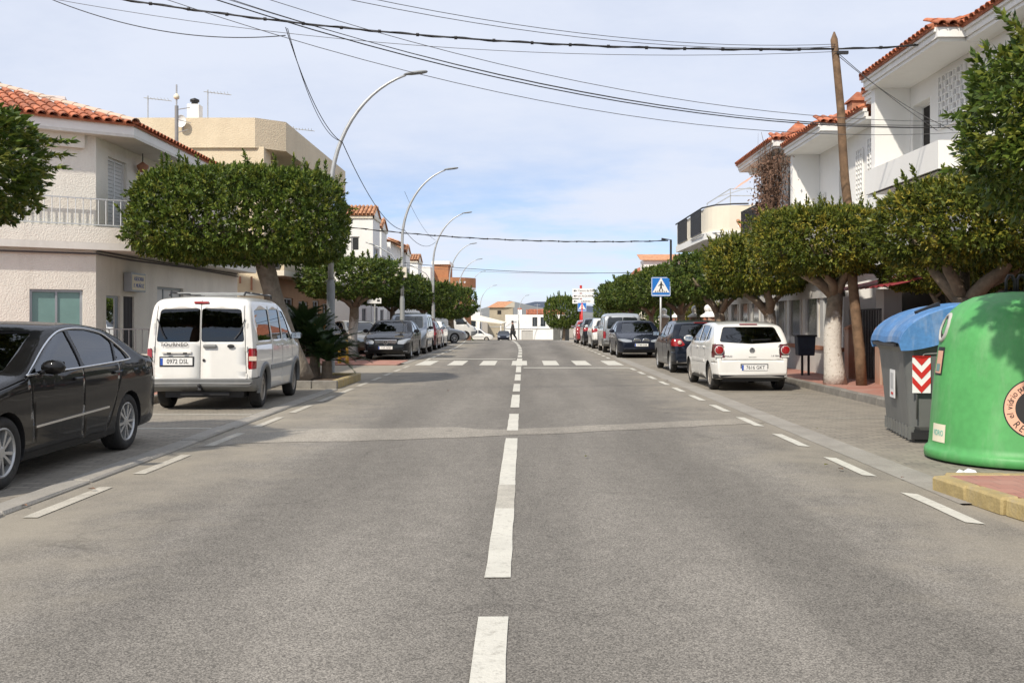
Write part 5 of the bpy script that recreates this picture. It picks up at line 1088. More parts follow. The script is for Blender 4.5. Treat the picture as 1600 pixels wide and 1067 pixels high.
r = thing('far_house', (-11,170,-1.6), 'small white houses left of the tan house', 'house'); mb = MB(); mb.box(-13.5,-7.6,172,180,-2,2.9); mb.box(-12.2,-9.4,176,186,2.9,5.0); mb.build('wall', 'plaster_white', r); MB().box(-12,-10.5,171.9,171.98,.4,1.9).build('window', 'glass_dark', r); MB().box(-9.6,-8.4,171.9,171.98,.4,1.9).build('window', 'glass_dark', r); MB().box(-12.4,-9.2,175.8,186.2,5.0,5.2).build('roof', 'tile_orange', r)
r = thing('bus_shelter_roof', (-8,150,-1.6), 'pale canopy with white posts beyond the brow', 'canopy'); deck(r, [(-8.2,146,1.6),(-3.2,146,1.0),(-2.6,149.5,1.2),(-7.4,149.5,2.4)], 'plaster_pale', 'canopy', .12)
for x, y in ((-8,146.3),(-3.4,146.3),(-7.2,149.3),(-2.9,149.3)): MB().box(x-.08,x+.08,y-.08,y+.08,-1.6,1.1).build('post', 'plaster_white', r)
r = thing('far_villa', (17,140,-1.5), 'cream villa with red tiled eave beyond the trees on the right', 'house'); MB().box(11.5,24,104,118,-1.5,5.2).build('wall', 'plaster_pale', r); deck(r, [(10.9,103.3,5.2),(24,103.3,5.2),(24,110,7.4),(13,110,7.4)], 'tile_red'); deck(r, [(10.9,118,5.2),(10.9,103.3,5.2),(13,110,7.4),(13,114,7.4)], 'tile_red'); MB().box(13,18,106,109,5.2,8.0).build('upper_room', 'plaster_white', r); deck(r, [(12.6,105.6,8.0),(18.4,105.6,8.0),(18.4,109,8.8),(12.6,109,8.8)], 'tile_orange')

# ------------------------------------------------------------------ white houses on the right
XW = 9.3
def lattice(par, F, a0, a1, z0, z1):
    mb = MB(); F.box(mb, a0,a1,-.02,.025,z0,z1); o = mb.build('lattice_panel', 'plaster_white', par); mb = MB(); nx, nz = max(3,int((a1-a0)/.17)), max(4,int((z1-z0)/.13))
    for i in range(nx):
        for j in range(nz):
            if (i+j) % 2: continue
            u = a0+(i+.5)*(a1-a0)/nx; z = z0+(j+.5)*(z1-z0)/nz; F.box(mb, u-.03,u+.03,.02,.030,z-.045,z+.045)
    s = mb.build('openings', 'cable_grey', o, kind='stuff'); mb = MB()
    for i in range(nx+1): u = a0+i*(a1-a0)/nx; F.box(mb, u-.018,u+.018,.026,.06,z0,z1)
    for j in range(nz+1): z = z0+j*(z1-z0)/nz; F.box(mb, a0,a1,.026,.055,z-.014,z+.014)
    mb.build('lattice_ribs', 'plaster_white', o, kind='stuff')
def bay_house(label, y0, y1, b0, b1, ze, zb, panels, holes, group='white terrace on the right', vine=False, tile=TILE_R, xe=8.3):
    """terrace house: wall X=XW from y0 to y1, roof and balcony coming forward between b0 and b1"""
    r = thing('terrace_house', (XW,y0,.13), label, 'house', group); Fw = Fr((XW,0), (0,1), (-1,0))
    Fw.u = Vector((0,1,0)); mb = MB(); Fw.wall(mb, y0, y1, 0, ze, holes, .3); mb.add([(XW,y0,0),(XW+9,y0,0),(XW+9,y0,ze+1.5),(XW,y0,ze)], [(0,1,2,3)]); mb.add([(XW,y1,0),(XW+9,y1,0),(XW+9,y1,ze+1.5),(XW,y1,ze)], [(3,2,1,0)]); mb.build('wall', 'plaster_white', r)
    for h in holes: Fw.window(r, h, 'frame_white' if not vine else 'chimney_brick', 'dark_void' if h[1]-h[0] < 1.3 and h[3]-h[2] > 1.6 else 'glass_dark', .26)
    for p in panels: lattice(r, Fw, *p)
    # roof: main eave and forward part
    xm = XW-.45; tn = .36
    def eave(a, b, x, nm):
        MB().prism([(x,a),(XW+.02,a),(XW+.02,b),(x,b)], ze-.03, ze+.04).build('soffit', 'plaster_white', r)
        mb = MB(); mb.box(x-.04,x+.06,a,b,ze+.041,ze+.16); mb.box(x-.09,x+.02,a-.02,b+.02,ze+.161,ze+.25); mb.build('fascia', 'plaster_white', r)
        zt = ze+.27; n = int((b-a)/.215); tile_rows(r, (x-.12,a,zt), (0,1), (1,0), tn, n, 1, me=tile, root=r.location)
        deck(r, [(x-.10,a,zt),(x-.10,b,zt),(x+6,b,zt+6.1*tn),(x+6,a,zt+6.1*tn)][::-1], 'tile_red', th=.04)
        mb = MB(); mb.box(x-.13,x-.09,a-.03,b+.03,zt-.05,zt+.03); mb.build('eave_edge', 'tile_red', r)
    if b0-y0 > .1: eave(y0, b0-.02, xm, 'm')
    eave(b0, b1, xe, 'f')
    if y1-b1 > .1: eave(b1+.02, y1, xm, 'm')
    # hipped near end of the forward roof
    mb = MB(); mb.box(xe-.05,XW,b0-.09,b0-.012,ze+.041,ze+.25); mb.build('end_fascia', 'plaster_white', r)
    tile_rows(r, (xe-.1,b0-.12,ze+.28), (1,0), (0,1), tn, 6, 2, me=tile, root=r.location); deck(r, [(xe-.1,b0-.11,ze+.27),(XW+1,b0-.11,ze+.27),(XW+1,b0+1.5,ze+.95),(xe+1.1,b0+1.5,ze+.95)], 'tile_red', th=.04)
    # balcony
    mb = MB(); mb.prism([(xe+.05,b0+.1),(XW-.003,b0+.1),(XW-.003,b1-.1),(xe+.05,b1-.1)], zb-.22, zb-.001); mb.build('balcony_slab', 'plaster_white', r)
    if not vine:
        mb = MB(); mb.box(xe,xe+.14,b0,b1,zb-.22,zb+.35); mb.box(xe+.141,XW-.003,b0,b0+.099,zb-.22,zb+.35); mb.build('balcony_parapet', 'plaster_white', r)
        MB().box(xe+.15,XW-.003,b1-.25,b1,zb+.001,ze-.031).build('side_wall', 'plaster_white', r)
    return r, Fw
h3, Fw = bay_house('white terrace house nearest on the right with long forward balcony and lattice panel', 10.0, 25.3, 19.6, 23.8, 7.1, 4.75, [(20.55,21.85,5.75,6.9)], [(22.4,23.4,4.75,6.6),(13,14.5,4.9,6.2),(17,18.2,.2,2.3),(20.2,21.6,.9,2.1)])
h4, Fw4 = bay_house('white terrace house with small balcony behind the leaning wooden pole', 25.3, 31.9, 27.3, 31.0, 6.72, 4.25, [(25.55,26.35,4.9,6.35),(30.1,31.0,4.4,5.4),(26.75,27.25,4.6,6.2)], [(28.2,28.85,4.3,5.9)])
h5, Fw5 = bay_house('house with dry brown vine over its dark balcony railing', 31.9, 38.4, 32.4, 37.7, 7.2, 4.75, [], [(33.2,34.4,4.75,6.7),(35.6,36.6,5.2,6.4)], vine=True)
MB().box(8.27,8.37,32.5,37.6,4.4,4.76).build('slab_edge', 'plaster_pale', h5); balusters(h5, (8.36,32.5), (8.36,37.6), 4.76, 5.65, .11, .02, 'iron_dark'); balusters(h5, (8.36,37.6), (9.28,37.6), 4.76, 5.65, .11, .02, 'iron_dark'); MB().box(8.40,8.42,32.6,37.5,4.85,5.55).build('railing_screen', 'vine', h5)
def chimney(x, y, z, label):
    c = thing('roof_chimney', (x,y,z), label, 'chimney', 'brick chimneys on the right terrace'); MB().box(x-.25,x+.25,y-.25,y+.25,z-.4,z+.45).build('stack', 'chimney_brick', c); MB().lathe([(.44,0),(.42,.06),(.05,.32)], 4, (x,y,z+.45), a0=math.pi/4, a1=math.pi/4+2*math.pi).build('cap', 'tile_red', c)
chimney(10.2,29.9,7.68,'brick chimney above the roof behind the wooden pole'); chimney(9.8,35.0,7.8,'brick chimney above the vine balcony')
# dry vine: many thin twigs, one mass
rr = random.Random(4); mb = MB()
for k in range(900):
    y = rr.gauss(32.95,.75); x = 8.28+rr.uniform(-.22,.35); z = rr.uniform(4.0,7.1); L = rr.uniform(.25,.8); a = rr.uniform(0,6.28); d = Vector((rr.uniform(-.3,.3),math.cos(a),math.sin(a)*1.1))*L; p = Vector((x,y,z)); m_ = p+d*.5+Vector((rr.uniform(-.1,.1),rr.uniform(-.1,.1),rr.uniform(-.12,.05)))
    w = rr.uniform(.006,.016); mb.tube([p,m_,p+d], [w,w*.8,w*.4], 3, cap=False)
for k in range(2200):
    y = rr.gauss(33.1,.8); p = Vector((8.25+rr.uniform(-.25,.35), y, rr.uniform(4.1,6.9))); s = rr.uniform(.03,.07); a = Vector((rr.gauss(0,1),rr.gauss(0,1),rr.gauss(0,1))).normalized()*s; b = a.orthogonal().normalized()*s*.7; mb.add([p-a,p+b,p+a,p-b], [(0,1,2,3)])
mb.build('dry_vine', 'vine', None, 'tangle of dry brown climbing vine on the balcony corner', 'vine', None, None)
mb = MB(); mb.add([(8.35,35,6.75),(8.35,37.6,6.75),(8.0,37.6,6.45),(8.0,35,6.45)], [(0,1,2,3)]); mb.build('awning', 'salmon', None, 'faded salmon awning rolled out under the vine house eave', 'awning')
# house with roof terrace and curved corner farther along
r = thing('terrace_roof_house', (8.6,42,.13), 'cream house with roof terrace and black railing panels', 'house'); P = [(14,41.5),(14,50.8),(7.9,50.8),(7.9,43.0)]+[(9.0-1.1*math.cos(t),43.0-1.2*math.sin(t)) for t in np.linspace(0.1,math.pi/2,7)]+[(9.6,41.75),(9.6,41.5)]
MB().prism(P, 5.0, 5.3).build('terrace_slab', 'plaster_white', r); Pi = [(x+.08 if x < 9.2 else x, y+.05) for x, y in P]; MB().prism(Pi, 5.301, 6.4).build('terrace_wall', 'plaster_pale', r); MB().prism([(14,41.8),(14,50.6),(8.8,50.6),(8.8,43.6),(9.5,43.6),(9.5,41.8)], 0, 4.999).build('wall', 'plaster_white', r)
for a, b in ((43.8,46.4),(47.6,50.3)):
    MB().box(7.955,7.975,a,b,5.45,6.35).build('railing_back', 'plaster_white', r); balusters(r, (7.93,a), (7.93,b), 5.35,6.42,.1,.035,'iron_dark')
MB().tube([(7.9,50.8,6.45),(7.92,43.4,6.46),(8.3,42.3,6.46),(9.0,41.85,6.46),(9.6,41.75,6.46)], .035, 6).build('coping_rail', 'iron_dark', r)
for a, b in (((9.0,42.6,6.4),(9.0,42.6,7.2)),((9.0,48,6.4),(9.0,48,7.2)),((9.0,42.6,7.2),(9.0,48,7.2)),((12,42.6,7.2),(9.0,42.6,7.2)),((9.0,42.6,6.9),(12,42.6,6.9)),((9.0,45.5,7.2),(10.5,45.5,7.65)),((10.5,45.5,7.65),(12,45.5,7.2)),((9.0,42.6,6.9),(9.0,48,6.9))): MB().bar(a, b, .035).build('pergola_bar', 'galv', r)
MB().tube([(7.86,46,5.25),(7.84,43.1,5.25),(8.3,41.9,5.25),(8.9,41.6,5.25),(9.0,41.58,4.9)], .03, 6).build('downpipe', 'rail_grey', r)
r = thing('tile_roof_house', (9.5,40,.13), 'low house with stepped red tile roof beside the vine house', 'house'); MB().box(9.4,16,38.6,41.3,0,4.4).build('wall', 'plaster_white', r); deck(r, [(9.0,38.5,4.4),(16,38.5,4.4),(16,41.4,5.7),(9.0,41.4,5.7)], 'tile_orange'); tile_rows(r, (8.9,38.45,4.44), (1,0), (0,1), .45, 24, 8, me=TILE_O, root=r.location)
# glazed cafe front
cf = thing('glazed_front', (7.6,30,.13), 'long grey aluminium glazed shopfront with sheet roof along the right pavement', 'shopfront'); F = Fr((7.6,0), (0,1), (-1,0)); F.u = Vector((0,1,0)); y0, y1 = 23.4, 37.6; n = 9; st = (y1-y0)/n
mb = MB(); mb.box(7.6,7.78,y0,y1,.13,.74); mb.build('plinth', 'plaster_grey', cf); mb = MB(); mb.box(7.55,7.79,y0-.02,y1+.02,.741,.84); mb.build('ledge', 'chimney_brick', cf)
for i in range(n+1): y = y0+i*st; MB().box(7.60,7.74,y-.13,y+.13,.841,2.06).build('mullion', 'alu', cf)
for i in range(n):
    a, b = y0+i*st+.13, y0+(i+1)*st-.13; MB().box(7.63,7.70,a,b,.841,1.05).build('lower_panel', 'alu', cf); f = MB(); mid = a+(b-a)*.22
    f.box(7.62,7.70,mid-.04,mid+.04,1.051,2.055); w = f.build('window_frame', 'alu', cf); MB().box(7.625,7.695,a,a+.04,1.051,2.055).build('frame_side', 'alu', w); MB().box(7.625,7.695,b-.04,b,1.051,2.055).build('frame_side', 'alu', w)
    MB().box(7.655,7.667,a+.04,mid-.04,1.05,2.056).build('infill_panel', 'plaster_pale', w); MB().box(7.655,7.667,mid+.04,b-.04,1.05,2.056).build('pane', 'shop_pane', w)
MB().box(7.57,7.62,y0-.05,y1+.05,2.06,2.62).build('fascia', 'panel_grey', cf); mb = MB(); P = []
ys = np.linspace(y0-.25,y1+.2,90)
mb.grid([[(7.38,y,2.60+.022*math.sin(i*1.9)) for i,y in enumerate(ys)],[(9.28,y,2.98+.022*math.sin(i*1.9)) for i,y in enumerate(ys)]]); mb.build('sheet_roof', 'panel_grey', cf)
MB().box(9.0,9.05,y0,y1,.13,2.5).build('inner_wall', 'plaster_cream', cf); MB().box(7.7,9.0,y0+.01,y0+.06,.13,2.6).build('end_wall', 'plaster_white', cf); MB().box(7.7,9.0,y1-.06,y1,.13,2.6).build('end_wall', 'panel_grey', cf)
for i in range(7): y = y0+1.2+i*1.9; MB().box(7.95,8.0,y,y+.5,1.1,1.9+.1*(i%2)).build('curtain', 'cream_ink' if i%2 else 'plaster_pale', cf)
lg = MB(); 
for yy, zz, s in ((31.6,2.30,.16),(31.4,2.42,.11),(31.75,2.18,.10),(31.5,2.2,.12)): q = MB().lathe([(.001,.03),(s*.8,.025),(s,0)], 12, axis='x'); lg.add([(7.565-p[0],p[1]+yy,p[2]*1.2+zz) for p in q.v], q.f)
lg.build('wall_emblem', 'iron_dark', None, 'black irregular emblem on the grey fascia of the glazed front', 'emblem')
# gate, red awning, brick piers and railings next to it
mb = MB(); ys = np.linspace(19.0,23.1,40); mb.grid([[(7.15,y,2.17+.025*math.sin(i*2.1)) for i,y in enumerate(ys)],[(8.9,y,2.55+.02*math.sin(i*2.1)) for i,y in enumerate(ys)]]); mb.build('red_canopy', 'maroon', None, 'small dark red corrugated canopy beside the glazed front', 'canopy')
gt = thing('entrance_wall', (7.65,20,.13), 'low brick and plaster front wall with dark iron railings and gate', 'wall')
MB().box(7.6,7.8,10.5,18.9,.0,.75).build('wall', 'plaster_grey', gt); MB().box(7.57,7.83,10.5,18.9,.751,.85).build('coping', 'chimney_brick', gt); balusters(gt, (7.7,10.6),(7.7,18.8),.85,1.55,.12,.02,'iron_dark')
for y in (19.1,20.9,22.9): MB().box(7.55,7.83,y-.14,y+.14,.0,1.28).build('pier', 'red_brick', gt); MB().lathe([(.22,0),(.18,.06),(.03,.12)], 4, (7.69,y,1.28), a0=math.pi/4, a1=math.pi/4+2*math.pi).build('pier_cap', 'chimney_brick', gt)
balusters(gt, (7.7,21.1),(7.7,22.7),.13,1.75,.10,.022,'iron_dark'); balusters(gt, (7.7,19.3),(7.7,20.7),.85,1.55,.10,.022,'iron_dark'); MB().box(7.6,7.8,19.27,20.73,.0,.84).build('wall', 'chimney_brick', gt); MB().box(8.95,9.0,18.0,23.2,.13,2.3).build('shade_sheet', 'dark_void', gt); MB().box(8.1,8.5,22.0,22.5,.13,2.2).build('white_pillar', 'plaster_white', gt)  # near-black sheet behind the railings: shade under the trees put into its colour
# brick garden piers with white balls farther on
gp = thing('garden_wall', (7.6,44,.13), 'brick garden wall piers topped with white balls', 'wall'); MB().box(7.5,7.7,39.0,58,.0,.9).build('wall', 'red_brick', gp)
for y in (39.3,40.3,43.4,47.5,48.6,53): MB().box(7.38,7.82,y-.22,y+.22,.0,1.62).build('pier', 'red_brick', gp); o = MB().lathe([(.33,0),(.33,.06),(.16,.16),(.11,.22)], 16, (7.6,y,1.62)).build('pier_cap', 'plaster_white', gp, sm=True); MB().lathe([(.001,0)]+[(.17*math.sin(t),.17-.17*math.cos(t)) for t in np.linspace(.3,2.85,9)]+[(.001,.34)], 16, (7.6,y,1.80)).build('ball', 'plaster_white', gp, sm=True)
# ------------------------------------------------------------------ trees
def leaf_mat(name, dark, light, tip, tipamt, gloss=.28):
    m = bpy.data.materials.new(name); m.use_nodes = True; MATS[name] = m; nt = m.node_tree; L = nt.links; b = nt.nodes['Principled BSDF']; o = nt.nodes['Material Output']
    g = nt.nodes.new('ShaderNodeNewGeometry'); t = nt.nodes.new('ShaderNodeTexCoord')
    x = nt.nodes.new('ShaderNodeMix'); x.data_type = 'RGBA'; L.new(g.outputs['Random Per Island'], x.inputs[0]); x.inputs[6].default_value = tuple(dark)+(1,); x.inputs[7].default_value = tuple(light)+(1,)
    n = nt.nodes.new('ShaderNodeTexNoise'); n.inputs['Scale'].default_value = 2.3; n.inputs['Detail'].default_value = 5; L.new(t.outputs['Object'], n.inputs['Vector'])
    a = nt.nodes.new('ShaderNodeMath'); a.operation = 'MULTIPLY_ADD'; a.inputs[1].default_value = .28; L.new(g.outputs['Random Per Island'], a.inputs[0]); L.new(n.outputs[0], a.inputs[2])
    r = nt.nodes.new('ShaderNodeMapRange'); r.inputs[1].default_value = .66; r.inputs[2].default_value = .86; r.inputs[4].default_value = tipamt; L.new(a.outputs[0], r.inputs[0])
    y = nt.nodes.new('ShaderNodeMix'); y.data_type = 'RGBA'; L.new(r.outputs[0], y.inputs[0]); L.new(x.outputs[2], y.inputs[6]); y.inputs[7].default_value = tuple(tip)+(1,)
    L.new(y.outputs[2], b.inputs['Base Color']); b.inputs['Roughness'].default_value = gloss+.12; b.inputs['Specular IOR Level'].default_value = .3
    tr = nt.nodes.new('ShaderNodeBsdfTranslucent'); L.new(y.outputs[2], tr.inputs[0]); mx = nt.nodes.new('ShaderNodeMixShader'); mx.inputs[0].default_value = .22; L.new(b.outputs[0], mx.inputs[1]); L.new(tr.outputs[0], mx.inputs[2]); L.new(mx.outputs[0], o.inputs[0])
leaf_mat('leaf_green', (.042,.080,.015), (.155,.215,.034), (.26,.26,.045), .75)
leaf_mat('leaf_olive', (.045,.072,.014), (.185,.215,.032), (.40,.33,.05), 1.0)
leaf_mat('leaf_far', (.048,.088,.020), (.135,.19,.036), (.22,.23,.045), .6)
leaf_mat('leaf_yellow', (.08,.10,.012), (.20,.19,.02), (.34,.28,.03), .9)
def whitewash_mat():
    m = mat('bark_white', (.23,.18,.13), .9, var=.35, vscale=5, bump=.7, bscale=18); nt = m.node_tree; L = nt.links; b = nt.nodes['Principled BSDF']; src = b.inputs['Base Color'].links[0].from_socket
    t = nt.nodes.new('ShaderNodeTexCoord'); s = nt.nodes.new('ShaderNodeSeparateXYZ'); L.new(t.outputs['Object'], s.inputs[0]); n = nt.nodes.new('ShaderNodeTexNoise'); n.inputs['Scale'].default_value = 7; n.inputs['Detail'].default_value = 6; L.new(t.outputs['Object'], n.inputs['Vector'])
    a = nt.nodes.new('ShaderNodeMath'); a.operation = 'MULTIPLY_ADD'; a.inputs[1].default_value = -.9; L.new(n.outputs[0], a.inputs[0]); L.new(s.outputs[2], a.inputs[2]); r = nt.nodes.new('ShaderNodeMapRange'); r.inputs[1].default_value = .85; r.inputs[2].default_value = 1.10; r.inputs[3].default_value = .9; r.inputs[4].default_value = 0; L.new(a.outputs[0], r.inputs[0])
    x = nt.nodes.new('ShaderNodeMix'); x.data_type = 'RGBA'; 
    n2 = nt.nodes.new('ShaderNodeTexNoise'); n2.inputs['Scale'].default_value = 22; n2.inputs['Detail'].default_value = 5; L.new(t.outputs['Object'], n2.inputs['Vector']); r2 = nt.nodes.new('ShaderNodeMapRange'); r2.inputs[1].default_value = .60; r2.inputs[2].default_value = .66; r2.inputs[3].default_value = 1; r2.inputs[4].default_value = .25; L.new(n2.outputs[0], r2.inputs[0])
    pm = nt.nodes.new('ShaderNodeMath'); pm.operation = 'MULTIPLY'; L.new(r.outputs[0], pm.inputs[0]); L.new(r2.outputs[0], pm.inputs[1])
    L.new(pm.outputs[0], x.inputs[0]); L.new(src, x.inputs[6]); x.inputs[7].default_value = (.60,.56,.50,1); L.new(x.outputs[2], b.inputs['Base Color'])
whitewash_mat()
def crown_mesh(w, d, h, n, ls, seed, m, sq=3.2, sprigs=40, fill=.3):
    """clipped crown: n leaves of length ls spread through the outer volume of a rounded box w x d x h centred on the origin"""
    rs = np.random.RandomState(seed); G = 9; nc = n//G; sc = np.array([w/2,d/2,h/2])
    # leaf rosettes: nc twig ends on the clipped surface or inside it, G leaves round each
    Q = rs.uniform(-1,1,(nc,3)); ax = rs.choice(3, nc, p=np.array([d*h,w*h,w*d])/(d*h+w*h+w*d)); Q[np.arange(nc),ax] = rs.choice([-1,1], nc)
    Q /= ((np.abs(Q)**sq).sum(1)**(1/sq))[:,None]                      # onto a superellipsoid
    nrm = np.sign(Q)*np.abs(Q)**(sq-1)/sc; nrm /= np.linalg.norm(nrm, axis=1)[:,None]; P0 = Q*sc
    def lumps(k, lo, hi):
        fr = rs.uniform(lo,hi,(k,3))*rs.choice([-1,1],(k,3)); ph = rs.uniform(0,6.28,k); return sum(np.sin(P0@fr[i]+ph[i]) for i in range(k))/k**.5
    l1, l2 = lumps(10,1.0,3.2), lumps(10,4,9)
    inner = rs.uniform(size=nc) < fill; dep = np.where(inner, rs.uniform(.06,.42,nc), np.abs(rs.normal(0,.02,nc)))
    out_ = np.where(inner, 0, np.abs(rs.normal(0,.05,nc)))              # metres a shoot stands proud
    kk = .95*(1-dep+.040*l1+.028*l2); C0 = P0*np.clip(kk,.3,1.12)[:,None]+nrm*out_[:,None]
    bare = (l2+.6*lumps(8,2,6) > 1.55) & (rs.uniform(size=nc) < .8) & ~inner   # thin spots
    C0 = C0[~bare]; nrm = nrm[~bare]; nc = len(C0); up = np.array([0,0,1.0])
    axis = nrm*.9+rs.normal(size=(nc,3))*.38+up*.22; axis /= np.linalg.norm(axis, axis=1)[:,None]
    ex = []
    for i in rs.choice(nc, sprigs):                                    # untrimmed shoots
        if nrm[i][2] < -.5: continue
        Lg = rs.uniform(.10,.34); a_ = axis[i]+up*.25; a_ /= np.linalg.norm(a_)
        for q in range(int(Lg/.07)+1): ex.append((C0[i]+a_*.07*(q+1), a_))
    if ex: C0 = np.vstack([C0]+[e[0][None] for e in ex]); axis = np.vstack([axis]+[e[1][None] for e in ex]); nc = len(C0)
    A0 = np.repeat(axis, G, 0); CC = np.repeat(C0, G, 0); n = nc*G
    rad = rs.normal(size=(n,3)); rad -= A0*(rad*A0).sum(1)[:,None]; rad /= np.linalg.norm(rad, axis=1)[:,None]
    el = np.tile(np.linspace(.25,1.45,G), nc)+rs.normal(0,.22,n)       # young leaves upright, old ones spread
    dirv = A0*np.cos(el)[:,None]+rad*np.sin(el)[:,None]; P = CC-A0*(np.tile(np.linspace(-.02,.09,G), nc))[:,None]+dirv*ls*.45
    side = np.cross(dirv, A0+rs.normal(size=(n,3))*.25); side /= np.linalg.norm(side, axis=1)[:,None]; bn = np.cross(dirv, side)
    Ls = ls*rs.uniform(.5,1.4,n)[:,None]; Wd = Ls*.22
    A = P-dirv*Ls*.5; B = P-side*Wd+bn*Wd*.35-dirv*Ls*.02; Cc = P+dirv*Ls*.5-bn*Wd*.25; Dd = P+side*Wd+bn*Wd*.35-dirv*Ls*.02
    V = np.stack([A,B,Cc,Dd], 1).reshape(-1,3).astype(np.float32)
    me = bpy.data.meshes.new('crown'); me.vertices.add(4*n); me.vertices.foreach_set('co', V.ravel()); me.loops.add(4*n); me.loops.foreach_set('vertex_index', np.arange(4*n, dtype=np.int32)); me.polygons.add(n); me.polygons.foreach_set('loop_start', np.arange(0,4*n,4, dtype=np.int32)); me.polygons.foreach_set('loop_total', np.full(n,4,dtype=np.int32)); me.update(calc_edges=True); me.materials.append(MATS[m]); return me
def trunk_mesh(base, fork, crown_c, cw, cd, ch, r0, r1, seed, nb=5, barkm='bark', par=None):
    rr = random.Random(seed); mb = MB(); b = Vector(base); f = Vector(fork); path = []; rad = []
    for k in range(9):
        t = k/8; p = b.lerp(f, t)+Vector((math.sin(t*3+seed)*.05,math.cos(t*4+seed)*.05,0))*(t*(1-t)*4); path.append(p); rad.append((r0*(1-t)+r1*t)*(1+.3*(1-t)**6)*(1+rr.uniform(-.05,.05)))
    mb.tube(path, rad, 12); o = mb.build('trunk', barkm, par, sm=True)
    for k in range(nb):
        a = 2*math.pi*(k+rr.uniform(-.25,.25))/nb; e = Vector(crown_c)+Vector((math.cos(a)*cw*.36,math.sin(a)*cd*.36,-ch*.10)); mid = f.lerp(e,.5)+Vector((0,0,-.10)); P = [f-(f-b).normalized()*.12]+[f.lerp(mid,.5)+Vector((rr.uniform(-.06,.06),rr.uniform(-.06,.06),.02)),mid,mid.lerp(e,.5)+Vector((0,0,.08)),e]; r = r1*rr.uniform(.48,.68)
        MB().tube(P, [r*1.15,r,r*.8,r*.6,r*.3], 8).build('limb', barkm, par, sm=True)
        for q in range(2): s = mid.lerp(e, rr.uniform(.1,.6)); MB().tube([s, s+Vector((rr.uniform(-.5,.5),rr.uniform(-.5,.5),rr.uniform(.25,.5)))], [r*.45,r*.2], 6).build('branch', barkm, par, sm=True)
CR = {}
def crown_data(key, *a):
    if key not in CR: CR[key] = crown_mesh(*a)
    return CR[key]
def tree(base, fork, c, size, key, label, r0=.15, r1=.12, barkm='bark', rz=0, nb=5, seed=1, group='clipped ficus trees along the street', gen=None):
    z0 = base[2]; t = thing('street_tree', base, label, 'tree', group); trunk_mesh(base, fork, c, size[0], size[1], size[2], r0, r1, seed, nb, barkm, t)
    me = CR[key][0]; s = CR[key][1]; o = link_mesh('crown', me, t, Vector(c)-Vector(base), (0,0,rz), (size[0]/s[0],size[1]/s[1],size[2]/s[2])); o['kind'] = 'stuff'; return t
CR['near'] = (crown_mesh(4.4,4.2,1.9,72000,.092,11,'leaf_green',3.2,160), (4.4,4.2,1.9))
CR['main'] = (crown_mesh(5.1,4.0,1.95,80000,.098,5,'leaf_green',4.4,260), (5.1,4.0,1.95))
CR['olive'] = (crown_mesh(3.5,3.5,1.5,50000,.092,8,'leaf_olive',3.2,160), (3.5,3.5,1.5))
CR['far'] = (crown_mesh(3.6,3.6,1.6,20000,.13,21,'leaf_far',3.2,80), (3.6,3.6,1.6))
# left side
tree((-7.1,9.9,.13), (-6.95,9.9,2.3), (-7.0,9.6,3.08), (4.1,3.6,1.35), 'near', 'ficus tree cut off by the left edge of the picture', rz=.6, seed=2)
tree((-5.1,22.5,.1), (-5.95,22.3,2.95), (-6.32,22.2,3.82), (4.55,3.7,1.95), 'main', 'large broad clipped ficus with leaning trunk behind the white van', .25, .21, 'bark_pale', seed=3, nb=6)
tree((-6.55,37.6,.06), (-6.5,37.6,2.05), (-6.62,37.6,3.1), (3.85,3.6,1.45), 'far', 'clipped ficus with whitewashed trunk beside the slate saloon', .20, .17, 'bark_white', rz=.4, seed=4, nb=6)
tree((-6.6,48.5,.06), (-6.5,48.5,2.0), (-6.6,48.5,3.0), (3.6,3.6,1.5), 'far', 'ficus behind the whitewashed one, in front of the second street lamp', rz=1.2, seed=5)
tree((-6.3,60.5,.06), (-6.2,60.5,2.0), (-6.2,60.5,3.0), (3.6,3.6,1.6), 'far', 'ficus just left of the third street lamp', rz=2.2, seed=6)
tree((-5.1,69.5,-.02), (-5.15,69.5,1.5), (-5.15,69.5,2.75), (3.3,3.3,2.1), 'far', 'dark rounded ficus with forked trunk before the white panel van', .24, .2, rz=.9, seed=7, nb=5)
# right side
tree((6.95,8.2,.13), (6.6,8.2,2.0), (5.85,8.35,3.2), (3.9,3.4,1.65), 'near', 'ficus overhanging the green bottle bank at the right edge', rz=2.6, seed=8)
tree((6.95,15.3,.13), (6.9,15.3,1.85), (7.25,15.3,3.0), (3.2,3.2,1.3), 'olive', 'ficus with spreading limbs behind the green bottle bank', .22, .19, rz=.3, seed=9, nb=5)
tree((6.68,21.0,.13), (6.68,21.0,2.1), (6.25,21.0,3.16), (2.65,2.7,1.35), 'olive', 'ficus with speckled white trunk beside the leaning wooden pole', .20, .17, 'bark_white', rz=1.5, seed=10, nb=6)
tree((6.7,26.6,.13), (6.67,26.6,1.75), (6.4,26.6,3.0), (2.8,2.9,1.5), 'olive', 'ficus with forked pale trunk behind the white hatchback', .19, .16, 'bark_white', rz=2.7, seed=11, nb=4)
tree((6.7,33.4,.13), (6.67,33.4,1.75), (6.65,33.4,3.05), (2.8,3.0,1.5), 'far', 'ficus right of the large pedestrian crossing sign', .2, .17, rz=.7, seed=12, nb=5)
tree((6.7,41.5,.13), (6.67,41.5,1.8), (6.4,41.5,3.0), (3.0,3.0,1.5), 'far', 'ficus left of the large pedestrian crossing sign', .2, .17, rz=1.9, seed=13, nb=5)
tree((6.7,51.0,.13), (6.67,51,1.8), (6.3,51,3.0), (3.4,3.3,1.6), 'far', 'ficus above the silver van in the right row', rz=3.1, seed=14)
tree((6.7,61.5,.13), (6.67,61.5,1.8), (6.3,61.5,3.0), (3.4,3.3,1.6), 'far', 'ficus above the white crossover in the right row', rz=.2, seed=15)
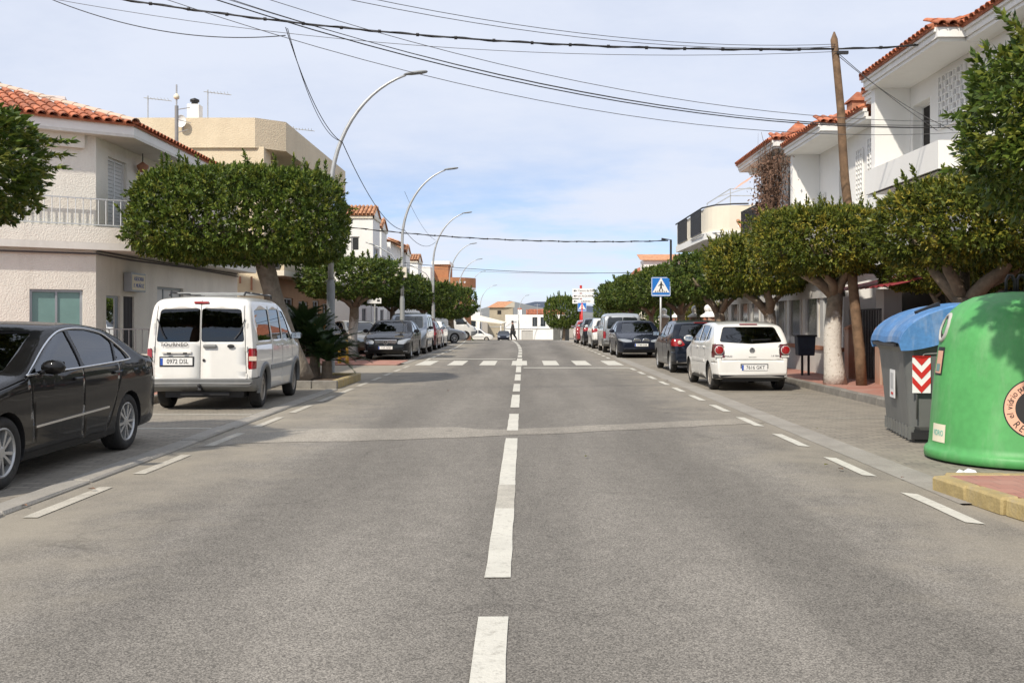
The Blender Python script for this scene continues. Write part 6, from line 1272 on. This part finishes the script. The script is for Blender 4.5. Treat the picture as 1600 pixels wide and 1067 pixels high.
tree((6.6,72,0), (6.6,72,1.8), (7.3,72,2.9), (3.0,3.3,1.7), 'far', 'ficus between the direction signs and the red hatchback', rz=1.1, seed=16)
tree((8.8,94,-.8), (8.8,94,1.0), (8.8,94,2.3), (4.0,3.6,2.2), 'far', 'ficus behind the grey waste container at the brow', rz=2.1, seed=17)
tree((4.4,107,-1.0), (4.4,107,.9), (4.3,107,2.35), (4.0,3.6,3.2), 'far', 'farthest ficus on the right, left of the direction signs', rz=2.9, seed=18)
# garden trees behind the pavement on the right
tree((8.5,19.0,.13), (8.5,19,1.4), (8.6,19,2.55), (2.3,4.6,.95), 'olive', 'low dense garden tree in the shade behind the blue container', .16, .13, rz=.1, seed=19, group='garden trees behind the right pavement')
tree((8.4,13.2,.13), (8.45,13.2,1.4), (8.5,13.2,2.5), (2.2,4.0,1.0), 'olive', 'low garden tree at the right edge under the big ficus', .14, .11, rz=3.0, seed=20, group='garden trees behind the right pavement')
def bush(x, y, z, sx, sy, sz, key, label, m=None):
    t = thing('bush', (x,y,z), label, 'bush', 'bushes behind the garden wall'); me = CR[key][0]; s = CR[key][1]
    if m:
        if (key,m) not in CR: c = me.copy(); c.materials.clear(); c.materials.append(MATS[m]); CR[(key,m)] = (c,s)
        me = CR[(key,m)][0]
    o = link_mesh('foliage', me, t, (0,0,sz*.5), None, (sx/s[0],sy/s[1],sz/s[2])); o['kind'] = 'stuff'; MB().tube([(x,y,z),(x,y,z+sz*.5)], [.06,.03], 6).build('stem', 'bark', t)
bush(8.4,46,.1,1.8,9,2.2,'far','yellow green hedge behind the white ball piers','leaf_yellow'); bush(8.5,60,.1,2.2,9,2.3,'far','green hedge at the far end of the garden wall'); bush(-9.4,120,-1.5,6,4,3.2,'far','green shrubs left of the pale canopy','leaf_far')
# ------------------------------------------------------------------ cycad in the kerbed planter
def frond_mesh(seed):
    rr = random.Random(seed); mb = MB(); L = 1.0; n = 22; P = []
    for k in range(n+1): t = k/n; P.append(Vector((0, L*(t-.12*t*t), L*(.42*t-.52*t*t))))
    mb.tube(P, [.010*(1-.7*k/n) for k in range(n+1)], 4, cap=False)
    for k in range(3, n+1):
        t = k/n; l = .17*math.sin(min(1,t*1.15)*math.pi*.93+.12)+.02
        for s in (1,-1):
            for q in (0,.5):
                p = P[k].lerp(P[k-1], q); e = p+Vector((s*l*.86, l*.52, l*.16+rr.uniform(-.012,.012))); w = Vector((0,.017,0)); mb.add([p-w,p+w,e], [(0,1,2) if s > 0 else (0,2,1)])
    o = mb.build('frond', 'frond'); me = o.data; bpy.data.objects.remove(o); return me
FR = [frond_mesh(i) for i in range(3)]; cy = thing('cycad', (-5.05,23.7,.12), 'dark green cycad with stiff feathery fronds in the yellow kerbed planter', 'plant')
rr = random.Random(12)
for (px, py, h, n) in ((0,0,.65,62),(-.4,.25,1.05,46),(.34,-.25,.40,44)):
    MB().tube([(-5.05+px,23.7+py,.1),(-5.05+px,23.7+py,.12+h)], [.14,.11], 10).build('stem', 'bark', cy)
    for k in range(n):
        a = rr.uniform(0,6.28); el = rr.uniform(-.25,1.25); s = rr.uniform(.85,1.25); link_mesh('frond', rr.choice(FR), cy, (px,py,h), (el, rr.uniform(-.15,.15), a), (s,s,s))
for k in range(9): a = rr.uniform(0,6.28); MB().tube([(-5.05+.2*math.cos(a),23.7+.2*math.sin(a),.9+rr.uniform(0,.5)),(-5.05+.26*math.cos(a),23.7+.26*math.sin(a),1.02+rr.uniform(0,.55))], [.03,.012], 5).build('seed_leaf', 'frond_tip', cy)
# ------------------------------------------------------------------ street lamps: tapered pole, arched arm, small lower arm
def lamp(y, xb, xt, zt, label, box=False, low=True):
    g = zg(y); t = thing('street_lamp', (xb,y,g), label, 'street lamp', 'grey arched street lamps on the left'); x = lambda k: xb
    MB().lathe([(.13,0),(.13,.04),(.105,.08),(.105,2.35),(.085,2.42),(.085,2.48)], 14, (xb,y,g+.05)).build('base_tube', 'pole_dark', t, sm=True)
    zk = zt-3.1; P = [Vector((xb,y,g+2.45)), Vector((xb,y,zk*.5+1.2)), Vector((xb,y,zk))]; R0 = [.075,.07,.062]
    for k in range(1,15):
        s = k/14; a = s*R(74); L = (xt-xb-.5); P.append(Vector((xb+L*(1-math.cos(a))/(1-math.cos(R(74))), y, zk+(zt-.05-zk)*math.sin(a)/math.sin(R(74))))); R0.append(.062-.032*s)
    MB().tube(P, R0, 10).build('pole', 'galv', t, sm=True); e = P[-1]; mb = MB()
    q = MB().lathe([(.001,-.05),(.05,.0),(.085,.15),(.09,.42),(.06,.55),(.001,.58)], 12, axis='x'); mb.add([(e.x-.02+p[0], y+p[1]*1.15, e.z+.02+p[2]*.5+p[0]*.12) for p in q.v], q.f); h = mb.build('lamp_head', 'pole_dark', t, sm=True)
    if low:
        zz = g+3.3; Q = [Vector((xb,y,zz)), Vector((xb-.12,y,zz+.55)), Vector((xb-.45,y,zz+1.0)), Vector((xb-.95,y,zz+1.3)), Vector((xb-1.25,y,zz+1.42))]; MB().tube(Q, .028, 8).build('lower_arm', 'galv', t, sm=True); mb = MB(); q = MB().lathe([(.001,-.02),(.06,.0),(.075,.15),(.05,.36),(.001,.38)], 10, axis='x'); mb.add([(xb-1.2-p[0], y+p[1], zz+1.42+p[2]*.45+p[0]*.3) for p in q.v], q.f); mb.build('lower_lamp_head', 'galv', t, sm=True)
    if box: MB().box(xb-.30,xb+.22,y-.28,y-.10,g+3.3,g+3.75).build('control_box', 'plaster_pale', t, bev=.02); MB().box(xb-.15,xb+.12,y-.22,y-.1,g+3.15,g+3.29).build('box_base', 'iron_dark', t)
    return t
lamp(25,-4.92,-2.5,7.80,'nearest arched street lamp, rising behind the large ficus', low=False)
lamp(42,-5.2,-2.85,7.98,'second street lamp with a pale control box on its pole', box=True)
lamp(59,-5.44,-3.15,7.96,'third arched street lamp along the left kerb')
lamp(82,-6.2,-3.95,7.9,'fourth street lamp, seen against the terrace')
lamp(103,-6.8,-4.35,7.9,'fifth street lamp, in front of the brick building'); lamp(126,-6.95,-4.9,7.75,'sixth street lamp, just right of the brick balcony', low=False)
lamp(150,-6.6,-4.1,6.8,'street lamp beyond the brow left of the tan house', low=False); lamp(151,-.75,.85,5.3,'farthest street lamp, in front of the white end house', low=False)
# ------------------------------------------------------------------ leaning wooden pole and the cables
wp = thing('wooden_pole', (7.16,21.0,.13), 'tall leaning weathered wooden utility pole beside the speckled ficus', 'utility pole'); b, tp = Vector((7.10,20.55,.05)), Vector((6.53,20.55,7.38))
MB().tube([b.lerp(tp,k/10)+Vector((.015*math.sin(k*1.7),.01*math.cos(k*2.1),0)) for k in range(11)]+[tp+Vector((-.01,0,.16))], [.115-.004*k for k in range(11)]+[.015], 12).build('shaft', 'wood_pole', wp, sm=True)
MB().box(6.55,6.78,20.42,20.50,7.05,7.11).build('bracket', 'iron_dark', wp)
def wire(a, c, sag, r, label, m='wire', n=26, twist=False, group='overhead cables', name='overhead_cable'):
    a = Vector(a); c = Vector(c); t = thing(name, a, label, 'cable', group); P = [a.lerp(c,k/n)-Vector((0,0,sag*4*(k/n)*(1-k/n))) for k in range(n+1)]; MB().tube(P, r, 6).build('strand', m, t, sm=True)
    if twist:
        L = (c-a).length; N = int(L*6); Q = []
        for k in range(N+1): s = k/N; p = a.lerp(c,s)-Vector((0,0,sag*4*s*(1-s))); an = s*L*5; Q.append(p+Vector((0,math.cos(an),math.sin(an)))*r*1.2)
        MB().tube(Q, r*.6, 5).build('wrapped_strand', m, t, sm=True); M_ = int(L/.8)
        for k in range(1,M_): s = k/M_; p = a.lerp(c,s)-Vector((0,0,sag*4*s*(1-s))); MB().tube([p-Vector((.03,0,0)),p+Vector((.03,0,0))], r*1.9, 6).build('clip', m, t)
    return t
wire((6.57,20.5,7.17),(-14.2,20.5,9.3),.62,.019,'thick twisted black cable crossing the whole street at the top', n=40, twist=True)
wire((6.57,20.5,7.17),(XW,20.5,7.36),.04,.018,'short black cable from the wooden pole to the right hand house', twist=True)
wire((6.57,20.45,7.10),(-14.2,20.6,9.15),.74,.006,'thin wire slung just below the thick black cable', 'cable_grey')
for k, (dz, dy, sg) in enumerate(((0,0,1.16),(.10,.05,1.20),(.22,.1,1.12),(-.14,.12,1.24),(.05,.2,1.10))): wire((-10.2,14.2+dy,8.35+dz*1.5),(XW,20.3+dy,5.50+dz*.6),sg,.006 if k else .010,['uppermost','second','third','fourth','lowest'][k]+' of the five wires running from top left to the right hand house', 'wire' if k < 2 else 'cable_grey')
for k in range(2): wire((-9.5,12.5,7.7+.12*k),(6.57,20.5,7.22+.05*k),.85,.006,['lower','upper'][k]+' of two thin wires meeting the thick cable at the wooden pole', 'cable_grey')
wire((-9.0,46,5.95),(6.5,44,5.06),.30,.022,'black cable crossing the street beyond the zebra crossing', twist=True); wire((-9.0,60,5.2),(7.0,62,4.5),.30,.018,'lower dark cable farther down the street'); wire((-9.2,74,5.6),(8.5,78,5.3),.3,.012,'thin wire near the end of the street','cable_grey')
wire((-4.98,20.5,7.62),(-4.62,25,6.02),.42,.010,'drop wire from the thick cable to the nearest street lamp'); wire((-4.94,20.5,7.60),(-4.62,25,6.06),.58,.008,'second slack drop wire to the nearest street lamp')
wire((-4.62,25,6.02),(-5.1,42,5.35),.55,.012,'slack wire between the first and second street lamps'); wire((-5.1,42,5.35),(-5.3,59,6.2),.45,.012,'slack wire between the second and third street lamps','cable_grey'); wire((-5.1,42,7.0),(-5.3,59,6.3),.35,.008,'thin wire near the second lamp head','cable_grey'); wire((-10.6,20.5,8.52),(-4.98,20.5,7.45),.40,.010,'slack wire hanging under the thick cable at top left')
wire((6.62,20.5,7.05),(XW,22.0,5.75),.06,.007,'upper thin wire from the pole top to the house','cable_grey'); wire((6.62,20.5,7.0),(XW,21.2,5.6),.12,.007,'lower thin wire from the pole top to the house','cable_grey')
cp = thing('cable_post', (6.6,44,.13), 'thin dark post with bent top carrying the far cable', 'post'); MB().tube([(6.62,44,.1),(6.62,44,5.1),(6.2,44,5.14)], .05, 8).build('tube', 'iron_dark', cp)
# ------------------------------------------------------------------ signs
def crossing_sign(x, y, zc, s, ztop, label, pole_m='galv', pm_w=.04):
    g = zg(y); t = thing('crossing_sign', (x,y,g), label, 'sign', 'pedestrian crossing signs'); MB().tube([(x,y,g+.05),(x,y,ztop)], pm_w, 10).build('post', pole_m, t, sm=True); yy = y-.06
    P = [(x+a,yy,zc+b) for a,b in rpoly([(-s/2,-s/2),(s/2,-s/2),(s/2,s/2),(-s/2,s/2)], s*.07)]; pl = MB().extr(P, (0,.02,0)).build('plate', 'blue_sign', t)
    def tri(k, yo, m, nm, dz=0): return MB().extr([(x-k*.47,yo,zc-s*.30+dz),(x+k*.47,yo,zc-s*.30+dz),(x,yo,zc-s*.30+dz+k*.82)], (0,.003,0)).build(nm, m, pl)
    tri(s*.94, yy-.006, 'white_paint', 'white_triangle'); mb = MB(); y2 = yy-.009; q = MB().lathe([(.001,0),(s*.042,0)], 12, axis='y'); mb.add([(p[0]+x+s*.01,y2,p[2]+zc+s*.225) for p in q.v], q.f)
    def limb(a, b, w): mb.bar((x+a[0]*s,y2,zc+a[1]*s),(x+b[0]*s,y2,zc+b[1]*s),w*s,.003,up=(0,1,0))
    limb((.01,.18),(0,-.02),.085); limb((0,.0),(-.10,-.24),.05); limb((0,.0),(.11,-.24),.05); limb((-.0,.16),(-.13,.03),.036); limb((.02,.16),(.14,.05),.036)
    for k in range(-3,4): limb((k*.095-.02,-.285),(k*.095+.012,-.22),.038)
    mb.build('walking_figure', 'black_ink', pl); MB().box(x-s*.47,x+s*.47,yy-.004,yy-.001,zc-s*.47,zc-s*.43).build('white_edge', 'white_paint', pl); MB().box(x-s*.47,x+s*.47,yy-.004,yy-.001,zc+s*.455,zc+s*.48).build('white_edge', 'white_paint', pl)
    for k in (-1,1): MB().box(x+k*s*.475-s*.012,x+k*s*.475+s*.012,yy-.004,yy-.001,zc-s*.43,zc+s*.455).build('white_edge', 'white_paint', pl)
    return t
crossing_sign(5.29,37.75,2.78,.74,3.1,'blue pedestrian crossing sign at the right of the zebra crossing')
crossing_sign(6.15,103,2.86,.92,3.3,'distant blue pedestrian crossing sign under the white direction boards','red_paint',.09)
dsn = thing('direction_signs', (6.1,103.3,zg(103)), 'three white direction boards with left arrows on an orange post', 'sign'); MB().tube([(6.05,103.3,-1),(6.05,103.3,5.15)], .13, 10).build('post', 'red_paint', dsn)
for k, (tx, w) in enumerate((('Centro de Dia',2.30),('LA ALQUERIA',2.25),('CASINO',2.25))):
    z = 4.58-.56*k; bd = MB().box(5.15,5.15+w,103.10,103.14,z-.23,z+.23).build('board', 'white_paint', dsn); mb = MB(); mb.extr([(5.25,103.09,z),(5.45,103.09,z+.13),(5.45,103.09,z-.13)], (0,.005,0)); mb.box(5.45,5.65,103.09,103.095,z-.03,z+.03); mb.build('arrow', 'black_ink', bd); put_text(tx, .27, 'black_ink', dsn, Vector((6.55,103.09,z))-dsn.location, (R(90),0,0))
ps = thing('parking_sign', (-6.3,41.5,.06), 'small white rectangular sign on a pole beside the slate saloon', 'sign'); MB().tube([(-6.3,41.5,.0),(-6.3,41.5,2.55)], .035, 8).build('post', 'galv', ps); MB().box(-6.62,-6.02,41.44,41.46,2.2,2.54).build('plate', 'white_paint', ps); MB().box(-6.2,-6.08,41.432,41.437,2.28,2.36).build('symbol', 'black_ink', ps); MB().box(-6.58,-6.3,41.432,41.437,2.40,2.43).build('symbol', 'black_ink', ps)
# ------------------------------------------------------------------ blue-lidded container
ct = thing('waste_container', (4.60,11.85,.004), 'grey waste container with dented blue curved lid and red white chevrons', 'container')
x0,x1,y0,y1 = 4.60,5.75,11.85,13.65
def ring(z, ins, ch=.10):
    a,b,c,d = x0+ins,x1-ins,y0+ins,y1-ins; return [(a+ch,c,z),(b-ch,c,z),(b,c+ch,z),(b,d-ch,z),(b-ch,d,z),(a+ch,d,z),(a,d-ch,z),(a,c+ch,z)]
mb = MB(); rings = [ring(.14,.13),ring(.2,.10),ring(.7,.06),ring(1.12,.02),ring(1.16,-.02),ring(1.24,-.02)]
for r_ in rings: r_.append(r_[0])
mb.grid(rings); mb.add(rings[0][:8], [tuple(range(7,-1,-1))]); mb.build('body', 'container_grey', ct, sm=False, bev=.03)
# sloped upper hood rising to the back
hood = lambda f: [(x0+(x1-x0)*t, z) for t, z in f]
pr = [(x0-.02,1.241),(x1+.02,1.241),(x1+.02,1.60),(x1-.30,1.62),(x0+.45,1.45)]
MB().extr([(a,y0+.06,z) for a,z in pr], (0,y1-y0-.12,0)).build('hood', 'container_grey', ct, bev=.03)
lid = [(x0-.06+(x1-x0-.08)*(1-math.cos(t)), 1.20+.50*math.sin(t)) for t in np.linspace(0,math.pi/2,12)]; P = []
for yy, k in ((y0-.03,.0),(y0+.01,.02),(y0+.35,.03),(y0+.9,.012),(y0+1.3,.03),(y1-.01,.02),(y1+.03,0)): P.append([(a,yy,z+k) for a,z in lid])
mb = MB(); mb.grid(P); ends = [(a,z) for a,z in lid]
for yy in (y0-.03,y1+.03):
    lo = [(a+.02, max(1.13, 1.13+(.40*max(0,(a-x0)/(x1-x0))**1.5))) for a,z in lid]; n = len(lid); mb.add([(a,yy,z) for a,z in lid]+[(a,yy,z) for a,z in lo], [(i,i+1,n+i+1,n+i) for i in range(n-1)])
o = mb.build('lid', 'container_blue', ct, sm=False); sdm = o.modifiers.new('solid','SOLIDIFY'); sdm.thickness = .03
MB().box(x0-.075,x0-.03,y0+.2,y1-.2,1.17,1.21).build('lid_lip', 'iron_dark', ct); MB().bar((x0+.25,y0+.5,1.585),(x0+.55,y0+.62,1.70),.05).build('lid_handle', 'iron_dark', ct)
# base skirt ribs and feet
for k in range(9): MB().box(x0+.085,x0+.16,y0+.15+k*.175,y0+.20+k*.175,.04,.20).build('rib', 'container_grey', ct)
for a in (x0+.15,x1-.3):
    for b_ in (y0+.12,y1-.3): MB().box(a,a+.18,b_,b_+.18,.0,.16).build('foot', 'iron_dark', ct)
MB().box(x0+.12,x1-.12,y0+.09,y0+.17,.05,.13).build('base_beam', 'iron_dark', ct)
ch = MB().box(4.70,4.91,y0-.002,y0+.004,.62,1.05).build('chevron_plate', 'white_paint', ct)
for k in range(3):
    z = .62+.165*k; MB().extr([(4.70,y0-.006,z+.12),(4.70,y0-.006,min(z+.20,1.05)),(4.805,y0-.006,min(z+.08,1.05)),(4.91,y0-.006,min(z+.20,1.05)),(4.91,y0-.006,z+.12),(4.805,y0-.006,z)], (0,.003,0)).build('chevron', 'red_paint', ch)
mb = MB(); q = MB().lathe([(.001,.03),(.035,.025),(.045,0)], 14, axis='y'); mb.add([(p[0]+5.14,y0+.02-p[1],p[2]+.80) for p in q.v], q.f); mb.build('lock', 'iron_dark', ct)
mb = MB(); mb.tube([(4.76,y0+.03,.30),(4.76,y0+.02,.95),(4.84,y0+.012,1.09),(5.05,y0+.01,1.10),(5.22,y0+.01,1.0),(5.30,y0+.012,.80)], .012, 5); mb.build('moulding', 'container_grey', ct, sm=True)
MB().box(x0+.035,x0+.042,12.55,12.85,.50,.86).build('sticker', 'white_paint', ct); MB().box(x0+.030,x0+.034,12.62,12.78,.62,.82).build('sticker_symbol', 'rail_grey', ct); MB().box(x0+.030,x0+.034,12.64,12.76,.54,.57).build('sticker_symbol', 'red_paint', ct)
ct.rotation_euler = (0,0,R(-9.5)); ct.location = (4.60,11.85,.004)
# ------------------------------------------------------------------ green bottle bank
IX, IY = 5.28, 10.5; ig = thing('bottle_bank', (IX,IY,.004), 'large green bell shaped glass recycling bank on the right', 'container')
prof = [(.001,.02),(.88,.02),(.915,.03),(.915,.10),(.90,.125),(.875,.14),(.865,.20),(.845,.5),(.81,.9),(.77,1.2),(.735,1.40),(.70,1.50),(.64,1.60),(.55,1.68),(.42,1.745),(.25,1.785),(.10,1.80),(.001,1.802)]
MB().lathe(prof, 64, (IX,IY,0)).build('shell', 'igloo_green', ig, sm=True)
zr = np.array([p[1] for p in prof[5:]]); rr_ = np.array([p[0] for p in prof[5:]])
def irad(z): return float(np.interp(z, zr, rr_))
def ipt(th, z, o=.004): r = irad(z)+o; return Vector((IX+r*math.sin(th), IY-r*math.cos(th), z))    # th = 0 faces the camera, + to the right
TH = -math.atan2(IX,IY)*0
def decal(mb, cth, cz, pts, o): mb.add([ipt(cth+a/irad(cz), cz+b, o) for a,b in pts], [tuple(range(len(pts)))])
def disc(cth, cz, ra, m, o, r0=0, nm='emblem_ring', par=ig):
    mb = MB(); n = 48; P = []
    for k in ([r0,ra] if r0 else [0.0001,ra*.34,ra*.67,ra]): P.append([ipt(cth+k*math.cos(t)/irad(cz), cz+k*math.sin(t), o) for t in np.linspace(0,2*math.pi,n+1)])
    mb.grid(P); return mb.build(nm, m, par, sm=True)
ET, EZ = .16-math.atan2(5.22,10.5), .60
ET = -.245; EZ = .62
em = disc(ET, EZ, .300, 'black_ink', .004, .288); disc(ET, EZ, .288, 'salmon', .005, .190, par=ig); disc(ET, EZ, .190, 'black_ink', .006, .0, par=ig); 
def blob(poly, m, o): mb = MB(); mb.add([ipt(ET+a/irad(EZ), EZ+b, o) for a,b in poly], [tuple(range(len(poly)))]); mb.build('emblem_shape', m, ig)
blob([(.135*math.cos(t)+.03,.125*math.sin(t)-.03) for t in np.linspace(0,2*math.pi,25)[:-1]], 'teal', .0085)
blob([(.045*math.cos(t)-.03,.020*math.sin(t)+.035) for t in np.linspace(0,2*math.pi,17)[:-1]], 'cream_ink', .011)
def arc_text(txt, size, rad, a0, da, m, flip=False):
    for i, chx in enumerate(txt):
        if chx == ' ': continue
        me = text_mesh(chx, size, 0.0, sx=.82); me.materials.clear(); me.materials.append(MATS[m]); an = a0+da*i
        for v in me.vertices:
            x, y = v.co.x, v.co.y
            if not flip: c, s = math.cos(an-math.pi/2), math.sin(an-math.pi/2); px, py = rad*math.cos(an)+x*c-y*s, rad*math.sin(an)+x*s+y*c
            else: c, s = math.cos(an+math.pi/2), math.sin(an+math.pi/2); px, py = rad*math.cos(an)+x*c-y*s, rad*math.sin(an)+x*s+y*c
            p = ipt(ET+px/irad(EZ), EZ+py, .0075)-ig.location; v.co = p
        me.update(); link_mesh('lettering', me, ig)
arc_text('el vidrio puede te', .086, .239, R(200), -R(7.0), 'black_ink'); arc_text('RECI', .10, .239, R(222), R(14.5), 'black_ink', True)
# mouth, stickers, hooks
MT = -1.72; mb = MB(); n = 28; MZ = 1.42
P = []
for k, o in ((1.28,-.012),(1.26,.018),(1.0,.022),(.96,-.05)): P.append([ipt(MT+k*.105*math.cos(t)/.73, MZ+k*.125*math.sin(t), o) for t in np.linspace(0,2*math.pi,n+1)])
mb.grid(P); mb.build('mouth_rim', 'plaster_grey', ig, sm=True); mb = MB(); decal(mb, MT, MZ, [(.098*math.cos(t),.118*math.sin(t)) for t in np.linspace(0,2*math.pi,n)[:-1]], .004); mb.build('mouth', 'dark_void', ig)
def patch(cth, cz, w, h, m, o=.005, nm='sticker'): mb = MB(); mb.grid([[ipt(cth+a/irad(cz), cz+b, o) for a in np.linspace(-w/2,w/2,5)] for b in (-h/2,h/2)]); return mb.build(nm, m, ig)
patch(-1.66,1.06,.20,.30,'iron_dark'); patch(-1.66,1.05,.16,.24,'salmon',.008); patch(-1.66,.99,.10,.08,'shutter_green',.011)
patch(-1.50,.30,.26,.19,'cream_ink'); 
me = text_mesh('VIDRIO', .085, 0.0); me.materials.clear(); me.materials.append(MATS['teal'])
for v in me.vertices: v.co = ipt(-1.50+(v.co.x*.72)/irad(.3), .30+v.co.y, .009)-ig.location
me.update(); link_mesh('lettering', me, ig)
for dx in (-.06,.06): MB().tube([(IX+dx-.045,IY,1.78),(IX+dx-.045,IY,1.93),(IX+dx-.02,IY,1.975),(IX+dx+.02,IY,1.975),(IX+dx+.045,IY,1.93),(IX+dx+.045,IY,1.78)], .016, 8).build('lifting_hook', 'iron_dark', ig, sm=True)
MB().box(IX-.16,IX+.16,IY-.06,IY+.06,1.77,1.81).build('hook_plate', 'iron_dark', ig)
mb = MB(); P = []; rl = random.Random(2)
for i in range(9): P.append([(4.12+.034*i, 9.35+.03*j+rl.uniform(-.012,.012), .012+max(0,.045*math.sin(i*.7)*math.sin(j*.75)+rl.uniform(-.008,.012))) for j in range(7)])
mb.grid(P); mb.build('litter_bag', 'litter', None, 'crumpled white scrap of litter beside the green bottle bank', 'litter', sm=True)
# ------------------------------------------------------------------ small street furniture
lb = thing('litter_bin', (7.0,24.4,.13), 'dark blue litter bin on two legs on the right pavement', 'bin'); MB().extr([(6.80,24.2,.62),(7.2,24.2,.62),(7.23,24.2,1.10),(6.77,24.2,1.10)], (0,.3,0)).build('basket', 'navy_plastic', lb, bev=.02); MB().box(6.75,7.25,24.18,24.52,1.09,1.13).build('rim', 'iron_dark', lb)
for x in (6.93,7.09): MB().box(x-.025,x+.025,24.33,24.38,.12,.66).build('leg', 'iron_dark', lb)
yb = thing('yellow_barrier', (-6.15,33.4,.025), 'small yellow trestle barrier beside the whitewashed ficus', 'barrier')
for x in (-6.28,-6.02): MB().bar((x,33.25,.02),(x,33.4,.85),.05).build('leg', 'yellow_metal', yb); MB().bar((x,33.6,.02),(x,33.42,.85),.05).build('leg', 'yellow_metal', yb)
for z in (.25,.8): MB().bar((-6.3,33.4,z),(-6.0,33.4,z),.06).build('rail', 'yellow_metal', yb)
fc = thing('waste_container', (4.6,112,zg(112)), 'distant grey domed waste container at the brow of the road', 'container'); g = zg(112)
MB().prism(rpoly([(3.4,111.2),(5.2,111.2),(5.2,112.6),(3.4,112.6)],.15), g, g+1.75).build('body', 'container_grey', fc); mb = MB(); P = [[(4.3+.95*k*math.cos(t),111.9+.75*k*math.sin(t),g+1.75+z) for t in np.linspace(0,2*math.pi,25)] for k,z in ((1.03,0),(1.0,.25),(.85,.48),(.5,.6),(.01,.63))]; mb.grid(P); mb.build('lid', 'grey_plastic', fc, sm=True); MB().box(4.2,4.34,111.1,111.19,g+.3,g+1.5).build('pedal_rod', 'rail_grey', fc)
po = thing('orange_post', (-6.4,92,zg(92)), 'orange post left of the pale canopy', 'post'); MB().tube([(-6.7,92,-1),(-6.7,92,1.9)], .17, 10).build('tube', 'brick_orange', po); MB().box(-7.0,-6.5,91.75,91.8,.9,1.3).build('plate', 'white_paint', po)
# loose leaves and scraps on the road edge
rl = random.Random(9)
for k in range(12):
    s = rl.choice((-1,1)); x = s*rl.uniform(2.9,4.1) if k % 4 else rl.uniform(-3,3); y = rl.uniform(5,26); a = rl.uniform(0,6.28); L = rl.uniform(.02,.05); d = Vector((math.cos(a),math.sin(a),0))*L; w = Vector((-math.sin(a),math.cos(a),0))*L*.45; p = Vector((x,y,.026))
    o = MB().add([p-d,p+w+Vector((0,0,.012)),p+d,p-w+Vector((0,0,.012))], [(0,1,2,3)]).build('fallen_leaf', 'vine' if k % 3 else 'leaf_yellow', None, 'dry fallen leaf lying on the road', 'leaf', 'fallen leaves on the road')
# ------------------------------------------------------------------ person crossing at the brow
def person(x, y, label):
    g = zg(y)+.0; me = bpy.data.meshes.new('person'); V = [(0,0,.92),(0,.0,1.12),(.0,-.01,1.36),(0,-.01,1.47),(0.03,0,1.57),(.03,0,1.70),
        (.08,.0,.88),(.16,0,.50),(.10,0,.09),(.22,0,.05),(-.06,0,.88),(-.12,0,.50),(-.36,0,.16),(-.30,0,.06),
        (.0,-.17,1.36),(.08,-.24,1.10),(.20,-.22,.90),(.0,.17,1.36),(-.08,.24,1.10),(.02,.24,.90)]
    E = [(0,1),(1,2),(2,3),(3,4),(4,5),(0,6),(6,7),(7,8),(8,9),(0,10),(10,11),(11,12),(12,13),(2,14),(14,15),(15,16),(2,17),(17,18),(18,19)]
    Rd = [.19,.19,.21,.075,.10,.10,.14,.10,.07,.05,.14,.10,.07,.05,.10,.08,.055,.10,.08,.055]
    me.from_pydata(V, E, []); o = bpy.data.objects.new('person', me); COL.objects.link(o); o.modifiers.new('skin','SKIN'); sv = me.skin_vertices[0].data
    for i, r_ in enumerate(Rd): sv[i].radius = (r_, r_*(.8 if i in (0,1,2) else 1)); sv[i].use_root = i == 0
    sb = o.modifiers.new('sub','SUBSURF'); sb.levels = 2; sb.render_levels = 2; dg = bpy.context.evaluated_depsgraph_get(); m2 = bpy.data.meshes.new_from_object(o.evaluated_get(dg)); bpy.data.objects.remove(o)
    mats = [mat('jacket', (.045,.042,.04), .9, var=.2), mat('trousers', (.02,.021,.026), .9), mat('skin', (.42,.24,.17), .6)]
    m2.materials.clear(); [m2.materials.append(q) for q in mats]
    for p in m2.polygons: p.use_smooth = True; z = p.center.z; p.material_index = 2 if (z > 1.47 or (z < .95 and abs(p.center.y) > .18)) else (1 if z < .90 else 0)
    o = bpy.data.objects.new('person', m2); COL.objects.link(o); o.location = (x,y,g); o.rotation_euler = (0,0,math.pi); tag(o, label, 'person')
    q = MB().lathe([(.095,.02),(.105,.06),(.10,.13),(.06,.175),(.001,.19)], 14, (0,0,0)); hh = MB(); hh.add([(p[0]+.02,p[1],p[2]+1.585) for p in q.v], q.f); me2 = bpy.data.meshes.new('hair'); me2.from_pydata(hh.v, [], hh.f); me2.materials.append(MATS['black_ink']); link_mesh('hair', me2, o)
    bg = thing('shoulder_bag', (x+.1,y-.28,g+.75), 'dark bag carried by the person crossing the road', 'bag'); MB().box(x-.05,x+.28,y-.36,y-.26,g+.55,g+.88).build('pouch', 'black_ink', bg, bev=.03); MB().tube([(x+.0,y-.3,g+.88),(x+.05,y-.2,g+1.4),(x+.22,y-.3,g+.88)], .012, 5).build('strap', 'black_ink', bg)
person(-.95,86,'person in dark jacket and black trousers walking across at the brow')
